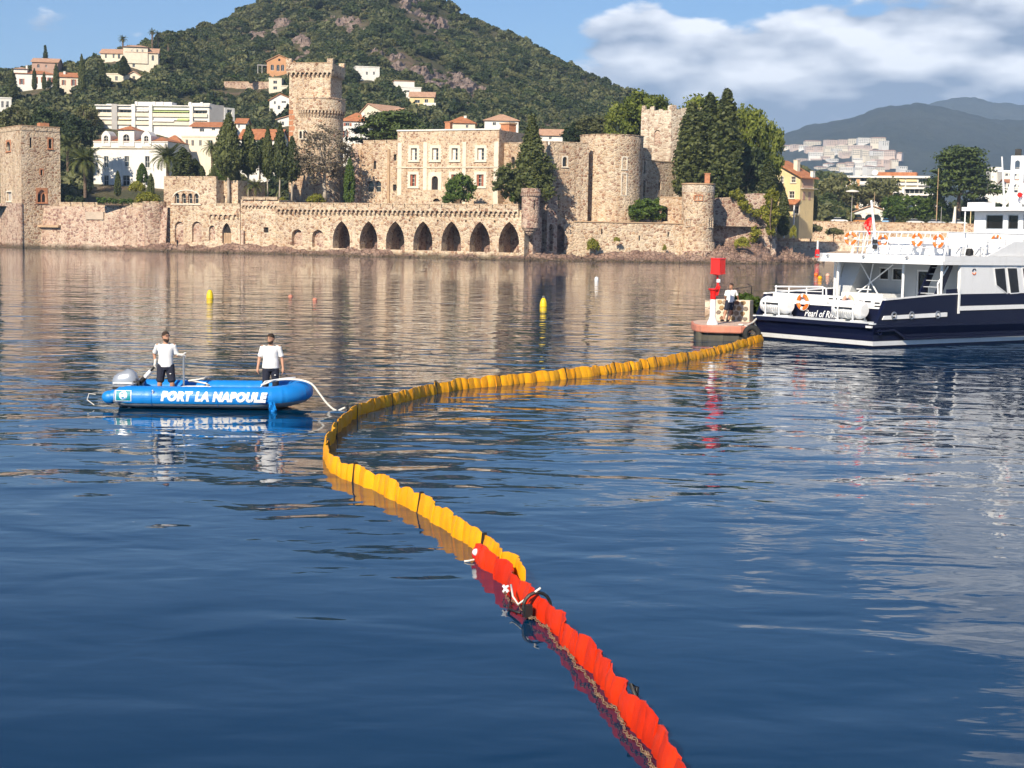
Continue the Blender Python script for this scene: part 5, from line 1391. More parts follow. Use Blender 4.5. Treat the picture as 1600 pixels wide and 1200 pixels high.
for i, (a, b, va, vb_) in enumerate(((1404, 1440, 292, 302), (1416, 1456, 302.5, 312), (1428, 1474, 312.5, 322))):
    o = (fr2.px(a + 4), fr2.px(b - 3), fr2.pz(a, vb_), fr2.pz(a, va + 2.5)); z0, z1 = fr2.pz(a, vb_ + .3), fr2.pz(a, va)
    y = 3.0 - i * 1.5
    MB().wall(fr2.px(a), fr2.px(b), z0, z1, [o], y, 1.2).shell(fr2.px(a), fr2.px(b), y, 7, z0, z1).build('storey', M['white'], st_); window(st_, o, y + 1.1, M['shut_w'], None, (3, 0), .1)
for (u0, u1, ve, vb_, Yh, lb) in ((1549, 1566, 262, 275, 700, 'white distant villa at the foot of the mountain, left of the ferry mast'), (1568, 1592, 268, 285, 690, 'white distant flats just left of the ferry mast'), (1572, 1600, 285, 296, 640, 'orange-roofed distant house behind the ferry mast base'), (1540, 1600, 294, 315, 600, 'long white distant building behind the ferry wheelhouse'), (1596, 1640, 262, 280, 720, 'white distant block right of the ferry mast')):
    t, f_, z1, L = house(lb, u0, u1, ve, vb_, 'white', 'side' if 'orange' in lb else 'flat', ve - 4, 9, 0, [(u0 + 3 + i * (u1 - u0 - 4) / 3, ve + 3, u0 + 3 + i * (u1 - u0 - 4) / 3 + (u1 - u0) / 6, ve + 7) for i in range(3)], Y=Yh, drop=30)

fr = UF(1324, 415, 1401, 412, 0, 335)
pv = thing('arcaded_pavilion', 'low white pavilion with three flat arches beside the parked cars', 'building', fr.M); clear(1320, 1405, 414, 40, 8)
L = fr.L; ze = fr.pz(1362, 335); zr = fr.pz(1362, 321.5); ax = fr.px(1362)
ops = [(fr.px(a), fr.px(b), 9.1, fr.pz(1362, 333.5), 'round', 1.3) for a, b in ((1329, 1347.5), (1352, 1377), (1380.5, 1398))]
mb = MB().wall(0, L, 8.8, ze, ops, 0, 2.0); mb.poly([(0, 0, ze), (L, 0, ze), (ax, 0, zr)]); mb.shell(0, L, 0, 9, 8.8, ze, top=False); mb.poly([(0, 9, ze), (L, 9, ze), (ax, 9, zr)]); mb.build('wall', M['white'], pv)
for o in ops: MB().pane(o, 1.95).build('glazed_arch', M['glass'], pv)
k = (zr - ze) / ax; MB().prism([(-.6, ze - .6 * k), (ax, zr + .002), (L + .6, ze - .6 * k), (L + .6, ze - .6 * k + .2), (ax, zr + .24), (-.6, ze - .6 * k + .2)], -.5, 9.5).build('roof', M['tile_p'], pv)
fr = UF(1497, 410, 1514, 410, 0, 340); kq = thing('red_roofed_kiosk', 'small kiosk with two red roof tiers by the parking terrace', 'kiosk', fr.M); clear(1495, 1516, 410, 20, 5)
MB().box(0, fr.L, 0, 3, 9, fr.pz(1505, 344)).build('wall', M['cream'], kq)
for v0, v1, e in ((344, 340.5, .5), (340, 336, .1)): MB().hexa([(-e, -e, fr.pz(1505, v0)), (fr.L + e, -e, fr.pz(1505, v0)), (fr.L + e, 3 + e, fr.pz(1505, v0)), (-e, 3 + e, fr.pz(1505, v0))], [(.8, .8, fr.pz(1505, v1)), (fr.L - .8, .8, fr.pz(1505, v1)), (fr.L - .8, 2.2, fr.pz(1505, v1)), (.8, 2.2, fr.pz(1505, v1))]).build('roof_tier', M['tile'], kq)

fr = UF(1212, 391.6, 1620, 391.6)
pw = thing('parking_wall', 'long stone retaining wall below the parked cars', 'wall', fr.M)
MB().box(0, fr.L, -.4, .5, 3, 9.5).build('wall', M['stone'], pw); MB().box(-.1, fr.L, -.5, .6, 9.502, 9.65).build('coping', M['coping'], pw)
fr = UF(1205, 372, 1620, 372)
bw = thing('beach_wall', 'lower stone wall behind the small sandy beach', 'wall', fr.M)
MB().box(0, fr.L, 0, .6, 1.2, 4.3).build('wall', M['stone_pale'], bw); MB().box(-.1, fr.L, -.08, .7, 4.302, 4.45).build('coping', M['coping'], bw)
a = [P(u, 380, Y) for u, Y in ((1200, 372.3), (1660, 372.3), (1660, 393), (1200, 393))]; MB().poly([(p.x, p.y, 4.2) for p in a]).build('planted_terrace', M['sand'], kind='structure')
rows = []
for k in range(9):
    t_ = k / 8; rows.append([(lambda p: (p.x, p.y, -0.6 + 2.9 * t_ + 0.15 * float(fbm(p.x / 6, p.y / 6, 3))))(P(u, 390, 318 + 54.5 * t_)) for u in np.linspace(1205, 1680, 60)])
rows = np.array(rows); inst('beach', np_mesh('beach', rows.reshape(-1, 3), grid_faces(9, 60), M['sand']), kind='structure')

# ---------------------------------------------------------------- parked cars
M['tyre'] = paint('black_rubber', (0.02, 0.02, 0.02), 0.8, .2)
def car(label, u, Y, col, rz=0.0, z=9.2, cat='car', group='cars on the parking terrace'):
    p = P(u, 345, Y)
    t = thing('parked_car', label, cat, at(p.x, p.y, z, rz), group)
    m = paint('car_paint', col, .3, .03, coat=.6)
    body = [(-2.1, .35), (-2.15, .62), (-2.05, .88), (-1.3, .95), (1.0, .95), (1.9, .82), (2.15, .6), (2.12, .35)]
    MB().prism(body, -.82, .82).build('body', m, t)
    MB().hexa([(-1.75, -.78, .94), (1.05, -.78, .94), (1.05, .78, .94), (-1.75, .78, .94)], [(-1.35, -.62, 1.42), (.35, -.62, 1.42), (.35, .62, 1.42), (-1.35, .62, 1.42)]).build('cabin', M['glass'], t)
    MB().hexa([(-1.4, -.64, 1.421), (.4, -.64, 1.421), (.4, .64, 1.421), (-1.4, .64, 1.421)], [(-1.3, -.56, 1.48), (.3, -.56, 1.48), (.3, .56, 1.48), (-1.3, .56, 1.48)]).build('roof', m, t)
    wh = MB().lathe([(.14, -.1), (.33, -.1), (.33, .1), (.14, .1)], 16).mesh('wheel', M['tyre'])
    for x in (-1.35, 1.35):
        for y in (-.78, .78): inst('wheel', wh, t, Matrix.Translation((x, y, .33)) @ Matrix.Rotation(R(90), 4, 'X'))
    for y in (-.6, .6): MB().box(2.06, 2.15, y - .15, y + .15, .62, .74).build('headlight', M['shut_w'], t)
    return t
car('white hatchback parked left of the arcaded pavilion', 1311, 395.5, (.78, .78, .76))
car('orange car parked in front of the arcaded pavilion', 1347, 396, (.55, .22, .05), .1)
car('blue car parked right of the arcaded pavilion', 1385, 396, (.05, .25, .5), 1.2)
car('white car half hidden under trees right of the blue car', 1430, 396, (.7, .7, .68), .05)
car('silver car parked left of the red-roofed kiosk', 1463, 396, (.5, .5, .52), -.1)
car('white car parked in front of the red-roofed kiosk', 1497, 396, (.75, .75, .74), .1)
# lamp posts, flag poles
def pole(name, label, u, v0, v1, Y, r=.08, mat='coping', cat='pole', head=None):
    b = P(u, v0, Y); z1 = P(u, v1, Y).z; t = thing(name, label, cat, at(b.x, b.y, 0))
    MB().tube([(0, 0, b.z), (0, 0, z1)], [r, r * .6], 8).build('post', M[mat], t)
    if head: MB().lathe([(.1, z1 + .1), (1.6, z1 - .2), (1.7, z1 - .45), (1.2, z1 - .6), (.1, z1 - .6)], 18).build('lamp_head', M['white'], t)
    return t
pole('street_lamp', 'tall lamp post with a broad white head before the arcaded pavilion', 1330, 346, 297, 395, .1, 'grey', 'street lamp', True)
pole('flag_pole', 'tall brown pole standing in front of the big pine', 1463, 345, 263, 394, .12)
pole('flag_pole', 'bare pole left of the big pine above the olive tree', 1365, 345, 300, 394, .09)
pole('flag_pole', 'grey mast right of the tall brown pole', 1470, 350, 323, 393, .08, 'grey')
fp = pole('flag_pole', 'pole with a furled white and blue flag right of the big pine', 1493, 350, 322, 393, .08, 'grey')
z1 = P(1493, 323, 393).z; MB().hexa([(-.9, -.05, z1 - 4.4), (-.1, -.05, z1 - 4.4), (-.1, .05, z1 - 4.4), (-.9, .05, z1 - 4.4)], [(-.5, -.05, z1), (-.1, -.05, z1), (-.1, .05, z1), (-.5, .05, z1)]).build('flag', M['white'], fp)
pole('flag_pole', 'thick pale pole beside the red-roofed kiosk', 1516, 350, 322, 393, .14, 'awning_y')

# ---------------------------------------------------------------- village on the far mountain
_mrows = None
def mountain_hit(u, v, pts, Y, depth, base=-5.0):
    d = ray(u, v); vc = np.interp(u, [p[0] for p in pts], [p[1] for p in pts]); zc = P(u, vc, Y).z
    for k in range(200):
        t_ = k / 199; yy = Y - depth * (1 - t_)
        z = base + (zc - base) * math.sin(t_ * math.pi / 2) ** 1.1
        if (z - CAMH) / yy >= d.z: return yy
    return Y
VIL = [(1233, 230, 18, 5), (1247, 229, 16, 5), (1254, 230, 12, 4), (1270, 224, 26, 7), (1302, 223, 22, 7), (1320, 222, 18, 6), (1335, 221, 20, 7), (1352, 220, 22, 8), (1372, 220, 24, 9), (1384, 224, 10, 7),
       (1268, 232, 16, 5), (1284, 232, 14, 5), (1298, 231, 18, 4), (1316, 230, 20, 5), (1338, 230, 24, 5), (1356, 230, 14, 4), (1275, 241, 22, 5), (1296, 240, 16, 5), (1309, 236, 14, 6), (1324, 239, 18, 5), (1342, 238, 20, 9), (1356, 240, 18, 9),
       (1375, 240, 22, 9), (1390, 240, 18, 9), (1256, 250, 12, 3), (1275, 250, 18, 3), (1303, 250, 14, 3), (1322, 241, 12, 4), (1340, 249, 16, 3), (1299, 258, 12, 4), (1314, 258, 14, 5), (1327, 257, 14, 6), (1345, 257, 18, 4), (1362, 255, 16, 5),
       (1375, 253, 16, 7), (1386, 253, 10, 5), (1399, 251, 10, 4), (1286, 263, 16, 4), (1304, 264, 14, 3), (1324, 264, 22, 4), (1345, 264, 18, 4), (1362, 262, 14, 4), (1378, 263, 10, 5), (1292, 246, 12, 3), (1366, 246, 14, 4), (1412, 262, 12, 3), (1420, 268, 10, 3), (1405, 240, 8, 2)]
rg = random.Random(3)
vm = [M['white'], M['cream'], M['white'], paint('salmon_plaster', (.66, .52, .43), .8, .1), M['cream']]
ROWN = ['top', 'second', 'third', 'fourth', 'fifth', 'bottom']; ORD = ['first', 'second', 'third', 'fourth', 'fifth', 'sixth', 'seventh', 'eighth', 'ninth', 'tenth', 'eleventh', 'twelfth', 'thirteenth']
vrow = lambda v: sum(v > q for q in (226, 234, 243, 252, 259))
def village_label(u, v):
    k = sorted(q[0] for q in VIL if vrow(q[1]) == vrow(v)).index(u)
    return '%s pale house from the left in the %s row of the mountain village' % (ORD[k], ROWN[vrow(v)])
for i, (u, v, w, h) in enumerate(VIL):
    Y = mountain_hit(u, v, MT1, 4200, 2000) - 70
    fr = UF(u - w / 2, Y, u + w / 2, Y + rg.uniform(-8, 8), 0, v)
    lb = village_label(u, v)
    t = thing('village_house', lb, 'house', fr.M, 'pale village houses on the far mountain')
    z1 = fr.pz(u, v - h / 2); z0 = fr.pz(u, v + h / 2); L = fr.L; m = vm[rg.randrange(5)]
    st = max(1, round(h / 2.6)); n = max(2, int(w / 2.6)); ops = []
    for s_ in range(st):
        for j in range(n):
            xa = L * (j + .22) / n; za = z0 + (z1 - z0) * (s_ + .2) / st
            ops.append((xa, xa + L * .56 / n, za, za + (z1 - z0) * .55 / st))
    MB().wall(0, L, z0 - 12, z1, ops, 0, 1.0).shell(0, L, 0, 14, z0 - 12, z1).build('wall', m, t)
    wm = MB()
    for o in ops: wm.pane(o, .9)
    wm.build('windows', M['glass'], t)
    if rg.random() < .3: MB().add([(-.8, -.8, z1 + .01), (L + .8, -.8, z1 + .01), (L + .8, 14.8, z1 + .01), (-.8, 14.8, z1 + .01), (3, 7, z1 + 1.8), (L - 3, 7, z1 + 1.8)], [(0, 1, 5, 4), (1, 2, 5), (2, 3, 4, 5), (3, 0, 4), (3, 2, 1, 0)]).build('roof', M['tile_p'], t)
    else: MB().box(-.4, L + .4, -.4, 14.4, z1 + .01, z1 + .8).build('roof', m, t)
# ---------------------------------------------------------------- woods on the hill (one mass)
def bush_proto(seed, rx, rz, n, leaf, size, low=-0.2):
    C, Q = dome(rx, rx, rz, n, rx * 0.38, seed, rz * 0.45, low)
    return leaf_mesh('tree_shape', C, Q, 26, size, M[leaf], seed, core=0.7)
protos = bpy.data.collections.new('wood_shapes')
for i in range(6):
    o = bpy.data.objects.new('tree_shape', bush_proto(40 + i, 2.2 + 0.25 * (i % 3), 1.9 + 0.3 * (i % 2), 22, ['lf_wood', 'lf_wood', 'lf_dark', 'lf_wood', 'lf_olive', 'lf_dark'][i], 0.62)); protos.objects.link(o)
ROCKY = [(640, 5, 26, 18), (668, 40, 30, 24), (690, 40, 14, 14), (530, 30, 26, 12), (440, 38, 16, 10), (415, 55, 30, 14), (470, 75, 20, 24), (555, 42, 22, 14), (620, 100, 18, 22), (660, 108, 46, 16), (700, 128, 44, 20), (740, 140, 34, 14), (585, 85, 20, 10), (730, 165, 24, 10), (870, 198, 30, 14), (340, 150, 50, 10), (300, 160, 60, 8)]
def wood_points(n, amin, amax, tmin=0.0, tmax=1.12, seed=5):
    rg = np.random.RandomState(seed); out = []
    a = rg.uniform(amin, amax, n); zp, y0 = plat(a); dc = np.interp(a, _ca, _cd)
    t = rg.uniform(tmin, tmax, n) ** 0.92
    Y = y0 + (dc - y0) * t; z = terr_z(a, Y); X = a * Y
    u, v = to_pix(X, Y, z)
    ok = np.ones(n, bool)
    for (a0, a1, ya, yb) in KEEP_CLEAR: ok &= ~((a > a0) & (a < a1) & (Y > ya) & (Y < yb))
    rk = np.zeros(n, bool)
    wob = fbm(X / 9, Y / 9, 3)
    for (cu, cv, ru, rv) in ROCKY: rk |= (((u - cu) / ru) ** 2 + ((v - cv) / rv) ** 2) < 1.0 + wob * 1.1
    ok &= ~(rk & (rg.rand(n) < 0.72))
    gap = fbm(X / 30 + 9, Y / 30, 3)
    ok &= ~((gap > 0.5) & (rg.rand(n) < 0.4))
    s = rg.uniform(0.6, 1.45, n) * (1.12 - 0.32 * t) * np.where(rk, 0.6, 1.0) * (1 + 0.5 * (rg.rand(n) < 0.08))
    k = np.where(ok)[0]
    return np.stack([X[k], Y[k], z[k] - 0.3 * s[k]], -1), s[k], rg.randint(0, 6, len(k)), rg.uniform(0, 6.28, len(k)), (rk & ~ok)
def scatter(name, label, pts, s, idx, rot, coll, kind='stuff', category='wood'):
    me = bpy.data.meshes.new(name); me.vertices.add(len(pts)); me.vertices.foreach_set('co', np.asarray(pts, np.float32).ravel())
    for nm, ty, dat in (('sc', 'FLOAT', s), ('ix', 'INT', idx), ('rz', 'FLOAT', rot)):
        at_ = me.attributes.new(nm, ty, 'POINT'); at_.data.foreach_set('value', np.asarray(dat, np.float32 if ty == 'FLOAT' else np.int32))
    o = inst(name, me, label=label, kind=kind, category=category)
    ng = bpy.data.node_groups.new(name, 'GeometryNodeTree')
    ng.interface.new_socket('Geometry', in_out='INPUT', socket_type='NodeSocketGeometry'); ng.interface.new_socket('Geometry', in_out='OUTPUT', socket_type='NodeSocketGeometry')
    N, Lk = ng.nodes, ng.links
    gi, go = N.new('NodeGroupInput'), N.new('NodeGroupOutput')
    ci = N.new('GeometryNodeCollectionInfo'); ci.inputs['Collection'].default_value = coll; ci.inputs['Separate Children'].default_value = True; ci.inputs['Reset Children'].default_value = True
    ip = N.new('GeometryNodeInstanceOnPoints'); ip.inputs['Pick Instance'].default_value = True
    def attr(n_, dt):
        q = N.new('GeometryNodeInputNamedAttribute'); q.data_type = dt; q.inputs['Name'].default_value = n_; return q.outputs['Attribute']
    cx = N.new('ShaderNodeCombineXYZ'); Lk.new(attr('rz', 'FLOAT'), cx.inputs[2])
    Lk.new(gi.outputs[0], ip.inputs['Points']); Lk.new(ci.outputs[0], ip.inputs['Instance']); Lk.new(attr('ix', 'INT'), ip.inputs['Instance Index'])
    Lk.new(attr('sc', 'FLOAT'), ip.inputs['Scale'])
    er = N.new('FunctionNodeEulerToRotation'); Lk.new(cx.outputs[0], er.inputs[0]); Lk.new(er.outputs[0], ip.inputs['Rotation'])
    Lk.new(ip.outputs[0], go.inputs[0])
    o.modifiers.new('scatter', 'NODES').node_group = ng
    return o
pt, s_, ix, rz_, _ = wood_points(15500, ray(-80, 200).x, ray(1330, 200).x)
scatter('hillside_wood', 'dense evergreen maquis and trees covering the hill', pt, s_, ix, rz_, protos)
pt, s_, ix, rz_, _ = wood_points(420, ray(1275, 300).x, ray(1620, 300).x, 0.02, 1.1, 8)
scatter('lowland_wood', 'mixed trees behind the parking terrace on the right', pt, s_ * 1.15, ix, rz_, protos)

# bare rock outcrops standing out of the slope
rg = np.random.RandomState(4)
def outcrop(u, v, ru, rv, seed):
    c = ground_hit(u, v); sc = c.y / 2400
    n = 26; V = []; 
    w, h = ru * sc, rv * sc
    for j in range(n):
        for i in range(n):
            s, t = i / (n - 1) * 2 - 1, j / (n - 1) * 2 - 1
            uu, vv_ = u + s * ru, v - t * rv
            g = ground_hit(uu, vv_)
            m = max(0, 1 - (s * s + t * t)) ** 0.5
            nn = float(fbm(g.x / 3.0 + seed, g.z / 2.2 + seed, 4)); n2 = float(fbm(g.x / 9 + seed, g.z / 7, 2))
            V.append((g.x + nn * .8, g.y - m * (0.2 + 4.5 * max(-.2, nn) + 3.5 * n2), g.z - 0.9 + m * (1.0 + 3.2 * nn)))
    return inst('rock_outcrop', np_mesh('rock_outcrop', V, grid_faces(n, n), M['rock_hill'], False), kind='structure')
for i, (u, v, ru, rv) in enumerate(ROCKY[:15]): outcrop(u, max(v, 4), ru, rv, i * 3.7)

# ---------------------------------------------------------------- single trees
PROTO = {}
def proto(key, fn):
    if key not in PROTO: PROTO[key] = fn()
    return PROTO[key]
def tree_px(name, label, meshes, H, Wd, u, vb, vt, wpx_, Y, category='tree', group=None, rz=0.0):
    b = P(u, vb, Y); h = P(u, vt, Y).z - b.z; w = wpx_ * Y / 2400 * (1.16 if 'cypress' in name else 1.08)
    o = thing(name, label, category, Matrix.Translation(b) @ Matrix.Rotation(rz, 4, 'Z') @ Matrix.Diagonal((w / Wd, w / Wd, h / H, 1)), group)
    inst('trunk', meshes[0], o); inst('crown', meshes[1], o)
    return o
cc = [kind_cyp_column(s) for s in (1, 2, 3)]
cf = [kind_cyp_flame(s) for s in (4, 5)]
top_m = [[trunk_mesh('trunk', 2, .2, M['bark']), leaf_mesh('crown', *spindle(9.6, 1.9, 120, .62, 21, 0.3, 'column'), 46, .26, M['lf_cyp'], 3, core=.8)]]
green_top = [trunk_mesh('trunk', 2, .2, M['bark']), leaf_mesh('crown', *spindle(9.6, 1.9, 120, .62, 22, 0.3, 'column'), 46, .26, M['lf_green'], 4, core=.8)]
# tall cypresses by the ruined tower
for i, (u, vt, w) in enumerate(((1078, 162, 42), (1105, 150, 40), (1131, 143, 42))):
    tree_px('cypress_tree', ['tall broad cypress touching the ruined square tower', 'tall cypress in the middle of the dark row of three', 'tallest pointed cypress behind the round turret chimney'][i], cc[i], 15, 3.5, u, 312, vt, w, [302, 304, 300][i], rz=i * 1.3)
tree_px('cypress_tree', 'short broad cypress right of the tall dark cypresses', cc[1], 15, 4.4, 1199, 318, 254, 30, 303, rz=2)
tree_px('cypress_tree', 'dark narrow cypress between the ivy and yellow house', cc[2], 15, 4.4, 1223, 368, 300, 20, 300, rz=1)
tree_px('cypress_tree', 'thin green cypress right of the yellow house', cc[0], 15, 4.4, 1272, 345, 283, 10, 360, rz=1)
tree_px('cypress_tree', 'flame-shaped cypress with a leaning bare pale trunk by the loggia house', cf[0], 13, 6.2, 357, 319, 182, 45, 303)
tree_px('cypress_tree', 'flame-shaped cypress with two bare trunks right of the leaning one', cf[1], 13, 6.2, 388, 308, 198, 34, 306, rz=1.5)
for i, (u, vt, w, vb) in enumerate(((418, 203, 24, 314), (437, 196, 28, 314), (456, 216, 30, 314))):
    tree_px('cypress_tree', ['left cypress of the dense clump beside the keep foot', 'middle tallest cypress of the dense clump beside the keep', 'right darkest cypress of the clump touching the keep'][i], cf[i % 2], 13, 6.2, u, vb, vt, w, 308 + i, rz=i * 2.1)
tree_px('cypress_tree', 'needle-thin cypress between the two flame-shaped cypresses', cc[2], 15, 4.4, 371, 316, 240, 9, 310)
# hilltop cypresses
for (u, vb, vt, w, lb) in ((128, 144, 86, 11, 'slim dark hilltop cypress right of the white house with pink roofs'), (88, 140, 100, 10, 'hilltop cypress between the white villa and pink-roofed house'), (54, 140, 107, 8, 'first of two slim cypresses in front of the white hilltop villa'), (69, 140, 113, 7, 'second slimmer cypress in front of the white hilltop villa'), (20, 152, 112, 14, 'broad cypress left of the white hilltop villa'), (160, 135, 95, 12, 'dark cypress left of the little white flat-roofed house'), (193, 118, 88, 16, 'broad cypress at the left corner of the ridge villa'), (392, 130, 105, 9, 'bright green cypress below the orange house pergola')):
    g = ground_hit(u, vb); tree_px('cypress_tree', lb, cc[int(u) % 3], 15, 4.4, u, vb, vt, w, g.y - 16, rz=u)
# topiary
for (u, vb, vt, w, Y, lb) in ((222, 286, 255, 18, 330, 'clipped round-topped topiary in front of the dormer villa'), (236, 316, 271, 13, 312, 'clipped column topiary left of the loggia house'), (184, 306, 267, 11, 318, 'pointed clipped topiary below the dormer villa door'), (286, 288, 231, 37, 316, 'large clipped cone tree behind the loggia house'), (304, 288, 248, 26, 322, 'dark clipped cone right of the large cone tree'),
                              (315, 290, 259, 15, 318, 'small clipped column right of the dark cone'), (333, 290, 262, 12, 317, 'clipped column above the loggia house roof'), (355, 292, 268, 10, 316, 'last small clipped column left of the leaning cypress trunk'), (546, 317, 247, 19, 303, 'bright clipped column tree right of the grey bare tree')):
    tree_px('topiary_tree', lb, green_top if 'bright' in lb or 'round-topped' in lb else top_m[0], 10, 4.2, u, vb, vt, w, Y, rz=u)
# grey half-bare tree in front of the keep
C, Q = dome(5, 4.2, 6.0, 110, 1.2, 77, 8.0, -0.85)
gm = [trunk_mesh('trunk', 9, .32, M['bark_pale'], limbs_for(C, 8.5, 26, .13, 5)), leaf_mesh('crown', C, Q, 46, .26, M['lf_dry'], 9, core=0, out=.4, jit=(.1, 1.1))]
tree_px('bare_tree', 'grey-brown half-bare tree in front of the keep foot', gm, 14, 10, 507, 315, 190, 96, 309, 'tree')
# conical conifer right of the palace
C, Q = spindle(16, 4.2, 150, 1.4, 31, 1.0, 'cone', .35); C2, Q2 = dome(3.2, 3, 3.6, 40, 1.0, 32, 4.2, -.6)
C = list(C) + [(c[0] - 3.8, c[1] - 1.0, c[2]) for c in C2]; Q = list(Q) + list(Q2); C3, Q3 = dome(2.6, 2.6, 4.2, 34, 1.0, 33, 6.0, -.8); C += [(c[0] + 1.6, c[1], c[2]) for c in C3]; Q += list(Q3)
cn = [trunk_mesh('trunk', 15, .35, M['bark'], limbs_for(C, 14, 14, .12, 3)), leaf_mesh('crown', C, Q, 40, .36, M['lf_cyp'], 12, core=.65)]
tree_px('conifer_tree', 'big ragged conical conifer between the palace and the high curtain wall', cn, 17, 10.2, 829, 316, 184, 88, 277.5)
# broad cedar behind the wing
cd = kind_layers(51, 8, 8.5, 'lf_cedar', 90, .05)
tree_px('cedar_tree', 'wide flat dark cedar behind the castle wing', cd, 8, 17, 612, 240, 173, 132, 334)
# pines behind the right towers
pn = [kind_round(61 + i, 4.6, 4.2, 4.4, 5.2, 'lf_pine', 90, 1.35, 46, .36, 'bark', -.8) for i in range(3)]
for (u, vb, vt, w, Y, lb) in ((1006, 235, 140, 84, 336, 'bright umbrella pine left of the ruined square tower'), (968, 250, 158, 50, 338, 'lower bright pine behind the great round tower'), (1100, 250, 146, 88, 322, 'bright pine crown above the three tall cypresses'), (1168, 290, 162, 64, 318, 'bright pine right of the tallest cypress'), (1202, 300, 188, 46, 320, 'bright pine with a ragged right edge against the sky')):
    tree_px('pine_tree', lb, pn[int(u) % 3], 9.5, 9.0, u, vb, vt, w, Y, rz=u)
dk = [kind_round(71 + i, 3.8, 3.6, 3.8, 4.0, 'lf_dark', 70, 1.1, 44, .36, 'bark', -.7) for i in range(2)]
ol = [kind_round(81 + i, 3.6, 3.6, 3.0, 4.0, 'lf_olive', 60, 1.0, 44, .32, 'bark', -.6) for i in range(2)]
gr = [kind_round(91 + i, 3.4, 3.4, 3.2, 3.0, 'lf_green', 60, .95, 46, .32, 'bark', -.7) for i in range(2)]
for (u, vb, vt, w, Y, key, H, lb) in ((1165, 318, 222, 70, 312, dk, 7.8, 'dark round tree below the bright pines right of the cypresses'), (1186, 300, 235, 44, 316, dk, 7.8, 'dark bushy tree behind the short broad cypress'), (925, 232, 178, 62, 345, ol, 7.0, 'olive green round tree left of the umbrella pine'), (900, 236, 190, 44, 345, dk, 7.8, 'dark round tree behind the high curtain wall'),
                                     (1212, 345, 275, 26, 325, ol, 7.0, 'sparse olive tree at the left edge of the yellow house'), (1310, 345, 268, 66, 420, ol, 7.0, 'grey-green tree right of the yellow house'), (1375, 345, 274, 74, 425, ol, 7.0, 'wide olive-brown tree in front of the right apartment block'), (1290, 346, 300, 50, 405, dk, 7.8, 'dark green tree behind the white hatchback'),
                                     (1428, 348, 304, 66, 402, gr, 6.2, 'round green tree above the white half-hidden car'), (1460, 348, 303, 44, 404, gr, 6.2, 'yellow-tinged green tree under the big pine'), (1395, 346, 303, 46, 405, gr, 6.2, 'green tree right of the arcaded pavilion'), (1530, 346, 308, 48, 410, dk, 7.8, 'dark tree behind the red-roofed kiosk'), (1262, 342, 300, 26, 372, gr, 6.2, 'green bush tree right of the yellow house porch'),
                                     (345, 300, 250, 40, 330, gr, 6.2, 'dark leafy tree behind the small topiary row'), (406, 280, 215, 40, 345, dk, 7.8, 'dark tree behind the two flame cypresses'), (120, 240, 180, 50, 352, dk, 7.8, 'dark round tree right of the left tower top'), (70, 236, 165, 60, 356, dk, 7.8, 'dark tree mass behind the left tower'), (28, 228, 160, 60, 356, ol, 7.0, 'olive tree behind the left tower at the photo edge'), (132, 215, 160, 44, 372, ol, 7.0, 'lighter olive tree between left tower and apartment block')):
    tree_px('round_tree', lb, key[int(u) % 2], H, 7.4, u, vb, vt, w, Y, rz=u)
bp = kind_layers(55, 12, 6.8, 'lf_cedar', 120, .02)
tree_px('pine_tree', 'big spreading dark pine on the right above the parking terrace', bp, 11.6, 14.6, 1497, 346, 231, 124, 400)
# bushes on the terraces
bs = [[trunk_mesh('trunk', .8, .12, M['bark']), leaf_mesh('crown', *dome(2.6, 2.4, 2.6, 60, .8, 101 + i, 2.2, -.75), 46, .26, M['lf_green'], 60 + i, core=.7)] for i in range(2)]
for (u, vb, vt, w, Y, lb) in ((720, 319, 268, 46, 296, 'glossy round green bush in front of the palace'), (1009, 348, 310, 60, 289, 'broad dark green bush on the lower terrace beside the great tower'), (1030, 340, 306, 22, 291, 'small pale bush behind the broad terrace bush'), (806, 319, 290, 26, 277, 'green bush at the foot of the conical conifer'), (700, 319, 303, 20, 293, 'low green bush left of the glossy round one')):
    tree_px('round_bush', lb, bs[int(u) % 2], 4.6, 5.2, u, vb, vt, w, Y, 'bush', rz=u)
yb = [trunk_mesh('trunk', .5, .1, M['bark']), leaf_mesh('crown', *dome(3.2, 2, 1.6, 46, .7, 121, 1.0, -.5), 46, .24, M['lf_yel'], 70, core=.6)]
for (u, vb, vt, w, Y, lb) in ((493, 318, 303, 44, 301, 'yellow-green shrub under the grey half-bare tree'), (1160, 388, 370, 30, 284, 'yellow-green shrub on the rocks right of the round turret'), (925, 392, 372, 22, 281, 'dry yellow shrub growing from the lower sea wall'), (963, 378, 370, 12, 281.5, 'small yellow tuft on the lower sea wall'), (1038, 392, 382, 9, 283, 'tiny yellow tuft on the wall near the round turret'), (1240, 372, 352, 12, 296, 'thin yellow shrub on the rocks below the yellow house'), (214, 300, 283, 36, 318, 'low yellow-green hedge shrub under the dormer villa'), (440, 320, 308, 20, 300, 'small yellow shrub at the sea wall left end'), (230, 319, 300, 50, 310, 'long clipped yellow-green hedge above the left sea wall')):
    tree_px('low_shrub', lb, yb, 2.6, 6.4, u, vb, vt, w, Y, 'shrub', rz=u * .01)
ut = kind_round(131, 3.4, 3.2, 1.2, 3.6, 'lf_olive', 50, .8, 44, .26, 'bark', -.2)
for (u, vb, vt, w, lb) in ((1266, 384, 350, 36, 'left small umbrella tree on the terrace above the beach'), (1302, 384, 356, 30, 'right small umbrella tree on the terrace above the beach')):
    tree_px('umbrella_tree', lb, ut, 4.8, 6.8, u, vb, vt, w, 376, rz=u)
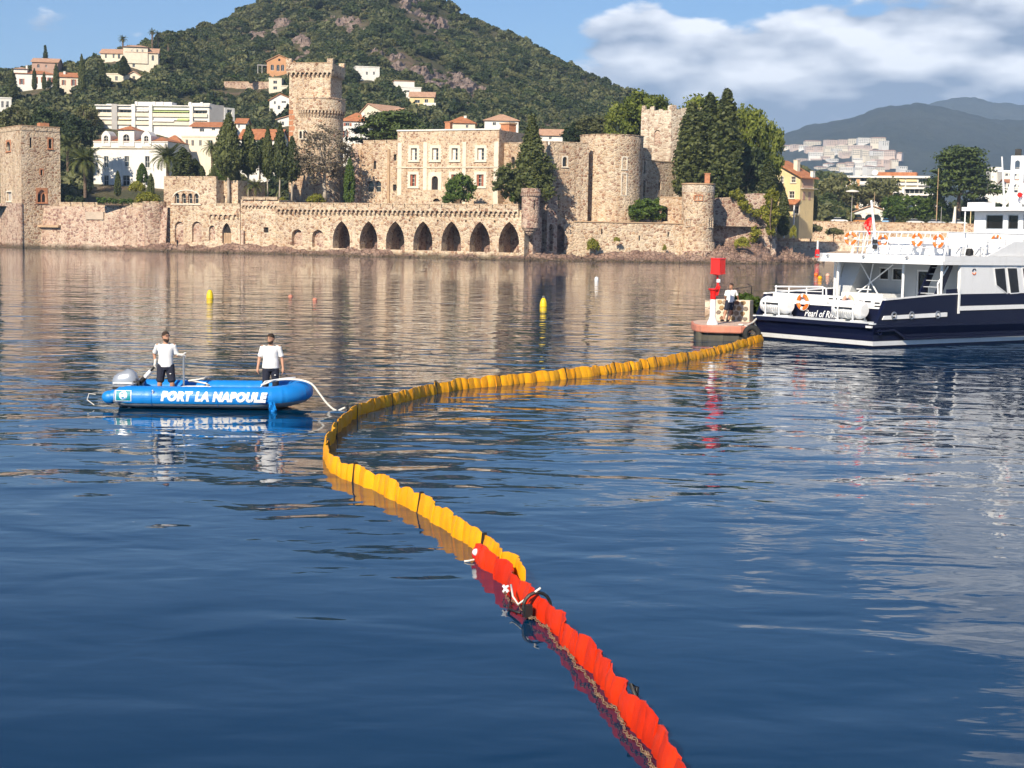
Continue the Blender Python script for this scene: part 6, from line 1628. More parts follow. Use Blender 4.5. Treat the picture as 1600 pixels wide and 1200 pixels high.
# ivy over the ragged wall
rg = np.random.RandomState(9); C, Q = [], []
path = [(1148, 305), (1156, 312), (1162, 322), (1172, 328), (1184, 330), (1194, 326), (1198, 312), (1204, 302), (1210, 306), (1208, 318), (1206, 330), (1204, 342), (1205, 352), (1203, 362), (1212, 340), (1198, 336), (1210, 325), (1178, 372), (1183, 360)]
for (u, v) in path:
    for k in range(7):
        p = P(u + rg.uniform(-5, 5), v + rg.uniform(-6, 6), 291.5 + rg.uniform(-.3, 1.5)); C.append(p[:]); q = rg.uniform(.35, .75); Q.append((q, q * .6, q))
C = np.array(C); b = C[:, :].mean(0); b[2] = 0
iv = thing('ivy', 'bright yellow-green ivy framing the doorway of the ragged end wall', 'ivy', Matrix.Translation(b)); inst('foliage', leaf_mesh('foliage', C - b, Q, 40, .3, M['lf_yel'], 5, core=.5), iv)
MB().tube([Vector(P(1205, 372, 291.5)) - Vector(b), Vector(P(1203, 345, 291)) - Vector(b), Vector(P(1206, 310, 291)) - Vector(b)], .12, 6).build('stem', M['bark'], iv)

# ---------------------------------------------------------------- palms
def frond_mesh(Lf, droop, seed):
    rg = random.Random(seed); mb = MB(); n = 13; spine = []
    for i in range(n + 1):
        t = i / n; ang = 0.75 - droop * t * 1.0
        if i == 0: spine.append(Vector((0, 0, 0)))
        else: spine.append(spine[-1] + Vector((math.cos(0.95 - droop * t), 0, math.sin(0.95 - droop * t))) * (Lf / n))
    mb.tube(spine, [.045 * (1 - .8 * i / n) for i in range(n + 1)], 4)
    for i in range(1, n + 1):
        for sgn in (-1, 1):
            for h in (0, .5):
                p = spine[i] * (1 - h) + spine[i - 1] * h; t = (i - h) / n
                d = (spine[i] - spine[i - 1]).normalized(); l = Lf * .24 * math.sin(math.pi * min(1, t * .85 + .12)) + .1
                s = Vector((0, sgn, 0)); tip = p + (d * .65 + s * .75 + Vector((0, 0, -.22))).normalized() * l
                w = d * .055
                mb.add([p - w, p + w, tip], [(0, 1, 2)])
    return mb.mesh('frond', M['lf_palm'])
FR_M = [frond_mesh(3.2, d, i) for i, d in enumerate((.9, 1.5, 2.1, 2.7))]
def palm(label, u, vb, vc, rpx, Y, n=46):
    b = P(u, vb, Y); zc = P(u, vc, Y).z - b.z; sc = rpx * Y / 2400 / 2.9
    o = thing('palm_tree', label, 'palm', Matrix.Translation(b)); rg = random.Random(int(u))
    tr = MB(); k = 14
    for i in range(k):
        z0, z1 = zc * i / k, zc * (i + 1) / k; tr.lathe([(.30, z0), (.36, z1 - .03), (.28, z1)], 10, cap=False)
    tr.sphere((0, 0, zc), .6, 10, 7); tr.build('trunk', M['bark'], o)
    for i in range(n):
        t = i / n; rows = 3 if t > .72 else (2 if t > .45 else (1 if t > .2 else 0))
        el = R(38) - R(62) * t
        m = Matrix.Translation((0, 0, zc + .2)) @ Matrix.Rotation(i * 2.39996, 4, 'Z') @ Matrix.Rotation(-el * .6 + rg.uniform(-.1, .1), 4, 'Y') @ Matrix.Scale(sc * rg.uniform(.85, 1.1), 4)
        inst('frond', FR_M[rows], o, m)
palm('date palm with a thick trunk right of the left square tower', 133, 309, 258, 34, 316)
palm('date palm beside the large clipped cone tree', 262, 296, 252, 33, 325)
palm('smaller palm directly behind the left square tower', 106, 268, 232, 24, 345, 34)
palm('small palm behind the clipped topiary row left of the leaning cypress', 332, 285, 236, 20, 335, 30)
palm('low bushy palm under the two-trunk cypress', 398, 312, 296, 20, 304, 26)
for (u, vb, vc, r, lb) in ((192, 95, 63, 9, 'slim fan palm standing on the ridge left of the square-towered villa'), (238, 92, 52, 8, 'left of two tall palms behind the ridge villa'), (247, 92, 55, 8, 'right of two tall palms behind the ridge villa'), (263, 100, 70, 10, 'lower palm right of the ridge villa')):
    g = ground_hit(u, vb); palm(lb, u, vb, vc, r, g.y + 6, 24)
g = ground_hit(71, 100); sp = [trunk_mesh('trunk', 9, .15, M['bark']), leaf_mesh('crown', *spindle(9, 1.7, 40, .8, 141, .8, 'cone', .5), 26, .45, M['lf_dark'], 8, core=.5)]
tree_px('spruce_tree', 'pointed dark spruce rising behind the brown hilltop house', sp, 10, 3.6, 71, 108, 70, 13, g.y + 12)
# garden things on the terrace
def hedge(label, u0, u1, v0, v1, Y, leaf='lf_green'):
    fr = UF(u0, Y, u1, Y, 0, v0); rg = np.random.RandomState(int(u0)); L = fr.L; z0, z1 = fr.pz(u0, v0), fr.pz(u0, v1); C = [(rg.uniform(0, L), rg.uniform(0, 1.2), rg.uniform(z0, z1 - .2)) for _ in range(int(L * 9))]
    o = thing('hedge', label, 'hedge', fr.M); inst('foliage', leaf_mesh('foliage', C, [.45] * len(C), 26, .22, M[leaf], 4, core=.7), o); MB().box(.2, L - .2, .3, .9, z0 - .4, z0 + .3).build('stems', M['bark'], o)
hedge('low clipped green hedge along the left sea wall parapet', 150, 205, 317, 309, 309.5); hedge('dark hedge at the foot of the date palm', 100, 132, 317, 306, 318, 'lf_dark'); hedge('clipped hedge on the hillside below the orange house', 352, 420, 126, 117, ground_hit(385, 126).y - 2, 'lf_green')
hedge('green hedge along the parking terrace behind the white hatchback', 1265, 1325, 346, 338, 398, 'lf_green'); hedge('green planting along the parking wall under the trees', 1400, 1530, 348, 338, 399, 'lf_dark')
# ---------------------------------------------------------------- boat materials
def gloss(name, col, rough=0.25, coat=0.3, var=0.04, scale=1.5): return paint(name, col, rough, var, scale, coat=coat)
M['navy'] = paint('navy_hull_paint', (0.004, 0.0065, 0.028), 0.38, 0.06, 1.5, spec=0.3)
M['bwhite'] = paint('white_boat_paint', (0.80, 0.81, 0.82), 0.35, 0.03, 1.2, dirt=(0.66, 0.66, 0.65), coat=0.2)
M['bgrey'] = paint('grey_deck_panel', (0.46, 0.48, 0.50), 0.5, 0.06, 1.0)
M['deck'] = paint('pale_deck', (0.60, 0.64, 0.68), 0.6, 0.06, 2.0)
M['orange'] = paint('orange_life_ring', (0.80, 0.16, 0.015), 0.5, 0.08, 6)
M['peach'] = paint('faded_peach_ring', (0.80, 0.42, 0.30), 0.6, 0.08, 6)
M['black'] = paint('black_rubber_part', (0.012, 0.012, 0.013), 0.55, 0.2, 4)
M['bglass'] = NT('tinted_boat_glass').done((0.012, 0.010, 0.010), 0.05, None, Specular_IOR_Level=0.6)
M['steel'] = paint('brushed_steel', (0.55, 0.56, 0.57), 0.3, 0.05, 4, metallic=0.8)
M['red'] = paint('red_beacon_paint', (0.72, 0.015, 0.012), 0.4, 0.06, 3)
M['ropew'] = paint('white_rope', (0.72, 0.69, 0.62), 0.9, 0.1, 20)
def text_mesh(s, size, shear=0.0, offset=0.0, space=1.0, cuts=0):
    c = bpy.data.curves.new('lettering', 'FONT'); c.body = s; c.size = size; c.shear = shear; c.offset = offset; c.space_character = space
    c.align_x = 'LEFT'; c.resolution_u = 3
    o = bpy.data.objects.new('lettering', c); me = bpy.data.meshes.new_from_object(o)
    if cuts:
        bm = bmesh.new(); bm.from_mesh(me); bmesh.ops.triangulate(bm, faces=bm.faces[:])
        for k in range(1, cuts): bmesh.ops.bisect_plane(bm, geom=bm.verts[:] + bm.edges[:] + bm.faces[:], plane_co=(0, -.02 * size + size * .8 * k / cuts, 0), plane_no=(0, 1, 0))
        bm.to_mesh(me); bm.free()
    V = [v.co.copy() for v in me.vertices]; Fc = [tuple(p.vertices) for p in me.polygons]
    return V, Fc

# ---------------------------------------------------------------- ferry
FA0 = W(1365, 545); FD_ = Vector((math.cos(R(36)), math.sin(R(36)), 0))
FF = Frame((FA0.x, FA0.y), (FA0 + FD_)[:2])
fe = thing('ferry', 'navy and white passenger ferry moored stern-on at the right', 'ferry', FF.M)
Bm = 6.6
def outline(ins, aft=0.0):
    pts = [(aft, ins), (14, ins), (17.5, .5 + ins), (20.5, 1.9), (21.8 - ins, Bm / 2), (20.5, Bm - 1.9), (17.5, Bm - .5 - ins), (14, Bm - ins), (aft, Bm - ins)]
    return pts
def loft(mb, outs):
    n = len(outs[0][0]); st = len(mb.v)
    for pts, z in outs: mb.v.extend([(x, y, z) for x, y in pts])
    for k in range(len(outs) - 1):
        for i in range(n): mb.f.append((st + k * n + i, st + k * n + (i + 1) % n, st + (k + 1) * n + (i + 1) % n, st + (k + 1) * n + i))
    mb.f.append(tuple(st + (len(outs) - 1) * n + i for i in range(n))); return mb
loft(MB(), [(outline(.35, .35), -.6), (outline(.2, .2), .02), (outline(.16, .12), .26), (outline(.14, .10), .52), (outline(.0, .0), .82), (outline(0, 0), .93)]).build('hull', M['navy'], fe)
mb = MB(); oa, ob = outline(.175, .155), outline(.145, .10); n = len(oa)
for i in range(n):
    (x0, y0), (x1, y1) = oa[i], oa[(i + 1) % n]; (p0, q0), (p1, q1) = ob[i], ob[(i + 1) % n]
    mb.quad((x0, y0, .09), (x1, y1, .09), (p1, q1, .27), (p0, q0, .27))
mb.build('waterline_stripe', M['bwhite'], fe)
MB().box(-.05, .98, .02, Bm - .02, .932, .985).build('stern_platform', M['deck'], fe)
MB().box(-.10, -.004, .25, Bm - .25, .80, .96).build('rubbing_strake', M['navy'], fe)
MB().box(1.0, 16, .2, Bm - .2, .94, 1.0).build('deck', M['deck'], fe)
for y in (0.0, Bm - .16):      # bulwark wings
    MB().prism([(.10, .935), (.58, 1.87), (3.9, 2.05), (5.1, 2.08), (14, 2.12), (14, .935)], y, y + .16).build('bulwark', M['navy'], fe)
    MB().prism([(.56, 1.872), (3.9, 2.052), (5.09, 2.082), (5.09, 2.13), (3.9, 2.10), (.58, 1.92)], y - .02, y + .18).build('bulwark_cap', M['bwhite'], fe)
for y0, y1 in ((-.045, -.003), (Bm + .003, Bm + .045)):
    MB().prism([(.40, 1.12), (.50, 1.27), (4.30, 1.36), (4.30, 1.19)], y0, y1).build('white_belt', M['bwhite'], fe)
    MB().prism([(5.1, 1.42), (5.1, 1.60), (14, 1.66), (14, 1.49)], y0, y1).build('white_belt', M['bwhite'], fe)
MB().box(4.98, 5.08, -.05, -.003, 1.3, 2.3).build('gate_post', M['bwhite'], fe)
MB().prism([(4.34, 2.10), (4.34, 2.28), (4.95, 2.30), (4.95, 2.12)], .01, .1).build('gate_panel', M['navy'], fe)
MB().prism([(.15, .70), (1.2, .74), (1.9, .40), (12, .36), (12, .30), (1.85, .33), (1.15, .67), (.15, .64)], .02, .09).build('hull_knuckle', M['navy'], fe, M=Matrix.Translation((0, -.03, 0)))
for x in (1.05, 2.1, 3.7):
    MB().torus((x, -.05, 1.27), (0, 1, 0), .13, .035, 16, 6).build('fairlead', M['steel'], fe); MB().sphere((x, -.04, 1.20), .08, 10, 6, (1.3, .3, .6)).build('fairlead_hole', M['black'], fe)
MB().torus((.35, .03, .62), (0, 1, 0), .10, .03, 14, 6).build('exhaust_ring', M['navy'], fe)
MB().box(-.13, -.02, .08, .34, .80, .88).build('corner_light', M['bwhite'], fe)
# inner transom and aft bulwark
MB().box(.98, 1.10, .18, Bm - .18, .93, 1.5).build('inner_transom', M['navy'], fe)
MB().box(.94, 1.14, .18, Bm - .18, 1.502, 1.93).build('aft_bulwark', M['bwhite'], fe)
mb = MB()
for y in (3.7, 4.6, 5.6, 6.35): mb.bar((1.04, y, 1.93), (1.04, y, 2.24), .028)
mb.tube([(1.04, 3.5, 1.94), (1.04, 3.52, 2.2), (1.04, 3.75, 2.26), (1.04, 6.4, 2.18)], .035, 8); mb.bar((1.04, 3.7, 2.06), (1.04, 6.4, 2.03), .02)
mb.build('aft_rail', M['bwhite'], fe)
for (y, z, w, h) in ((3.15, 1.78, .22, .05), (2.85, 1.78, .05, .07), (2.6, 1.77, .12, .05), (3.3, 1.60, .06, .04), (2.95, 1.60, .1, .04), (1.55, 1.74, .18, .06), (1.2, 1.74, .3, .06), (.72, 1.7, .25, .06), (.7, 1.58, .3, .05)):
    MB().box(.93, .939, y - w / 2, y + w / 2, z, z + h).build('placard', M['black'], fe)
V, Fc = text_mesh('Pearl of Riviera', .40, .35, .004)
mb = MB(); mb.add([(.972, 4.62 - v.x * .86, .025 + .995 + v.y) for v in V], Fc); mb.build('ship_name', M['bwhite'], fe)
# cabin, roof, decks
ops = [(Bm - 5.07, Bm - 4.51, 2.5, 3.05), (Bm - 4.36, Bm - 3.77, 2.5, 3.05), (Bm - 3.0, Bm - 2.3, 1.02, 3.0)]
st_m = Matrix(((0, 1, 0, 6.0), (-1, 0, 0, Bm), (0, 0, 1, 0), (0, 0, 0, 1)))      # panel frame facing aft, x runs port to starboard
MB().wall(.12, Bm - .12, 1.0, 3.25, ops, 0, .12).build('cabin_bulkhead', M['bgrey'], fe, M=st_m)
for o in ops[:2]:
    w_ = window(fe, o, .09, M['bwhite'], M['bglass'], (0, 0), .05, name='cabin_window'); w_.matrix_local = st_m
w_ = window(fe, ops[2], .09, M['bwhite'], M['bglass'], (0, 1), .07, name='cabin_door'); w_.matrix_local = st_m
MB().box(4.6, 5.9, 3.6, 5.9, 1.0, 1.95).build('deck_locker', M['bwhite'], fe)
MB().prism([(5.1, 2.09), (5.1, 3.3), (4.85, 3.63), (16, 3.63), (16, 2.14)], .0, .14).build('side_wall', M['bwhite'], fe, M=Matrix.Translation((0, .012, 0)))
MB().prism([(5.1, 2.09), (5.1, 3.3), (4.85, 3.63), (16, 3.63), (16, 2.14)], Bm - .14, Bm).build('side_wall', M['bwhite'], fe, M=Matrix.Translation((0, -.012, 0)))
MB().box(6.4, 15.9, .2, Bm - .2, 1.0, 3.2).build('saloon', M['bgrey'], fe)
for pts in ([(7.27, 3.12), (7.91, 3.15), (8.16, 2.12), (7.45, 2.46)], [(8.12, 3.15), (8.73, 3.15), (8.98, 2.15), (8.42, 2.12)], [(9.15, 3.15), (9.8, 3.15), (10.05, 2.15), (9.45, 2.12)], [(10.3, 3.15), (11.0, 3.15), (11.2, 2.15), (10.6, 2.12)]):
    c_ = Vector((sum(p[0] for p in pts) / 4, sum(p[1] for p in pts) / 4)); big = [tuple(c_ + (Vector(p) - c_) * 1.10) for p in pts]
    MB().prism(big, -.012, .01).build('window_frame', M['bwhite'], fe); w_ = MB().prism(pts, -.022, .008).build('side_window', M['bglass'], fe)
MB().box(6.62, 6.85, -.012, .01, 3.28, 3.44).build('side_vent', M['bglass'], fe)
for k, (mm, a0, a1) in enumerate(((M['orange'], R(60), R(200)), (M['navy'], R(230), R(380)))):
    MB().torus((5.95, .0, 3.0), (0, 1, 0), .11, .02, 12, 6, a0, a1).build('company_mark', mm, fe)
mb = MB(); ro = [(3.85, -.06), (16, -.06), (16, Bm + .06), (3.85, Bm + .06), (3.6, Bm - .35), (3.6, .35)]
mb.extr(ro, 3.27, 3.42); mb.extr([(x + (.12 if x < 4 else 0), y) for x, y in ro], 3.422, 3.63); mb.build('upper_deck', M['bwhite'], fe)
for (x, y) in ((4.2, 5.78), (4.2, 2.2), (4.2, .25), (4.6, Bm - .3)): MB().tube([(x, y, 1.0 if y > .3 else 2.0), (x, y, 3.27)], .055, 10).build('pillar', M['bwhite'], fe)
mb = MB().prism([(3.95, 2.0), (4.35, 2.0), (5.05, 3.25), (4.7, 3.25)], .35, .42); mb.build('stair_stringer', M['navy'], fe)
mb = MB().prism([(3.95, 2.0), (4.35, 2.0), (5.05, 3.25), (4.7, 3.25)], 1.15, 1.22); mb.build('stair_stringer', M['navy'], fe)
for i in range(5): MB().box(4.05 + i * .16, 4.35 + i * .16, .42, 1.15, 2.08 + i * .26, 2.11 + i * .26).build('stair_tread', M['bgrey'], fe)
MB().tube([(4.1, .3, 2.0), (4.05, .3, 2.5), (4.65, .3, 3.2)], .035, 8).build('stair_rail', M['bwhite'], fe)
MB().hexa([(4.6, 5.9, 1.0), (6, 5.9, 1.0), (6, 6.4, 1.0), (4.6, 6.4, 1.0)], [(5.3, 5.4, 3.25), (6, 5.4, 3.25), (6, 6.4, 3.25), (5.3, 6.4, 3.25)]).build('sloping_locker', M['bgrey'], fe)
mb = MB()
for (a, b) in (((4.9, 5.3, 1.9), (5.2, 3.6, 3.2)), ((4.9, 4.7, 1.9), (5.2, 4.7, 3.2)), ((4.9, 5.3, 2.1), (4.9, 4.5, 2.1)), ((4.9, 4.1, 1.9), (5.2, 5.4, 3.2))): mb.bar(a, b, .03)
mb.build('ladder_frame', M['bwhite'], fe)
# upper deck railing
def rail(p, q, slant=0.0, n=7, h=.95, z0=3.63, name='deck_rail'):
    mb = MB(); p, q = Vector(p), Vector(q)
    for k, r_ in ((1.0, .032), (.62, .018), (.32, .018)): mb.bar(p + Vector((0, 0, z0 + h * k)), q + Vector((0, 0, z0 + h * k)), r_)
    d = (q - p).normalized()
    for i in range(n + 1):
        a = p + (q - p) * (i / n); mb.bar(a + Vector((0, 0, z0)) - d * slant, a + Vector((0, 0, z0 + h)) + d * slant * (1 if i < n else 0), .024)
    mb.build(name, M['bwhite'], fe)
rail((4.6, 5.3, 0), (4.6, .35, 0), .14, 8); rail((4.6, .35, 0), (6.9, .2, 0), .12, 4); rail((4.6, 5.3, 0), (6.9, 6.3, 0), .1, 4); rail((6.9, .2, 0), (11.6, .2, 0), .1, 6); rail((6.9, 6.3, 0), (11.6, 6.3, 0), .1, 6)
for (x0, x1, y0, y1) in ((5.0, 5.4, .9, 4.9), (6.0, 6.4, .7, 5.6), (7.2, 7.6, .6, 5.8), (8.4, 8.8, .6, 5.8), (9.6, 10, .6, 5.8)):
    MB().box(x0, x1, y0, y1, 3.632, 4.02).box(x0 + .30, x1, y0, y1, 4.022, 4.36).build('bench', M['bwhite'], fe)
MB().tube([(4.62, 4.02, 3.65), (4.62, 4.44, 5.9)], [.07, .045], 10).build('flagstaff', M['bwhite'], fe)
fl = MB(); rows = []
for i in range(7):
    t_ = i / 6; rows.append([(4.58 + .05 * math.sin(j * 2.2 + i), 4.36 + .36 * j / 4 * (.35 + .65 * math.sin(math.pi * min(1, t_ + .15))) , 5.2 - .72 * t_ - .08 * j / 4) for j in range(5)])
for i in range(6):
    for j in range(4): fl.quad(rows[i][j], rows[i][j + 1], rows[i + 1][j + 1], rows[i + 1][j])
fl.build('flag', M['red'], fe, True)
for z in (3.85, 4.08): MB().lathe([(.09, z), (.1, z + .02), (.1, z + .15), (.08, z + .17)], 12, 4.45, 4.0).build('deck_lantern', M['black'], fe)
for y in (6.5, 5.9, 3.9, 1.6): MB().sphere((3.66, y, 3.53), .075, 10, 6, (1.3, 1, .7)).build('deck_lamp', M['steel'], fe)
MB().lathe([(.05, 0), (.16, .02), (.17, .2), (.1, .3)], 14).build('winch', M['black'], fe, M=Matrix.Translation((5.9, .25, 3.64)))
# wheelhouse
XW, YP = 12.0, 4.75
MB().box(XW - .15, 16.5, .55, Bm - .55, 3.632, 4.62).build('wheelhouse_base', M['bwhite'], fe)
MB().prism([(6.9, 3.632), (8.6, 4.25), (16.4, 4.4), (16.4, 3.632)], .08, .2).build('side_coaming', M['bwhite'], fe); MB().prism([(6.9, 3.632), (8.6, 4.25), (16.4, 4.4), (16.4, 3.632)], Bm - .2, Bm - .08).build('side_coaming', M['bwhite'], fe)
am = Matrix(((0, 1, 0, XW), (-1, 0, 0, YP), (0, 0, 1, 0), (0, 0, 0, 1)))
ao = [(.62, 1.56, 4.82, 5.48), (1.80, 2.36, 4.82, 5.48), (2.6, 3.5, 4.82, 5.48)]
MB().wall(0, YP - .9, 4.622, 5.62, ao, 0, .1).build('wheelhouse_back', M['bwhite'], fe, M=am)
for o in ao:
    w_ = window(fe, o, .08, M['steel'], M['bglass'], (0, 0), .04, name='wheelhouse_window'); w_.matrix_local = am
wo = [(XW + .4, XW + 1.5, 4.82, 5.46), (XW + 1.8, XW + 2.9, 4.82, 5.46)]
MB().wall(XW, 15.6, 4.622, 5.62, wo, .9, .1).build('wheelhouse_side', M['bwhite'], fe); MB().wall(XW, 15.6, 4.622, 5.62, wo, YP, -.1).build('wheelhouse_side', M['bwhite'], fe)
for o in wo: window(fe, o, .98, M['steel'], M['bglass'], (0, 0), .04, name='wheelhouse_window'); MB().pane(o, YP - .06).build('wheelhouse_window', M['bglass'], fe)
MB().box(15.6, 15.7, .9, YP, 4.622, 5.62).build('wheelhouse_front', M['bwhite'], fe)
MB().extr([(XW - .55, .6), (16, .6), (16.2, 1.4), (16.2, YP - .5), (16, YP + .3), (XW - .55, YP + .3)], 5.63, 5.80).build('wheelhouse_roof', M['bwhite'], fe)
MB().box(XW - .35, XW + .4, 3.95, 4.9, 5.802, 6.02).box(XW + .8, XW + 2, 1.6, 3.0, 5.802, 6.25).build('roof_locker', M['bwhite'], fe)
MB().sphere((XW + .7, 2.6, 6.15), .24, 14, 9).build('radar_dome', M['bwhite'], fe, True)
ms = MB().wall(-.28, .28, 5.80, 8.1, [(-.11, .11, 6.45, 6.85, 'round'), (-.11, .11, 7.0, 7.3), (-.11, .11, 7.5, 7.9, 'round')], 0, .3)
ms.quad((-.28, 0, 5.8), (-.28, .3, 5.8), (-.28, .3, 8.1), (-.28, 0, 8.1)); ms.quad((.28, 0, 5.8), (.28, .3, 5.8), (.28, .3, 8.1), (.28, 0, 8.1)); ms.quad((-.28, 0, 8.1), (.28, 0, 8.1), (.28, .3, 8.1), (-.28, .3, 8.1))
mm_ = Matrix.Translation((12.5, 2.95, 0)) @ Matrix.Rotation(R(-60), 4, 'Z')
ms.build('mast', M['bwhite'], fe, M=mm_); MB().box(-.13, .13, .04, .26, 8.102, 8.4).build('mast_light', M['black'], fe, M=mm_)
MB().bar((-.85, .15, 7.42), (.85, .15, 7.42), .045).build('mast_crossbar', M['bwhite'], fe, M=mm_)
for x in (-.55, .55): MB().bar((x, .15, 5.8), (x * .45, .15, 6.9), .045).build('mast_stay', M['bwhite'], fe, M=mm_)
MB().tube([(12.0, 3.15, 5.8), (12.0, 3.42, 8.05)], [.05, .03], 8).build('whip_antenna', M['bwhite'], fe)
MB().sphere((12.3, 2.6, 6.35), .12, 10, 7).build('red_light', M['red'], fe)
for y in (YP + .15, 1.0): MB().tube([(XW - .48, y, 4.62), (XW - .48, y, 5.63)], .03, 8).build('roof_post', M['bwhite'], fe)

# life rings and raft canisters aboard
def ring(label, x, y, z, axis, r=.225, mat='orange'):
    k_ = r / .30
    p = FF.w(x, y, z); t = thing('life_ring', label, 'life ring', Matrix.Translation(p) @ Matrix.Rotation(math.atan2(FF.x.y, FF.x.x), 4, 'Z'), 'life rings on the ferry')
    MB().torus((0, 0, 0), axis, r, .085 * k_, 28, 10).build('ring', M[mat], t, True)
    ax = Vector(axis).normalized(); e1 = Vector((0, 0, 1)); e2 = ax.cross(e1)
    for k in range(4):
        an = R(45 + 90 * k) * 1.0 + R(45); c = (e1 * math.cos(an) + e2 * math.sin(an)); tg = (-e1 * math.sin(an) + e2 * math.cos(an))
        MB().tube([c * r - tg * .06 * k_, c * r + tg * .06 * k_], .092 * k_, 12).build('white_band', M['bwhite'], t, 40)
    MB().torus((0, 0, 0), axis, r + .10 * k_, .010, 28, 5).build('grab_line', M['ropew'], t)
ring('orange life ring on the ferry stern between the two raft canisters', .86, 4.62, 1.60, (1, 0, 0), .265)
ring('faded peach life ring behind the right raft canister', .86, 2.15, 1.66, (1, 0, 0), .265, 'peach')
ring('orange life ring at the left corner of the ferry upper deck rail', 4.5, 5.4, 4.28, (1, .35, 0))
ring('left of two adjacent orange life rings on the upper deck rail', 4.5, 1.8, 4.26, (1, 0, 0))
ring('right of two adjacent orange life rings on the upper deck rail', 4.5, .72, 4.22, (1, 0, 0))
ring('orange life ring under the ferry wheelhouse aft window', 11.75, 3.32, 4.28, (1, 0, 0))
ring('orange life ring lying behind the flagstaff on the upper deck', 5.2, 4.2, 4.2, (1, .2, 0), .21)
for lb, yc in (('white raft canister on the port side of the ferry stern, nearest the jetty', 5.62), ('white raft canister on the starboard side of the ferry stern', 1.62)):
    t = thing('life_raft_canister', lb, 'life raft', Matrix.Translation(FF.w(.38, yc, .985)) @ Matrix.Rotation(math.atan2(FF.x.y, FF.x.x), 4, 'Z'), 'raft canisters on the ferry stern')
    bm_ = Matrix.Translation((0, 0, .46)) @ Matrix.Rotation(R(-90), 4, 'X')
    MB().lathe([(.05, -.78), (.24, -.77), (.31, -.70), (.36, -.56), (.36, -.46), (.345, -.44), (.345, -.3), (.36, -.28), (.36, -.03), (.385, -.02), (.385, .03), (.36, .04), (.36, .28), (.345, .3), (.345, .44), (.36, .46), (.36, .56), (.31, .70), (.24, .77), (.05, .78)], 26).build('shell', M['bwhite'], t, 40, M=bm_)
    for k in range(10): MB().box(-.365, -.350, -.5 + k * .11, -.47 + k * .11, .30, .40).build('rib', M['bgrey'], t)
    MB().box(-.40, -.37, -.52, .45, .50, .56).build('lashing_band', M['black'], t)
    for y in (-.5, .28):
        MB().tube([(-.38, y, 0), (-.40, y, .52), (-.33, y, .78)], .035, 8).tube([(.3, y, 0), (.36, y, .5)], .035, 8).box(-.42, .34, y - .10, y + .10, .0, .07).build('cradle', M['bwhite'], t)

# ---------------------------------------------------------------- jetty head with beacon
def W2(u, v, z): p = W(u, v, z); return (p.x, p.y)
M['salmon'] = paint('weathered_salmon_paint', (0.62, 0.23, 0.15), 0.8, 0.2, 1.6, dirt=(0.36, 0.20, 0.15), bump=.5)
M['quay'] = paint('worn_quay_top', (0.56, 0.40, 0.31), 0.9, 0.2, 1.2, dirt=(0.40, 0.26, 0.20), bump=.5)
M['quay_dark'] = paint('wet_dark_concrete', (0.07, 0.065, 0.05), 0.7, 0.3, 1.5, dirt=(0.13, 0.12, 0.07))
base = Vector((8.4, 62.5, 0))
jt = thing('jetty_head', 'salmon-edged concrete jetty head carrying the red beacon', 'jetty', Matrix.Translation(base))
ol_ = [(7.5, 64.4), (7.5, 63.8), (7.56, 63.3), (7.7, 62.95), (7.95, 62.7), (8.6, 62.6), (9.3, 62.6), (9.65, 62.85), (9.85, 63.5), (10.1, 65.3), (10.4, 66.2), (10.4, 67.3), (8.6, 67.3), (8.0, 67.0), (7.65, 66.0)]
ol_ = [(x - base.x, y - base.y) for x, y in ol_]
def scaled(pts, k): 
    cx = sum(p[0] for p in pts) / len(pts); cy = sum(p[1] for p in pts) / len(pts); return [(cx + (x - cx) * k, cy + (y - cy) * k) for x, y in pts]
MB().extr(scaled(ol_, .90), -.8, .315).build('footing', M['quay_dark'], jt)
mb = MB(); o_ = [scaled(ol_, .985), ol_, ol_, scaled(ol_, .985)]
loft(mb, [(o_[0], .318), (o_[1], .36), (o_[2], .57), (o_[3], .61)]); mb.build('salmon_rim', M['salmon'], jt)
MB().extr(scaled(ol_, .93), .612, .624).build('walkway', M['quay'], jt)
for (x, y) in ((7.75, 63.3), (8.6, 63.0), (9.4, 63.1)): MB().lathe([(.22, -.8), (.22, .314)], 12, x - base.x, y - base.y).build('pile', M['quay_dark'], jt)
# rubble parapet: every stone is a piece
WF = Frame((8.74, 66.7), (10.14, 65.95), .624)
wl_ = thing('rubble_parapet', 'low parapet of brown stones in pale mortar behind the leaning man', 'wall', WF.M)
LW, HW = WF.L, .92
MB().box(0, LW, 0, .45, 0, HW).build('mortar_core', paint('pale_mortar', (.62, .54, .43), .9, .15, 3), wl_)
MB().box(-.50, -.004, .12, .75, 0, HW - .06).build('end_pier', M['stone_pale'], wl_)
sm = [paint('parapet_stone_%s' % n_, c_, .85, .2, 4, bump=.5) for n_, c_ in (('brown', (.17, .105, .07)), ('grey', (.20, .165, .135)), ('ochre', (.33, .22, .11)), ('rust', (.21, .11, .065)), ('pale', (.32, .25, .18)))]
rg = random.Random(12)
nx, nz = 6, 4
def stone_at(cx, cz, w, h, y=0.0):
    k = rg.randint(6, 8); pts = []
    for i in range(k):
        a_ = 2 * math.pi * i / k + rg.uniform(-.25, .25); pts.append((cx + math.cos(a_) * w * rg.uniform(.8, 1.05), cz + math.sin(a_) * h * rg.uniform(.8, 1.05)))
    pts = [(min(max(x, .015), LW - .015), min(max(z, .015), HW - .015)) for x, z in pts]
    mb = MB(); inn = [(cx + (x - cx) * .78, cz + (z - cz) * .78) for x, z in pts]; n = len(pts)
    mb.add([(x, y, z) for x, z in pts] + [(x, y - rg.uniform(.02, .05), z) for x, z in inn], [(i, (i + 1) % n, (i + 1) % n + n, i + n) for i in range(n)] + [tuple(range(n, 2 * n))])
    mb.build('stone', rg.choice(sm), wl_)
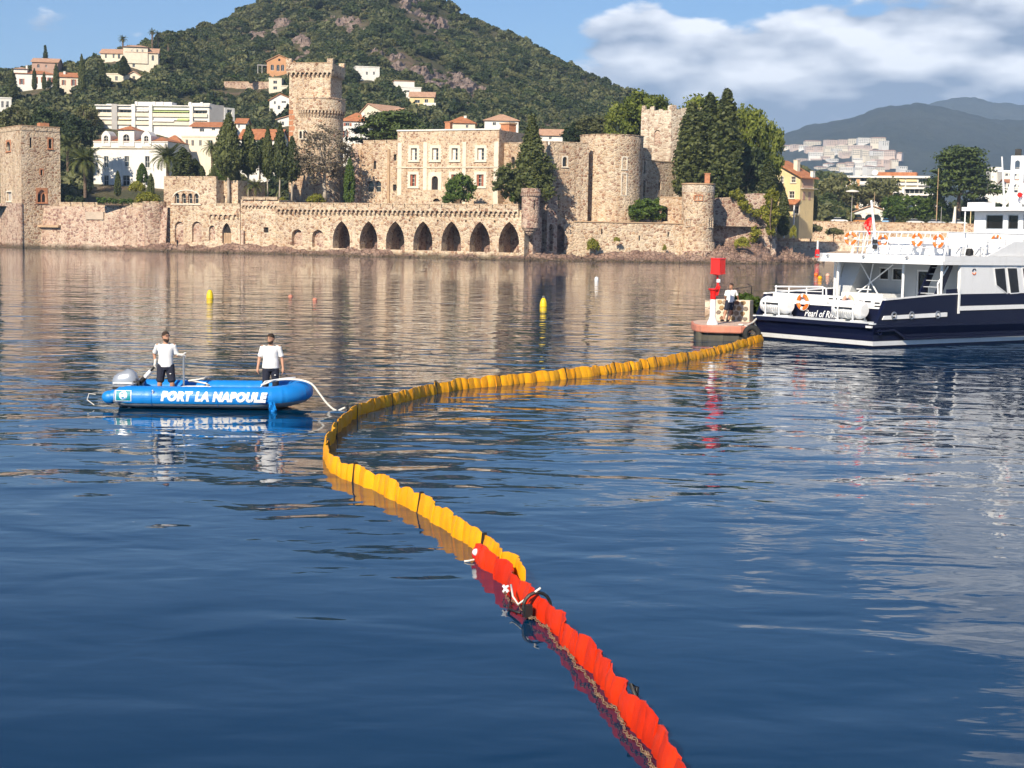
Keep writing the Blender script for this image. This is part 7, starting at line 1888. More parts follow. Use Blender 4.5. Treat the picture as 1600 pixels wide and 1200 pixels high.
for j in range(nz):
    for i in range(nx):
        cx = (i + .5 + (.25 if j % 2 else -.25) + rg.uniform(-.1, .1)) * LW / nx; cz = (j + .5 + rg.uniform(-.1, .1)) * HW / nz
        if .08 < cx < LW - .08: stone_at(cx, cz, LW / nx * .50, HW / nz * .50)
# quay behind the parapet and its plant
gp = [trunk_mesh('trunk', .4, .05, M['bark']), leaf_mesh('crown', *dome(.62, .5, .5, 22, .2, 151, .5, -.5), 30, .10, M['lf_green'], 77, core=.6)]
b = Vector((10.05, 67.0, .62)); o = thing('quay_plant', 'small green plant growing behind the rubble parapet', 'plant', Matrix.Translation(b) @ Matrix.Scale(1.3, 4)); inst('trunk', gp[0], o); inst('crown', gp[1], o)
# beacon
bp_ = W(1113, 507, .624)
be = thing('red_beacon', 'red square-topped beacon on a white post at the jetty head', 'beacon', Matrix.Translation((bp_.x, bp_.y, .624)) @ Matrix.Rotation(R(10), 4, 'Z'))
MB().lathe([(.24, 0), (.235, .05), (.15, .24), (.125, .34), (.115, 1.04)], 24).build('white_post', M['bwhite'], be, 40)
MB().lathe([(.12, 1.042), (.125, 1.28), (.15, 1.40), (.21, 1.44), (.21, 1.48), (.1, 1.49)], 24).build('red_collar', M['red'], be, 40)
MB().hexa([(.02, -.08, 1.2), (.18, -.08, 1.2), (.18, .08, 1.2), (.02, .08, 1.2)], [(.12, -.07, 1.58), (.28, -.07, 1.58), (.28, .07, 1.58), (.12, .07, 1.58)]).build('bracket', M['red'], be)
MB().tube([(.20, 0, 1.55), (.18, 0, 1.75), (.14, 0, 2.1)], [.07, .045, .04], 10).build('stem', M['red'], be)
MB().lathe([(.05, 1.72), (.085, 1.74), (.085, 1.86), (.05, 1.88)], 12, .2, -.02).build('lantern', M['bwhite'], be)
w_ = .31
mb = MB(); cx_ = .14
mb.add([(cx_ - .06, -.06, 2.02), (cx_ + .06, -.06, 2.02), (cx_ + .06, .06, 2.02), (cx_ - .06, .06, 2.02), (cx_ - w_, -w_ * .3, 2.12), (cx_, -w_, 2.10), (cx_ + w_, -w_ * .3, 2.12), (cx_, w_, 2.12), (cx_ - w_, -w_ * .3, 2.74), (cx_, -w_, 2.70), (cx_ + w_, -w_ * .3, 2.74), (cx_, w_, 2.74)],
       [(0, 1, 5), (0, 5, 4), (1, 6, 5), (1, 2, 6), (2, 7, 6), (2, 3, 7), (3, 0, 4), (3, 4, 7), (4, 5, 9, 8), (5, 6, 10, 9), (6, 7, 11, 10), (7, 4, 8, 11), (8, 9, 10, 11)])
mb.build('topmark', M['red'], be)
for z in (2.10, 2.72): MB().tube([(cx_ - w_ - .01, -w_ * .3, z), (cx_, -w_ - .01, z - .03), (cx_ + w_ + .01, -w_ * .3, z)], .018, 6).build('topmark_rim', M['red'], be)
# tyre fender and mooring
tf = thing('tyre_fender', 'black tyre fender hanging at the jetty right corner', 'tyre', at(9.72, 62.72, .30, R(25)))
MB().torus((0, -.08, 0), (.35, 1, 0), .27, .115, 26, 10).build('tyre', M['tyre'], tf, True); MB().tube([(0, 0, .3), (-.15, .25, .32)], .02, 6).build('hanging_rope', M['ropew'], tf)
ml = thing('mooring_line', 'pale mooring line from the jetty corner to the ferry stern', 'rope', Matrix.Translation((9.35, 63.0, .63)))
MB().tube([(0, 0, .02), (.3, .5, -.02), (.65, 1.2, .05), (1.1, 2.05, .34)], .035, 6).build('line', M['ropew'], ml); MB().torus((0, 0, .03), (0, 0, 1), .09, .03, 12, 6).build('eye', M['ropew'], ml)
wr = thing('quay_cable', 'thin sagging cable running from the beacon collar behind the leaning man', 'cable', Matrix.Translation((bp_.x, bp_.y, 0)))
MB().tube([(.1, .1, 2.05), (1.2, 3, 2.0), (2.5, 6, 2.05), (3.2, 12, 2.0)], .014, 5).build('wire', M['black'], wr); MB().bar((2.5, 6, .6), (2.5, 6, 2.05), .02).build('support', M['black'], wr)

# ---------------------------------------------------------------- small blue inflatable
RA, RB = W(166, 638), W(430, 642.5)
RF = Frame((RA.x, RA.y), (RB.x, RB.y))
M['bblue'] = paint('blue_tube_cover', (0.008, 0.205, 0.62), 0.42, 0.10, 2.2, bump=.25)
M['bgt'] = paint('grey_rubber_tube', (0.34, 0.36, 0.40), 0.5, 0.08, 3)
ri = thing('inflatable_boat', 'blue inflatable work boat lettered PORT LA NAPOULE with outboard motor', 'boat', RF.M)
BW, TR = 1.85, .25
def tube_path(side):
    pts = []
    y0 = .12 if side < 0 else BW - .12
    for i in range(13): pts.append((.10 + 3.20 * i / 12, y0, .265 + .015 * (i / 12) ** 2))
    yc = BW / 2; rr = yc - .12
    for i in range(1, 9):
        a_ = R(90) * i / 8; pts.append((3.3 + 1.05 * math.sin(a_), yc + (y0 - yc) * math.cos(a_), .28 + .10 * (i / 8) ** 1.3))
    return [Vector(p) for p in pts]
def sweep(mb, path, rad, th0, th1, n=14, sgn=1, pleat=0.0, thick=0.0):
    """arc section swept along the tube; angle 0 = outboard, 90 = up"""
    rings = []
    for i, p in enumerate(path):
        a = path[max(0, i - 1)]; b = path[min(len(path) - 1, i + 1)]; t = (b - a).normalized(); out = t.cross(Vector((0, 0, 1))).normalized() * sgn; up = out.cross(t) * sgn
        r_ = rad[i] if isinstance(rad, list) else rad
        r_ *= 1 + pleat * math.sin(i * 2.7)
        rings.append([p + out * r_ * math.cos(th0 + (th1 - th0) * k / n) + Vector((0, 0, 1)) * r_ * math.sin(th0 + (th1 - th0) * k / n) for k in range(n + 1)])
    for i in range(len(rings) - 1):
        for k in range(n): mb.quad(rings[i][k], rings[i][k + 1], rings[i + 1][k + 1], rings[i + 1][k])
    return mb
for sd_ in (-1, 1):
    pth = tube_path(sd_); rad = [TR * (.55 if i == 0 else .92 if i == 1 else 1) for i in range(len(pth))]
    sg = 1 if sd_ < 0 else -1
    tb = MB().tube([pth[0] - Vector((.22, 0, 0))] + pth, [.03] + [r_ * .965 for r_ in rad], 16); tb.build('side_tube', M['bgt'], ri, True)
    fine = []
    for a, b in zip(pth[:-1], pth[1:]): fine += [a, a.lerp(b, .33), a.lerp(b, .66)]
    fine.append(pth[-1])
    fr_ = [TR * (.62 if i < 2 else .9 if i < 4 else 1) for i in range(len(fine))]
    sweep(MB(), fine, fr_, R(-30), R(165), 18, sg, .010).build('tube_cover', M['bblue'], ri, True)
    nose = pth[0]; MB().sphere((nose.x - .04, nose.y, nose.z - .02), TR * .62, 14, 9, (1.25, 1, 1)).build('tube_end', M['bblue'], ri, True)
MB().add([(.2, .25, .1), (3.6, .25, .12), (4.3, BW / 2, .28), (3.4, BW - .25, .12), (.2, BW - .25, .1), (.2, BW / 2, -.25), (3.4, BW / 2, -.22), (4.05, BW / 2, .02)],
         [(0, 1, 6, 5), (1, 2, 7, 6), (5, 6, 3, 4), (6, 7, 2, 3)]).build('keel', M['bgt'], ri)
MB().extr([(.25, .3), (3.6, .3), (4.1, BW / 2), (3.4, BW - .3), (.25, BW - .3)], .02, .05).build('floor', M['bgt'], ri)
MB().box(.44, .52, .2, BW - .2, .0, .52).build('transom', M['bgt'], ri)
# lettering wrapped on the near tube
V, Fc = text_mesh('PORT LA NAPOULE', .30, .22, .022, 1.12, 8)
xm = max(v.x for v in V); x0 = RF.pix(253, 612)[0]; x1 = RF.pix(419, 612)[0]; zc_ = .268; ymin, ymax = 0.0, .215
def on_tube(x, h, lift=.006):
    th = (h - .02) / TR; r_ = TR + lift
    return (x, .12 - r_ * math.cos(th), zc_ + .005 + r_ * math.sin(th))
mb = MB(); mb.add([on_tube(x0 + v.x / xm * (x1 - x0), -.03 + v.y * .205 / .215) for v in V], Fc)
mb.build('lettering', M['bwhite'], ri)
lx0, lx1 = RF.pix(182, 612)[0], RF.pix(207, 612)[0]
def patch(name, mat, xa, xb, ha, hb, lift, rim=None):
    mb = MB()
    for i in range(6):
        for j in range(6):
            q = [on_tube(xa + (xb - xa) * (i + a) / 6, ha + (hb - ha) * (j + b_) / 6, lift) for a, b_ in ((0, 0), (1, 0), (1, 1), (0, 1))]
            mb.quad(*q)
    return mb.build(name, mat, ri)
patch('emblem_border', M['bwhite'], lx0, lx1, -.07, .185, .004); patch('emblem_field', paint('teal_emblem', (.0, .25, .33), .5, .05), lx0 + .018, lx1 - .018, -.052, .167, .008)
def disc(name, mat, cx, ch, r0, r1, lift, a0=0, a1=2 * math.pi, n=24):
    mb = MB()
    for i in range(n):
        q = []
        for rr, k in ((r0, i), (r1, i), (r1, i + 1), (r0, i + 1)):
            an = a0 + (a1 - a0) * k / n; q.append(on_tube(cx + rr * math.cos(an), ch + rr * math.sin(an), lift))
        mb.quad(*q)
    return mb.build(name, mat, ri)
cx_ = (lx0 + lx1) / 2
disc('emblem_disc', M['bwhite'], cx_, .062, .0, .092, .011); disc('emblem_wave', M['bblue'], cx_ + .01, .04, .045, .062, .014, R(200), R(340), 12); disc('emblem_wave', paint('teal_emblem_wave', (.0, .25, .33), .5, .05), cx_ - .01, .055, .05, .066, .014, R(20), R(150), 12)
for xx in (1.05, 2.55, 3.3): MB().tube([on_tube(xx, h_ / 20, .004) for h_ in range(-4, 6)], .006, 5).build('cover_seam', M['bblue'], ri)
MB().torus((1.0, -.12, .41), (0, 1, .5), .09, .018, 14, 6, R(20), R(160)).build('grab_handle', M['bwhite'], ri)
# outboard
ob = MB(); sx = .02
prof = [(.29, .42), (.31, .49), (.30, .60), (.26, .70), (.17, .77), (.05, .80)]
st = 0; ring_n = 18; V_, F_ = [], []
for (r_, z_) in prof:
    for k in range(ring_n):
        an = 2 * math.pi * k / ring_n; c_, s_ = math.cos(an), math.sin(an)
        e = lambda q: math.copysign(abs(q) ** .65, q)
        V_.append((.22 + e(c_) * r_ * .98, BW / 2 + e(s_) * r_ * .62, z_ + .04 * c_ * 1))
for i in range(len(prof) - 1):
    for k in range(ring_n): F_.append((i * ring_n + k, i * ring_n + (k + 1) % ring_n, (i + 1) * ring_n + (k + 1) % ring_n, (i + 1) * ring_n + k))
F_.append(tuple(range((len(prof) - 1) * ring_n, len(prof) * ring_n)))
cow = MB().add(V_, F_).build('engine_cowl', paint('silver_grey_cowl', (.34, .37, .42), .28, .05, 3, metallic=.3, coat=.5), ri, True)
mb = MB(); pass
MB().box(-.04, .48, BW / 2 - .19, BW / 2 + .19, .33, .42).build('engine_pan', M['black'], ri); MB().box(.12, .38, BW / 2 - .09, BW / 2 + .09, -.4, .33).build('engine_leg', M['black'], ri); MB().box(.34, .58, BW / 2 - .16, BW / 2 + .16, .3, .56).build('engine_bracket', M['black'], ri)
MB().box(-.02, .42, BW / 2 - .215, BW / 2 - .19, .50, .53).build('cowl_stripe', M['bwhite'], ri)
ta, tb_ = Vector((.55, BW / 2, .50)), Vector((.95, .80, .92))
MB().tube([ta, ta.lerp(tb_, .35)], .055, 10).tube([ta.lerp(tb_, .72), tb_], .026, 8).build('tiller', M['black'], ri); MB().tube([ta.lerp(tb_, .35), ta.lerp(tb_, .72)], .05, 10).build('tiller_sleeve', M['bwhite'], ri)
px_, pz_ = RF.pix(287, 553, .75)
MB().tube([(px_, .75, .05), (px_, .75, pz_), (px_ + .05, .75, pz_ + .03)], .022, 8).build('tow_post', M['steel'], ri); MB().box(px_ - .08, px_ + .08, .67, .83, .05, .12).build('post_foot', M['steel'], ri)
rp = [(1.95 + .35 * math.cos(i * .9) * (1 - i * .02), .75 + .22 * math.sin(i * .9), .10 + i * .028) for i in range(22)]
MB().tube(rp, .022, 6).build('coiled_rope', M['ropew'], ri, True)
MB().tube([(1.5, .3, .46), (1.8, .25, .50), (2.1, .32, .50), (2.35, .25, .49)], .03, 6).build('loose_rope', M['ropew'], ri)
MB().tube([(3.45, .32, .5), (3.55, .4, .64), (3.95, .6, .70), (4.2, .8, .71)], .013, 8).build('bow_rail', M['bwhite'], ri)
cl = MB()
for i in range(6):
    for j in range(4):
        f_ = lambda i_, j_: (3.72 + j_ * .045 * (1 - abs(i_ - 3) * .1), -.15 + .03 * math.sin(i_ * 1.7 + j_ * 2) + i_ * .012, .22 - i_ * .06)
        cl.quad(f_(i, j), f_(i, j + 1), f_(i + 1, j + 1), f_(i + 1, j))
cl.build('hanging_cover_flap', M['bblue'], ri, True)
MB().tube([(-.28, .15, .3), (-.42, .12, .32), (-.46, .1, .18), (-.3, .1, .06)], .012, 6).build('stern_line', M['ropew'], ri)
# ---------------------------------------------------------------- people
M['skin'] = paint('fair_skin', (0.48, 0.255, 0.165), 0.55, 0.10, 8)  # plain skin tone, paler than the tanned one
M['skin2'] = paint('tanned_skin', (0.40, 0.20, 0.125), 0.55, 0.10, 8)
M['polo'] = paint('white_cotton_polo', (0.80, 0.80, 0.79), 0.85, 0.05, 9, bump=.2)
M['shorts'] = paint('dark_navy_cloth', (0.012, 0.015, 0.032), 0.85, 0.2, 9, bump=.2)
M['hair'] = paint('dark_brown_hair', (0.035, 0.02, 0.012), 0.7, 0.3, 30, bump=.6)
M['shoe'] = paint('dark_shoe', (0.02, 0.02, 0.025), 0.6, 0.2, 8)
M['glove'] = paint('pale_work_glove', (0.62, 0.60, 0.56), 0.9, 0.1, 10)
M['blackc'] = paint('black_clothes', (0.012, 0.012, 0.014), 0.85, .2, 9)
def eloft(mb, rings, n=18):
    """rings: (centre, rx, ry) stacked; closed at both ends"""
    st = len(mb.v)
    for (c, rx, ry) in rings:
        for k in range(n):
            a_ = 2 * math.pi * k / n; mb.v.append((c[0] + rx * math.cos(a_), c[1] + ry * math.sin(a_), c[2]))
    for i in range(len(rings) - 1):
        for k in range(n): mb.f.append((st + i * n + k, st + i * n + (k + 1) % n, st + (i + 1) * n + (k + 1) % n, st + (i + 1) * n + k))
    mb.f.append(tuple(st + k for k in range(n - 1, -1, -1))); mb.f.append(tuple(st + (len(rings) - 1) * n + k for k in range(n)))
def limb(mb, pts, rs, n=12, sub=4):
    P_, R_ = [], []
    for i in range(len(pts) - 1):
        for k in range(sub):
            t = k / sub; P_.append(Vector(pts[i]).lerp(Vector(pts[i + 1]), t)); R_.append(rs[i] + (rs[i + 1] - rs[i]) * t)
    P_.append(Vector(pts[-1])); R_.append(rs[-1])
    mb.tube(P_, R_, n)
    mb.sphere(P_[-1], R_[-1], 10, 6); mb.sphere(P_[0], R_[0], 10, 6)
def hand(mb, wrist, d, side, palm, curl=.6):
    """palm plus five unequal, bent fingers; d = along the hand, palm = way the palm faces"""
    d = Vector(d).normalized(); pl = Vector(palm); pl = (pl - d * pl.dot(d)).normalized(); s = d.cross(pl) * side
    w = Vector(wrist); c = w + d * .055
    mb.tube([w, c, w + d * .10], [.030, .042, .036], 10); mb.sphere(c + s * .012, .038, 10, 6, (1, 1, 1)); mb.sphere(c - s * .012, .038, 10, 6, (1, 1, 1))
    for i, (o, l) in enumerate(((.034, .070), (.012, .080), (-.010, .074), (-.031, .058))):
        b = w + d * .095 + s * o; k1 = b + (d * math.cos(curl * .5) + pl * math.sin(curl * .5)) * l * .5; k2 = k1 + (d * math.cos(curl * 1.5) + pl * math.sin(curl * 1.5)) * l * .35; k3 = k2 + (d * math.cos(curl * 2.4) + pl * math.sin(curl * 2.4)) * l * .25
        mb.tube([b - d * .03, b, k1, k2, k3], [.011, .0105, .010, .009, .008], 7)
    b = w + d * .035 + s * .034; k1 = b + (d * .6 + s * .7 + pl * .25).normalized() * .035; k2 = k1 + (d * .9 + s * .15 + pl * .4).normalized() * .030
    mb.tube([b - s * .02, b, k1, k2], [.014, .0135, .012, .010], 7)
def person(label, Mx, J, skin='skin', top='polo', bottom='shorts', long=False, beard=True, glasses=False, gloves=False, belly=1.0, head_yaw=0.0, head_pitch=0.0, curl=(.6, .6)):
    t = thing('person', label, 'person', Mx)
    def vox(o, size, sm=4):
        r_ = o.modifiers.new('join', 'REMESH'); r_.mode = 'VOXEL'; r_.voxel_size = size; r_.use_smooth_shade = True
        s_ = o.modifiers.new('soft', 'SMOOTH'); s_.iterations = sm; s_.factor = .5
        return o
    V3 = Vector
    pel, ch, nk = V3(J['pelvis']), V3(J['chest']), V3(J['neck'])
    sp = lambda k: pel.lerp(ch, k)
    body = MB()
    eloft(body, [(pel + V3((0, 0, -.08)), .12, .09), (pel, .15 * belly, .105 * belly), (sp(.4), .135 * belly, .10 * belly), (sp(.75), .15, .10), (ch, .165, .105), (ch.lerp(nk, .6), .12, .08), (nk, .055, .058)])
    hd = V3(J['head'])
    limb(body, [nk - V3((0, 0, .05)), hd - V3((0, -.005, .06))], [.058, .052])
    Rh = Matrix.Translation(hd) @ Matrix.Rotation(head_yaw, 4, 'Z') @ Matrix.Rotation(head_pitch, 4, 'X')
    st = len(body.v)
    eloft(body, [((0, -.035, -.118), .028, .030), ((0, -.028, -.105), .048, .055), ((0, -.012, -.07), .064, .080), ((0, 0, -.02), .073, .094), ((0, .004, .03), .077, .098), ((0, .006, .075), .070, .090), ((0, .008, .105), .048, .064), ((0, .008, .118), .02, .03)], 20)
    body.add([(-.013, -.088, -.018), (.013, -.088, -.018), (.010, -.090, .022), (-.010, -.090, .022), (0, -.118, -.022), (0, -.098, .02)], [(0, 1, 4), (1, 2, 5, 4), (2, 3, 5), (3, 0, 4, 5), (0, 3, 2, 1)])
    for s in (-1, 1): body.sphere((s * .076, .008, -.005), .026, 8, 6, (.45, .7, 1.15))
    body.tube([(-.03, -.084, -.066), (0, -.094, -.066), (.03, -.084, -.066)], .008, 6)
    body.bend(st, lambda x, y, z: Rh @ V3((x, y, z)))
    for s, k in ((-1, 'r'), (1, 'l')):
        sh, el, wr = V3(J['sh' + k]), V3(J['el' + k]), V3(J['wr' + k])
        limb(body, [sh, el, wr], [.056, .043, .029])
        if not gloves: hand(body, wr, V3(J['hd' + k]), s, V3(J['pl' + k]), curl[0 if k == 'r' else 1])
        hp, kn, an = V3(J['hip' + k]), V3(J['kn' + k]), V3(J['an' + k]); to = V3(J['to' + k])
        cf_ = kn.lerp(an, .3) + V3((0, .02, 0))
        limb(body, [hp, kn, cf_, an], [.088, .060, .058, .040]); limb(body, [an - V3((0, -.03, .02)), to], [.040, .032])
    vox(body.build('body', M[skin], t), .0105)
    if gloves:
        for s, k in ((-1, 'r'), (1, 'l')):
            g = MB(); hand(g, V3(J['wr' + k]), V3(J['hd' + k]), s, V3(J['pl' + k]), curl[0 if k == 'r' else 1]); limb(g, [V3(J['wr' + k]) - V3(J['hd' + k]).normalized() * .05, V3(J['wr' + k])], [.040, .038]); vox(g.build('glove', M['glove'], t), .009, 2)
    sh_ = MB(); b = belly
    eloft(sh_, [(sp(-.16), .188 * b, .135 * b), (sp(0.0), .182 * b, .135 * b), (sp(.25), .176 * b, .135 * b), (sp(.5), .168 * max(1, b * .97), .130), (sp(.8), .182, .130), (ch, .192, .130), (ch.lerp(nk, .45), .165, .108), (ch.lerp(nk, .82), .085, .078)])
    for k in 'rl':
        a_, e_ = V3(J['sh' + k]), V3(J['el' + k]); limb(sh_, [a_.lerp(ch, .22), a_, a_.lerp(e_, .72)], [.070, .064, .060])
        sh_.tube([a_.lerp(e_, .60), a_.lerp(e_, .80)], [.062, .068], 14)
    vox(sh_.build('shirt', M[top], t), .012, 5)
    MB().torus(nk + V3((0, -.012, -.025)), (0, -.35, 1), .064, .013, 18, 6).build('collar', M[top], t, True)
    pa_ = MB(); eloft(pa_, [(pel + V3((0, 0, -.13)), .150, .118), (pel + V3((0, 0, -.05)), .170 * b, .130 * b), (pel + V3((0, 0, .06)), .165 * b, .125 * b)])
    for k in 'rl':
        h_, n_, a_ = V3(J['hip' + k]), V3(J['kn' + k]), V3(J['an' + k])
        if long: limb(pa_, [h_, n_, a_ + V3((0, 0, .02))], [.112, .082, .070])
        else: limb(pa_, [h_, h_.lerp(n_, .80)], [.112, .094]); pa_.tube([h_.lerp(n_, .7), h_.lerp(n_, .88)], [.095, .10], 14)
    vox(pa_.build('trousers' if long else 'shorts', M[bottom], t), .012, 4)
    MB().box(.09, .125, -.146 * b, -.136 * b, pel.z - .22, pel.z - .20).build('cloth_badge', M['polo'], t, M=Matrix.Translation((pel.x, pel.y, 0)))
    for k in 'rl':
        a_, o_ = V3(J['an' + k]), V3(J['to' + k]); s_ = MB(); limb(s_, [a_ + V3((0, .03, -.03)), a_.lerp(o_, .5) + V3((0, 0, -.01)), o_], [.046, .046, .038]); vox(s_.build('shoe', M['shoe'], t), .01, 2)
    hr = MB(); st = len(hr.v); eloft(hr, [((0, .045, -.05), .062, .060), ((0, .030, .0), .080, .080), ((0, .014, .045), .084, .098), ((0, .008, .085), .076, .098), ((0, .006, .115), .054, .070), ((0, .006, .128), .02, .03)], 20)
    hr.bend(st, lambda x, y, z: Rh @ V3((x, y, z))); vox(hr.build('hair', M['hair'], t), .009, 3)
    if beard:
        bd = MB(); st = len(bd.v); eloft(bd, [((0, -.045, -.138), .025, .028), ((0, -.038, -.118), .052, .058), ((0, -.024, -.085), .067, .078), ((0, -.018, -.055), .069, .078), ((0, -.008, -.035), .060, .066)], 18); bd.bend(st, lambda x, y, z: Rh @ V3((x, y, z))); vox(bd.build('beard', M['hair'], t), .009, 2)
    ey = MB(); st = 0
    if glasses:
        for s in (-1, 1): ey.sphere((s * .032, -.090, .024), .024, 10, 6, (1.1, .35, .8))
        ey.tube([(-.078, 0, .026), (-.06, -.085, .028), (.06, -.085, .028), (.078, 0, .026)], .005, 5)
    else:
        for s in (-1, 1): ey.sphere((s * .031, -.088, .018), .0095, 8, 5)
        for s in (-1, 1): ey.tube([(s * .014, -.094, .040), (s * .048, -.086, .042)], .006, 5)
    ey.bend(0, lambda x, y, z: Rh @ V3((x, y, z))); ey.build('sunglasses' if glasses else 'eyes_and_brows', M['black'], t)
    return t
def pose(**k):
    J = dict(pelvis=(0, 0, .95), chest=(0, .0, 1.32), neck=(0, 0, 1.475), head=(0, -.02, 1.625), shr=(-.19, 0, 1.405), shl=(.19, 0, 1.405), elr=(-.25, .02, 1.13), ell=(.25, .02, 1.13), wrr=(-.27, -.03, .89), wrl=(.27, -.03, .89),
             hdr=(0, -.1, -1), hdl=(0, -.1, -1), plr=(1, 0, 0), pll=(-1, 0, 0), hipr=(-.095, 0, .91), hipl=(.095, 0, .91), knr=(-.12, -.03, .50), knl=(.12, -.03, .50), anr=(-.13, .02, .085), anl=(.13, .02, .085), tor=(-.16, -.14, .035), tol=(.16, -.14, .035))
    J.update(k); return J
def face_cam(p, extra=0.0): return math.atan2(-p.x, p.y) * -1 + extra
# helmsman
bx, _ = RF.pix(259, 560, .72); p1 = RF.w(bx, .72, .05)
wt = RF.w(*(tb_ - Vector((.03, 0, -.01))))            # tiller grip and post head in world space
ph = RF.w(px_, .75, pz_ - .03)
rz1 = R(12); S1 = 1.68 / 1.745
M1 = Matrix.Translation(p1) @ Matrix.Rotation(rz1, 4, 'Z') @ Matrix.Scale(S1, 4); I1 = M1.inverted()
gt_, gp_ = I1 @ wt, I1 @ ph
def reach(sh, grip, d):           # wrist short of the grip, elbow bent
    sh, grip, d = Vector(sh), Vector(grip), Vector(d).normalized(); return grip - d * .085
w_r = reach((-.19, 0, 1.405), gt_, (-.3, 0, -1)); w_l = reach((.19, 0, 1.405), gp_, (1, 0, -.15))
el_r = Vector((-.19, 0, 1.405)).lerp(w_r, .52) + Vector((-.05, .10, 0)); el_l = Vector((.19, 0, 1.405)).lerp(w_l, .5) + Vector((0, .08, -.14))
person('bearded man in white polo and navy shorts steering the blue inflatable', M1, pose(wrr=tuple(w_r), elr=tuple(el_r), hdr=(-.1, -.05, -1), wrl=tuple(w_l), ell=tuple(el_l), hdl=(1, 0, -.1), pll=(0, 0, -1), plr=(1, -.3, 0), knr=(-.14, -.02, .5), anr=(-.16, .03, .085), tor=(-.2, -.13, .035), knl=(.15, -.04, .5), anl=(.17, -.02, .085), tol=(.22, -.17, .035)),
       'skin', head_yaw=R(38), glasses=True, gloves=True, curl=(1.0, .8))
bx, _ = RF.pix(423, 560, .95); p2 = RF.w(bx, .95, .05); S2 = 1.66 / 1.745
person('bearded man in white polo and dark trousers standing in the bow of the inflatable', Matrix.Translation(p2) @ Matrix.Rotation(R(8), 4, 'Z') @ Matrix.Scale(S2, 4), pose(elr=(-.275, .03, 1.13), ell=(.275, .03, 1.13), wrr=(-.315, -.04, .90), wrl=(.30, -.03, .90), shr=(-.20, 0, 1.41), shl=(.20, 0, 1.41)), 'skin', long=True, belly=1.13, head_yaw=R(-32), head_pitch=R(8))
# man leaning on the parapet
pw_ = WF.w(.84, -.46, 0); aw = math.atan2(WF.x.y, WF.x.x)
person('man in white polo and navy shorts leaning back on the rubble parapet', Matrix.Translation(pw_) @ Matrix.Rotation(R(-8), 4, 'Z') @ Matrix.Scale(.985, 4),
       pose(pelvis=(.02, .15, .89), chest=(.05, .22, 1.24), neck=(.06, .22, 1.395), head=(.045, .19, 1.545), shr=(-.14, .21, 1.325), shl=(.24, .24, 1.33), elr=(-.20, .30, 1.08), wrr=(-.17, .40, .93), hdr=(.05, .3, -1), ell=(.33, .33, 1.10), wrl=(.37, .42, .98), hdl=(.05, .35, -1), hipr=(-.08, .13, .85), hipl=(.11, .15, .85), knr=(-.16, .02, .47), anr=(-.24, -.06, .085), tor=(-.35, -.17, .04), knl=(.06, .03, .47), anl=(-.02, -.07, .085), tol=(-.10, -.22, .04)),
       'skin2', beard=False, head_yaw=R(-48))
# far figure on the rocks
b = P(277, 386, 297.5)
person('small dark-clothed figure walking on the rocks below the loggia house', Matrix.Translation((b.x, b.y, b.z - .1)) @ Matrix.Rotation(R(60), 4, 'Z'), pose(knr=(-.1, -.14, .52), anr=(-.1, -.02, .1), tor=(-.1, -.2, .06), knl=(.1, .05, .5), anl=(.1, .26, .12), tol=(.1, .12, .05)), 'skin2', 'blackc', 'blackc', True, False)

# ---------------------------------------------------------------- floating boom
def catmull(pts, step):
    out = []; n = len(pts)
    for i in range(n - 1):
        p0, p1, p2, p3 = pts[max(0, i - 1)], pts[i], pts[i + 1], pts[min(n - 1, i + 2)]
        for k in range(24):
            t = k / 24; out.append(.5 * ((2 * p1) + (p2 - p0) * t + (2 * p0 - 5 * p1 + 4 * p2 - p3) * t * t + (3 * p1 - p0 - 3 * p2 + p3) * t ** 3))
    out.append(pts[-1]); res = [out[0]]; acc = 0
    for a, b in zip(out[:-1], out[1:]):
        l = (b - a).length
        while acc + l >= step:
            t = (step - acc) / l; a = a.lerp(b, t); res.append(a); l = (b - a).length; acc = 0
        acc += l
    return res
def boom_mat(name, c1, c2):
    t = NT(name); v = t.coord('Object'); n = t.noise(v, 3.0, 5, .6); f = t.noise(t.coord('Object', (1, 1, .4)), 14, 4, .6)
    oi = t.N('ShaderNodeObjectInfo')
    c = t.ramp(t.math('ADD', t.math('MULTIPLY', n, .7), t.math('MULTIPLY', oi.outputs['Random'], .3)), [(.25, c1), (.75, c2)])
    return t.done(c, .5, t.bump(f, .5, .02), Specular_IOR_Level=.3)
M['boom_y'] = boom_mat('yellow_boom_fabric', (.78, .30, .004), (.92, .44, .010)); M['boom_r'] = boom_mat('red_orange_boom_fabric', (.56, .020, .002), (.74, .042, .004))
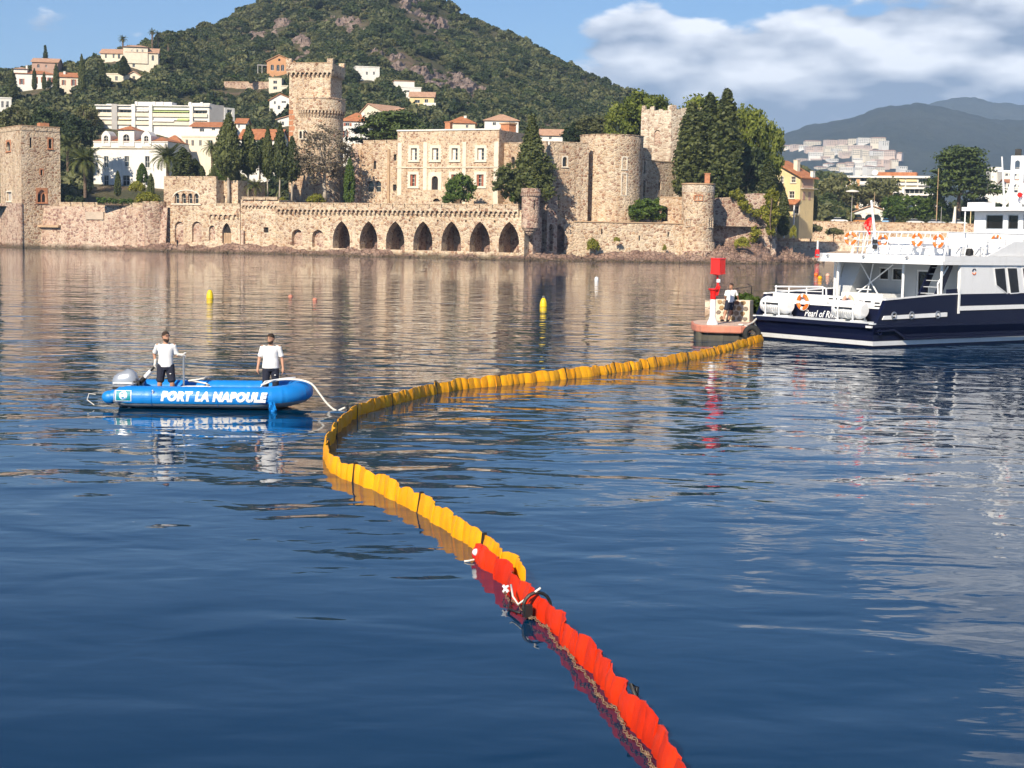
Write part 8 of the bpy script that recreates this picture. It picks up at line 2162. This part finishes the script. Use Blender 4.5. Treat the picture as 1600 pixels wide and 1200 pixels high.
def boom(name, label, px, step, h, mat, seed, band=8, lean=(.10, .10), drop=.25):
    path = catmull([W(u, v) for u, v in px], step)
    b = path[len(path) // 2].copy(); b.z = 0
    t = thing(name, label, 'boom', Matrix.Translation(b)); rg = random.Random(seed)
    nrm = []
    for i in range(len(path)):
        d = (path[min(len(path) - 1, i + 1)] - path[max(0, i - 1)]).normalized(); nrm.append(Vector((-d.y, d.x, 0)))
    offs = [rg.uniform(-.045, .045) for _ in path]; tops = [h * rg.uniform(.80, 1.08) for _ in path]; leans = [lean[0] + (lean[1] - lean[0]) * min(1, max(0, (i / len(path) - .45) / .25)) + rg.uniform(-.05, .05) for i in range(len(path))]
    for i in range(len(path) - 1):
        mb = MB(); nc, nr = 4, 5; g = {}
        bul = rg.uniform(.012, .030); cr1, cr2 = rg.uniform(2, 7), rg.uniform(-5, 5)
        for sd_ in (-1, 1):
            for r_ in range(nr + 1):
                for c_ in range(nc + 1):
                    s = c_ / nc; q = r_ / nr
                    p = path[i].lerp(path[i + 1], .015 + s * .97); nn = nrm[i].lerp(nrm[i + 1], s)
                    top_ = tops[i] * (1 - s) + tops[i + 1] * s + .012 * math.sin(s * math.pi)
                    z = -drop + (top_ + drop) * q
                    prof = math.sin(math.pi * min(1, max(0, (z + .05) / (top_ + .05)))) if z > -.05 else 0
                    th = .012 + bul * (math.sin(math.pi * s) ** .6) * prof
                    off = offs[i] * (1 - s) + offs[i + 1] * s + (leans[i] * (1 - s) + leans[i + 1] * s) * max(0, z) + .011 * math.sin(s * cr1 + i * 2.3 + q * cr2) + .007 * math.sin(s * 14 + q * 9 * (i % 3 - 1) + i)
                    if r_ == nr: th = .008
                    mb.v.append(tuple(p + nn * (off + th * sd_) + Vector((0, 0, z)) - b))
        k = (nc + 1) * (nr + 1)
        for sd_ in (0, 1):
            for r_ in range(nr):
                for c_ in range(nc):
                    a = sd_ * k + r_ * (nc + 1) + c_; mb.f.append((a, a + 1, a + nc + 2, a + nc + 1))
        for c_ in range(nc): a = nr * (nc + 1) + c_; mb.f.append((a, a + 1, k + a + 1, k + a))
        for r_ in range(nr):
            for c_ in (0, nc): a = r_ * (nc + 1) + c_; mb.f.append((a, a + nc + 1, k + a + nc + 1, k + a))
        mb.build('panel', mat, t, 50)
        if band and i % band == band - 1:
            p = path[i + 1] - b; nn = nrm[i + 1]; d = Vector((nn.y, -nn.x, 0)); tz_ = tops[i + 1] + .03; o_ = offs[i + 1]; l_ = leans[i + 1]
            q = lambda s_, z_, e: p + nn * (o_ + l_ * max(0, z_) + s_) + d * e + Vector((0, 0, z_))
            MB().hexa([q(-.05, -.1, -.012), q(.05, -.1, -.012), q(.05, -.1, .012), q(-.05, -.1, .012)], [q(-.03, tz_, -.012), q(.03, tz_, -.012), q(.03, tz_, .012), q(-.03, tz_, .012)]).build('black_strap', M['black'], t)
    return t, path, nrm, b, tops
YB = [(1193, 533), (1165, 541), (1120, 554), (1060, 567), (1000, 577), (940, 586), (880, 593), (820, 599), (780, 603), (740, 607), (700, 612), (660, 621), (625, 630), (595, 638), (570, 646), (550, 656), (533, 670), (520, 686), (511, 702), (507, 718), (512, 733), (530, 745), (560, 757), (600, 774), (640, 795), (680, 819), (720, 846), (760, 872), (790, 897), (812, 921), (830, 932)]
t_y, path_y, nrm_y, b_y, tops_y = boom('yellow_boom', 'yellow floating boom curving from the ferry towards the camera', YB, .27, .29, M['boom_y'], 5, 11, (-.30, .12))
RBm = [(742, 876), (762, 892), (785, 912), (805, 938), (828, 957), (850, 976), (885, 1010), (925, 1058), (965, 1108), (1005, 1160), (1045, 1215), (1090, 1290), (1140, 1390)]
t_r, path_r, nrm_r, b_r, tops_r = boom('red_boom', 'red-orange floating boom in the foreground with a chain', RBm, .27, .27, M['boom_r'], 9, 0, (.16, .16))
# chain along the near side of the red boom
lk = MB()
ring_pts = [Vector((.034 * math.cos(a), .019 * math.sin(a), 0)) for a in [2 * math.pi * k / 12 for k in range(12)]]
s0 = catmull([p for p in path_r], .056)
for i, p in enumerate(s0):
    if i < 34 or i > len(s0) - 3: continue
    d = (s0[i + 1] - p).normalized(); n_ = Vector((d.y, -d.x, 0)); up = Vector((0, 0, 1)) if i % 2 else n_
    up = (up - d * up.dot(d)).normalized(); e2 = d.cross(up)
    c_ = p + n_ * (.085 + .02 * math.sin(i * .37)) + Vector((0, 0, .045 + .018 * math.sin(i * .9) + .012 * math.sin(i * .23))) - b_r
    lk.tube([c_ + d * q.x + e2 * q.y for q in ring_pts], 0.0040, 5, closed=True)
lk.build('chain', paint('galvanised_chain', (.30, .21, .13), .6, .3, 20, metallic=.4), t_r, True)
# strap and lashings where the booms join
def at_path(path, nrm, k, off, z): i = int(k); p = path[i].lerp(path[min(i + 1, len(path) - 1)], k - i); return p + nrm[i] * off + Vector((0, 0, z))
ix_ = min(range(len(path_r)), key=lambda i: (path_r[i] - W(840, 966)).length)
MB().torus(at_path(path_r, nrm_r, ix_, .0, .13) - b_r, tuple(path_r[ix_ + 1] - path_r[ix_]), .15, .02, 18, 6).build('joint_strap', M['black'], t_r)
MB().hexa(*[[tuple(at_path(path_r, nrm_r, ix_ + k, o_, z_) - b_r) for k, o_ in ((0, -.15), (.3, -.15), (.3, -.07), (0, -.07))] for z_ in (.03, .16)]).build('joint_clamp', M['black'], t_r)
MB().tube([at_path(path_r, nrm_r, ix_ - 2.4, -.10, .22) - b_r, at_path(path_r, nrm_r, ix_ - 1.6, -.14, .14) - b_r, at_path(path_r, nrm_r, ix_ - .6, -.16, .12) - b_r, at_path(path_r, nrm_r, ix_ + .2, .02, .34) - b_r], .012, 6).build('lashing', M['ropew'], t_r, True)
MB().tube([at_path(path_r, nrm_r, ix_ - 2.2, -.12, .05) - b_r, at_path(path_r, nrm_r, ix_ - 1.2, -.22, .03) - b_r, at_path(path_r, nrm_r, ix_ - .1, -.18, .06) - b_r], .014, 6).build('black_line', M['black'], t_r, True)
iy_ = min(range(len(path_r)), key=lambda i: (path_r[i] - W(985, 1130)).length)
MB().tube([at_path(path_r, nrm_r, iy_, .07, -.02) - b_r, at_path(path_r, nrm_r, iy_, .09, .28) - b_r, at_path(path_r, nrm_r, iy_, .03, .31) - b_r, at_path(path_r, nrm_r, iy_ + .5, .12, .1) - b_r], .02, 6).build('black_line', M['black'], t_r, True)
i2 = min(range(len(path_r)), key=lambda i: (path_r[i] - W(808, 935)).length)
pc = at_path(path_r, nrm_r, i2, -.115, .14) - b_r; cr = MB()
cr.box(-.05, .05, -.012, .012, -.012, .012).box(-.012, .012, -.0125, .0125, -.05, .05); cr.build('white_cross_fitting', M['bwhite'], t_r, M=Matrix.Translation(pc) @ Matrix.Rotation(R(-40), 4, 'Z') @ Matrix.Rotation(R(40), 4, 'Y'))
# red marker float on the boom end
c_ = W(751, 876); mf = thing('marker_float', 'red ball float with a white cap at the end of the red boom', 'float', Matrix.Translation((c_.x, c_.y, 0)))
MB().sphere((0, 0, .09), .115, 18, 12).build('ball', M['red'], mf, True); MB().sphere((-.055, -.07, .12), .052, 14, 9, (1, 1, .9)).build('white_cap', M['bwhite'], mf, True); MB().tube([(-.08, -.09, .03), (-.15, -.12, .02), (-.2, -.1, .01)], .012, 6).build('line', M['ropew'], mf)
# tow line from the inflatable's bow to the boom
a = RF.w(4.60, .50, .60); e = W(543, 641); e.z = .08
tl = thing('tow_line', 'white tow line sagging from the inflatable bow to the yellow boom', 'rope', Matrix.Translation((a.x, a.y, 0)))
MB().tube([Vector(p) - Vector((a.x, a.y, 0)) for p in catmull([Vector(q_) for q_ in (RF.w(3.45, .5, .54), RF.w(3.8, .55, .66), RF.w(4.25, .58, .68), a, a.lerp(e, .22) + Vector((0, 0, -.10)), a.lerp(e, .45) + Vector((0, 0, -.23)), a.lerp(e, .7) + Vector((0, 0, -.26)), a.lerp(e, .88) + Vector((0, 0, -.10)), e)], .1)], .024, 8).build('line', M['ropew'], tl, True)
MB().torus((e.x - a.x, e.y - a.y, .06), (1, .3, 0), .05, .014, 12, 6).build('shackle', M['black'], tl)

# ---------------------------------------------------------------- buoys
M['ybuoy'] = paint('yellow_buoy', (.80, .55, .01), .45, .08, 4)
def buoy(label, u, v, r, mats=('ybuoy',)):
    p = W(u, v); t = thing('mooring_buoy', label, 'buoy', Matrix.Translation((p.x, p.y, 0)))
    MB().lathe([(r * .3, -.3), (r, -.12), (r * 1.02, .05), (r * .96, .22), (r * .72, .40), (r * .40, .50), (r * .1, .52)], 20).build('float', M['ybuoy'], t, 40); MB().torus((0, 0, .56), (0, 1, 0), .06, .016, 12, 6).build('lifting_eye', M['steel'], t); MB().lathe([(r * 1.03, .0), (r * 1.05, .02), (r * 1.05, .06), (r * 1.02, .08)], 20).build('band', M['ybuoy'], t)
buoy('yellow mooring buoy on the left in front of the arches', 328, 466, .21); buoy('yellow mooring buoy near the picture centre, right of the arches', 849, 479, .21)
for (u, v, lb) in ((454, 464, 'left small red float of the pair on the water'), (492, 469, 'right small red float of the pair on the water')):
    p = W(u, v); t = thing('marker_float', lb, 'float', Matrix.Translation((p.x, p.y, 0))); MB().sphere((0, 0, .03), .13, 14, 9, (1.1, 1, .9)).build('ball', M['salmon'], t, True); MB().torus((0, 0, .16), (0, 1, 0), .03, .01, 10, 5).build('eye', M['steel'], t)
p = W(932, 439); t = thing('marker_float', 'small white upright float far out before the round turret', 'float', Matrix.Translation((p.x, p.y, 0))); MB().lathe([(.1, -.2), (.2, -.05), (.2, .2), (.15, .36), (.05, .4)], 14).build('body', M['bwhite'], t, 40); MB().torus((0, 0, .42), (0, 1, 0), .05, .015, 10, 5).build('eye', M['steel'], t)
for (u, v, m_, lb) in ((1275, 431, 'orange', 'tiny pink and orange float beyond the jetty, nearest the beach'), (1281, 436, 'boom_y', 'tiny yellow float beyond the jetty between two others'), (1293, 432, 'peach', 'tiny peach float beyond the jetty by the ferry roof post')):
    p = W(u, v); t = thing('marker_float', lb, 'float', Matrix.Translation((p.x, p.y, 0))); MB().sphere((0, 0, .12), .26, 12, 8).build('ball', M[m_], t, True); MB().torus((0, 0, .4), (0, 1, 0), .05, .015, 10, 5).build('eye', M['steel'], t)
# small red beach mast
b = P(1277, 398, 335); bm2 = thing('beach_marker', 'white post with a red base standing on the beach edge', 'marker', Matrix.Translation((b.x, b.y, 0))); zt_ = P(1277, 376, 335).z
MB().lathe([(.55, b.z - .6), (.5, b.z + .9), (.3, b.z + 1.2)], 12).build('base', M['red'], bm2); MB().tube([(0, 0, b.z + 1.2), (0, 0, zt_)], .22, 10).build('post', M['bwhite'], bm2)
# ---------------------------------------------------------------- the air
hz_ = NT('sea_haze')
hz_.n.remove(hz_.b)
pvol = hz_.N('ShaderNodeVolumePrincipled')
pvol.inputs['Color'].default_value = (0.50, 0.70, 1.0, 1)
pvol.inputs['Density'].default_value = 1.4e-4
pvol.inputs['Anisotropy'].default_value = 0.0
hz_.l.new(pvol.outputs[0], hz_.out.inputs['Volume'])
MB().box(-3700, 3700, -300, 6500, -7, 600).build('haze', hz_.m, kind='stuff', label='thin bluish sea haze filling the air of the bay')
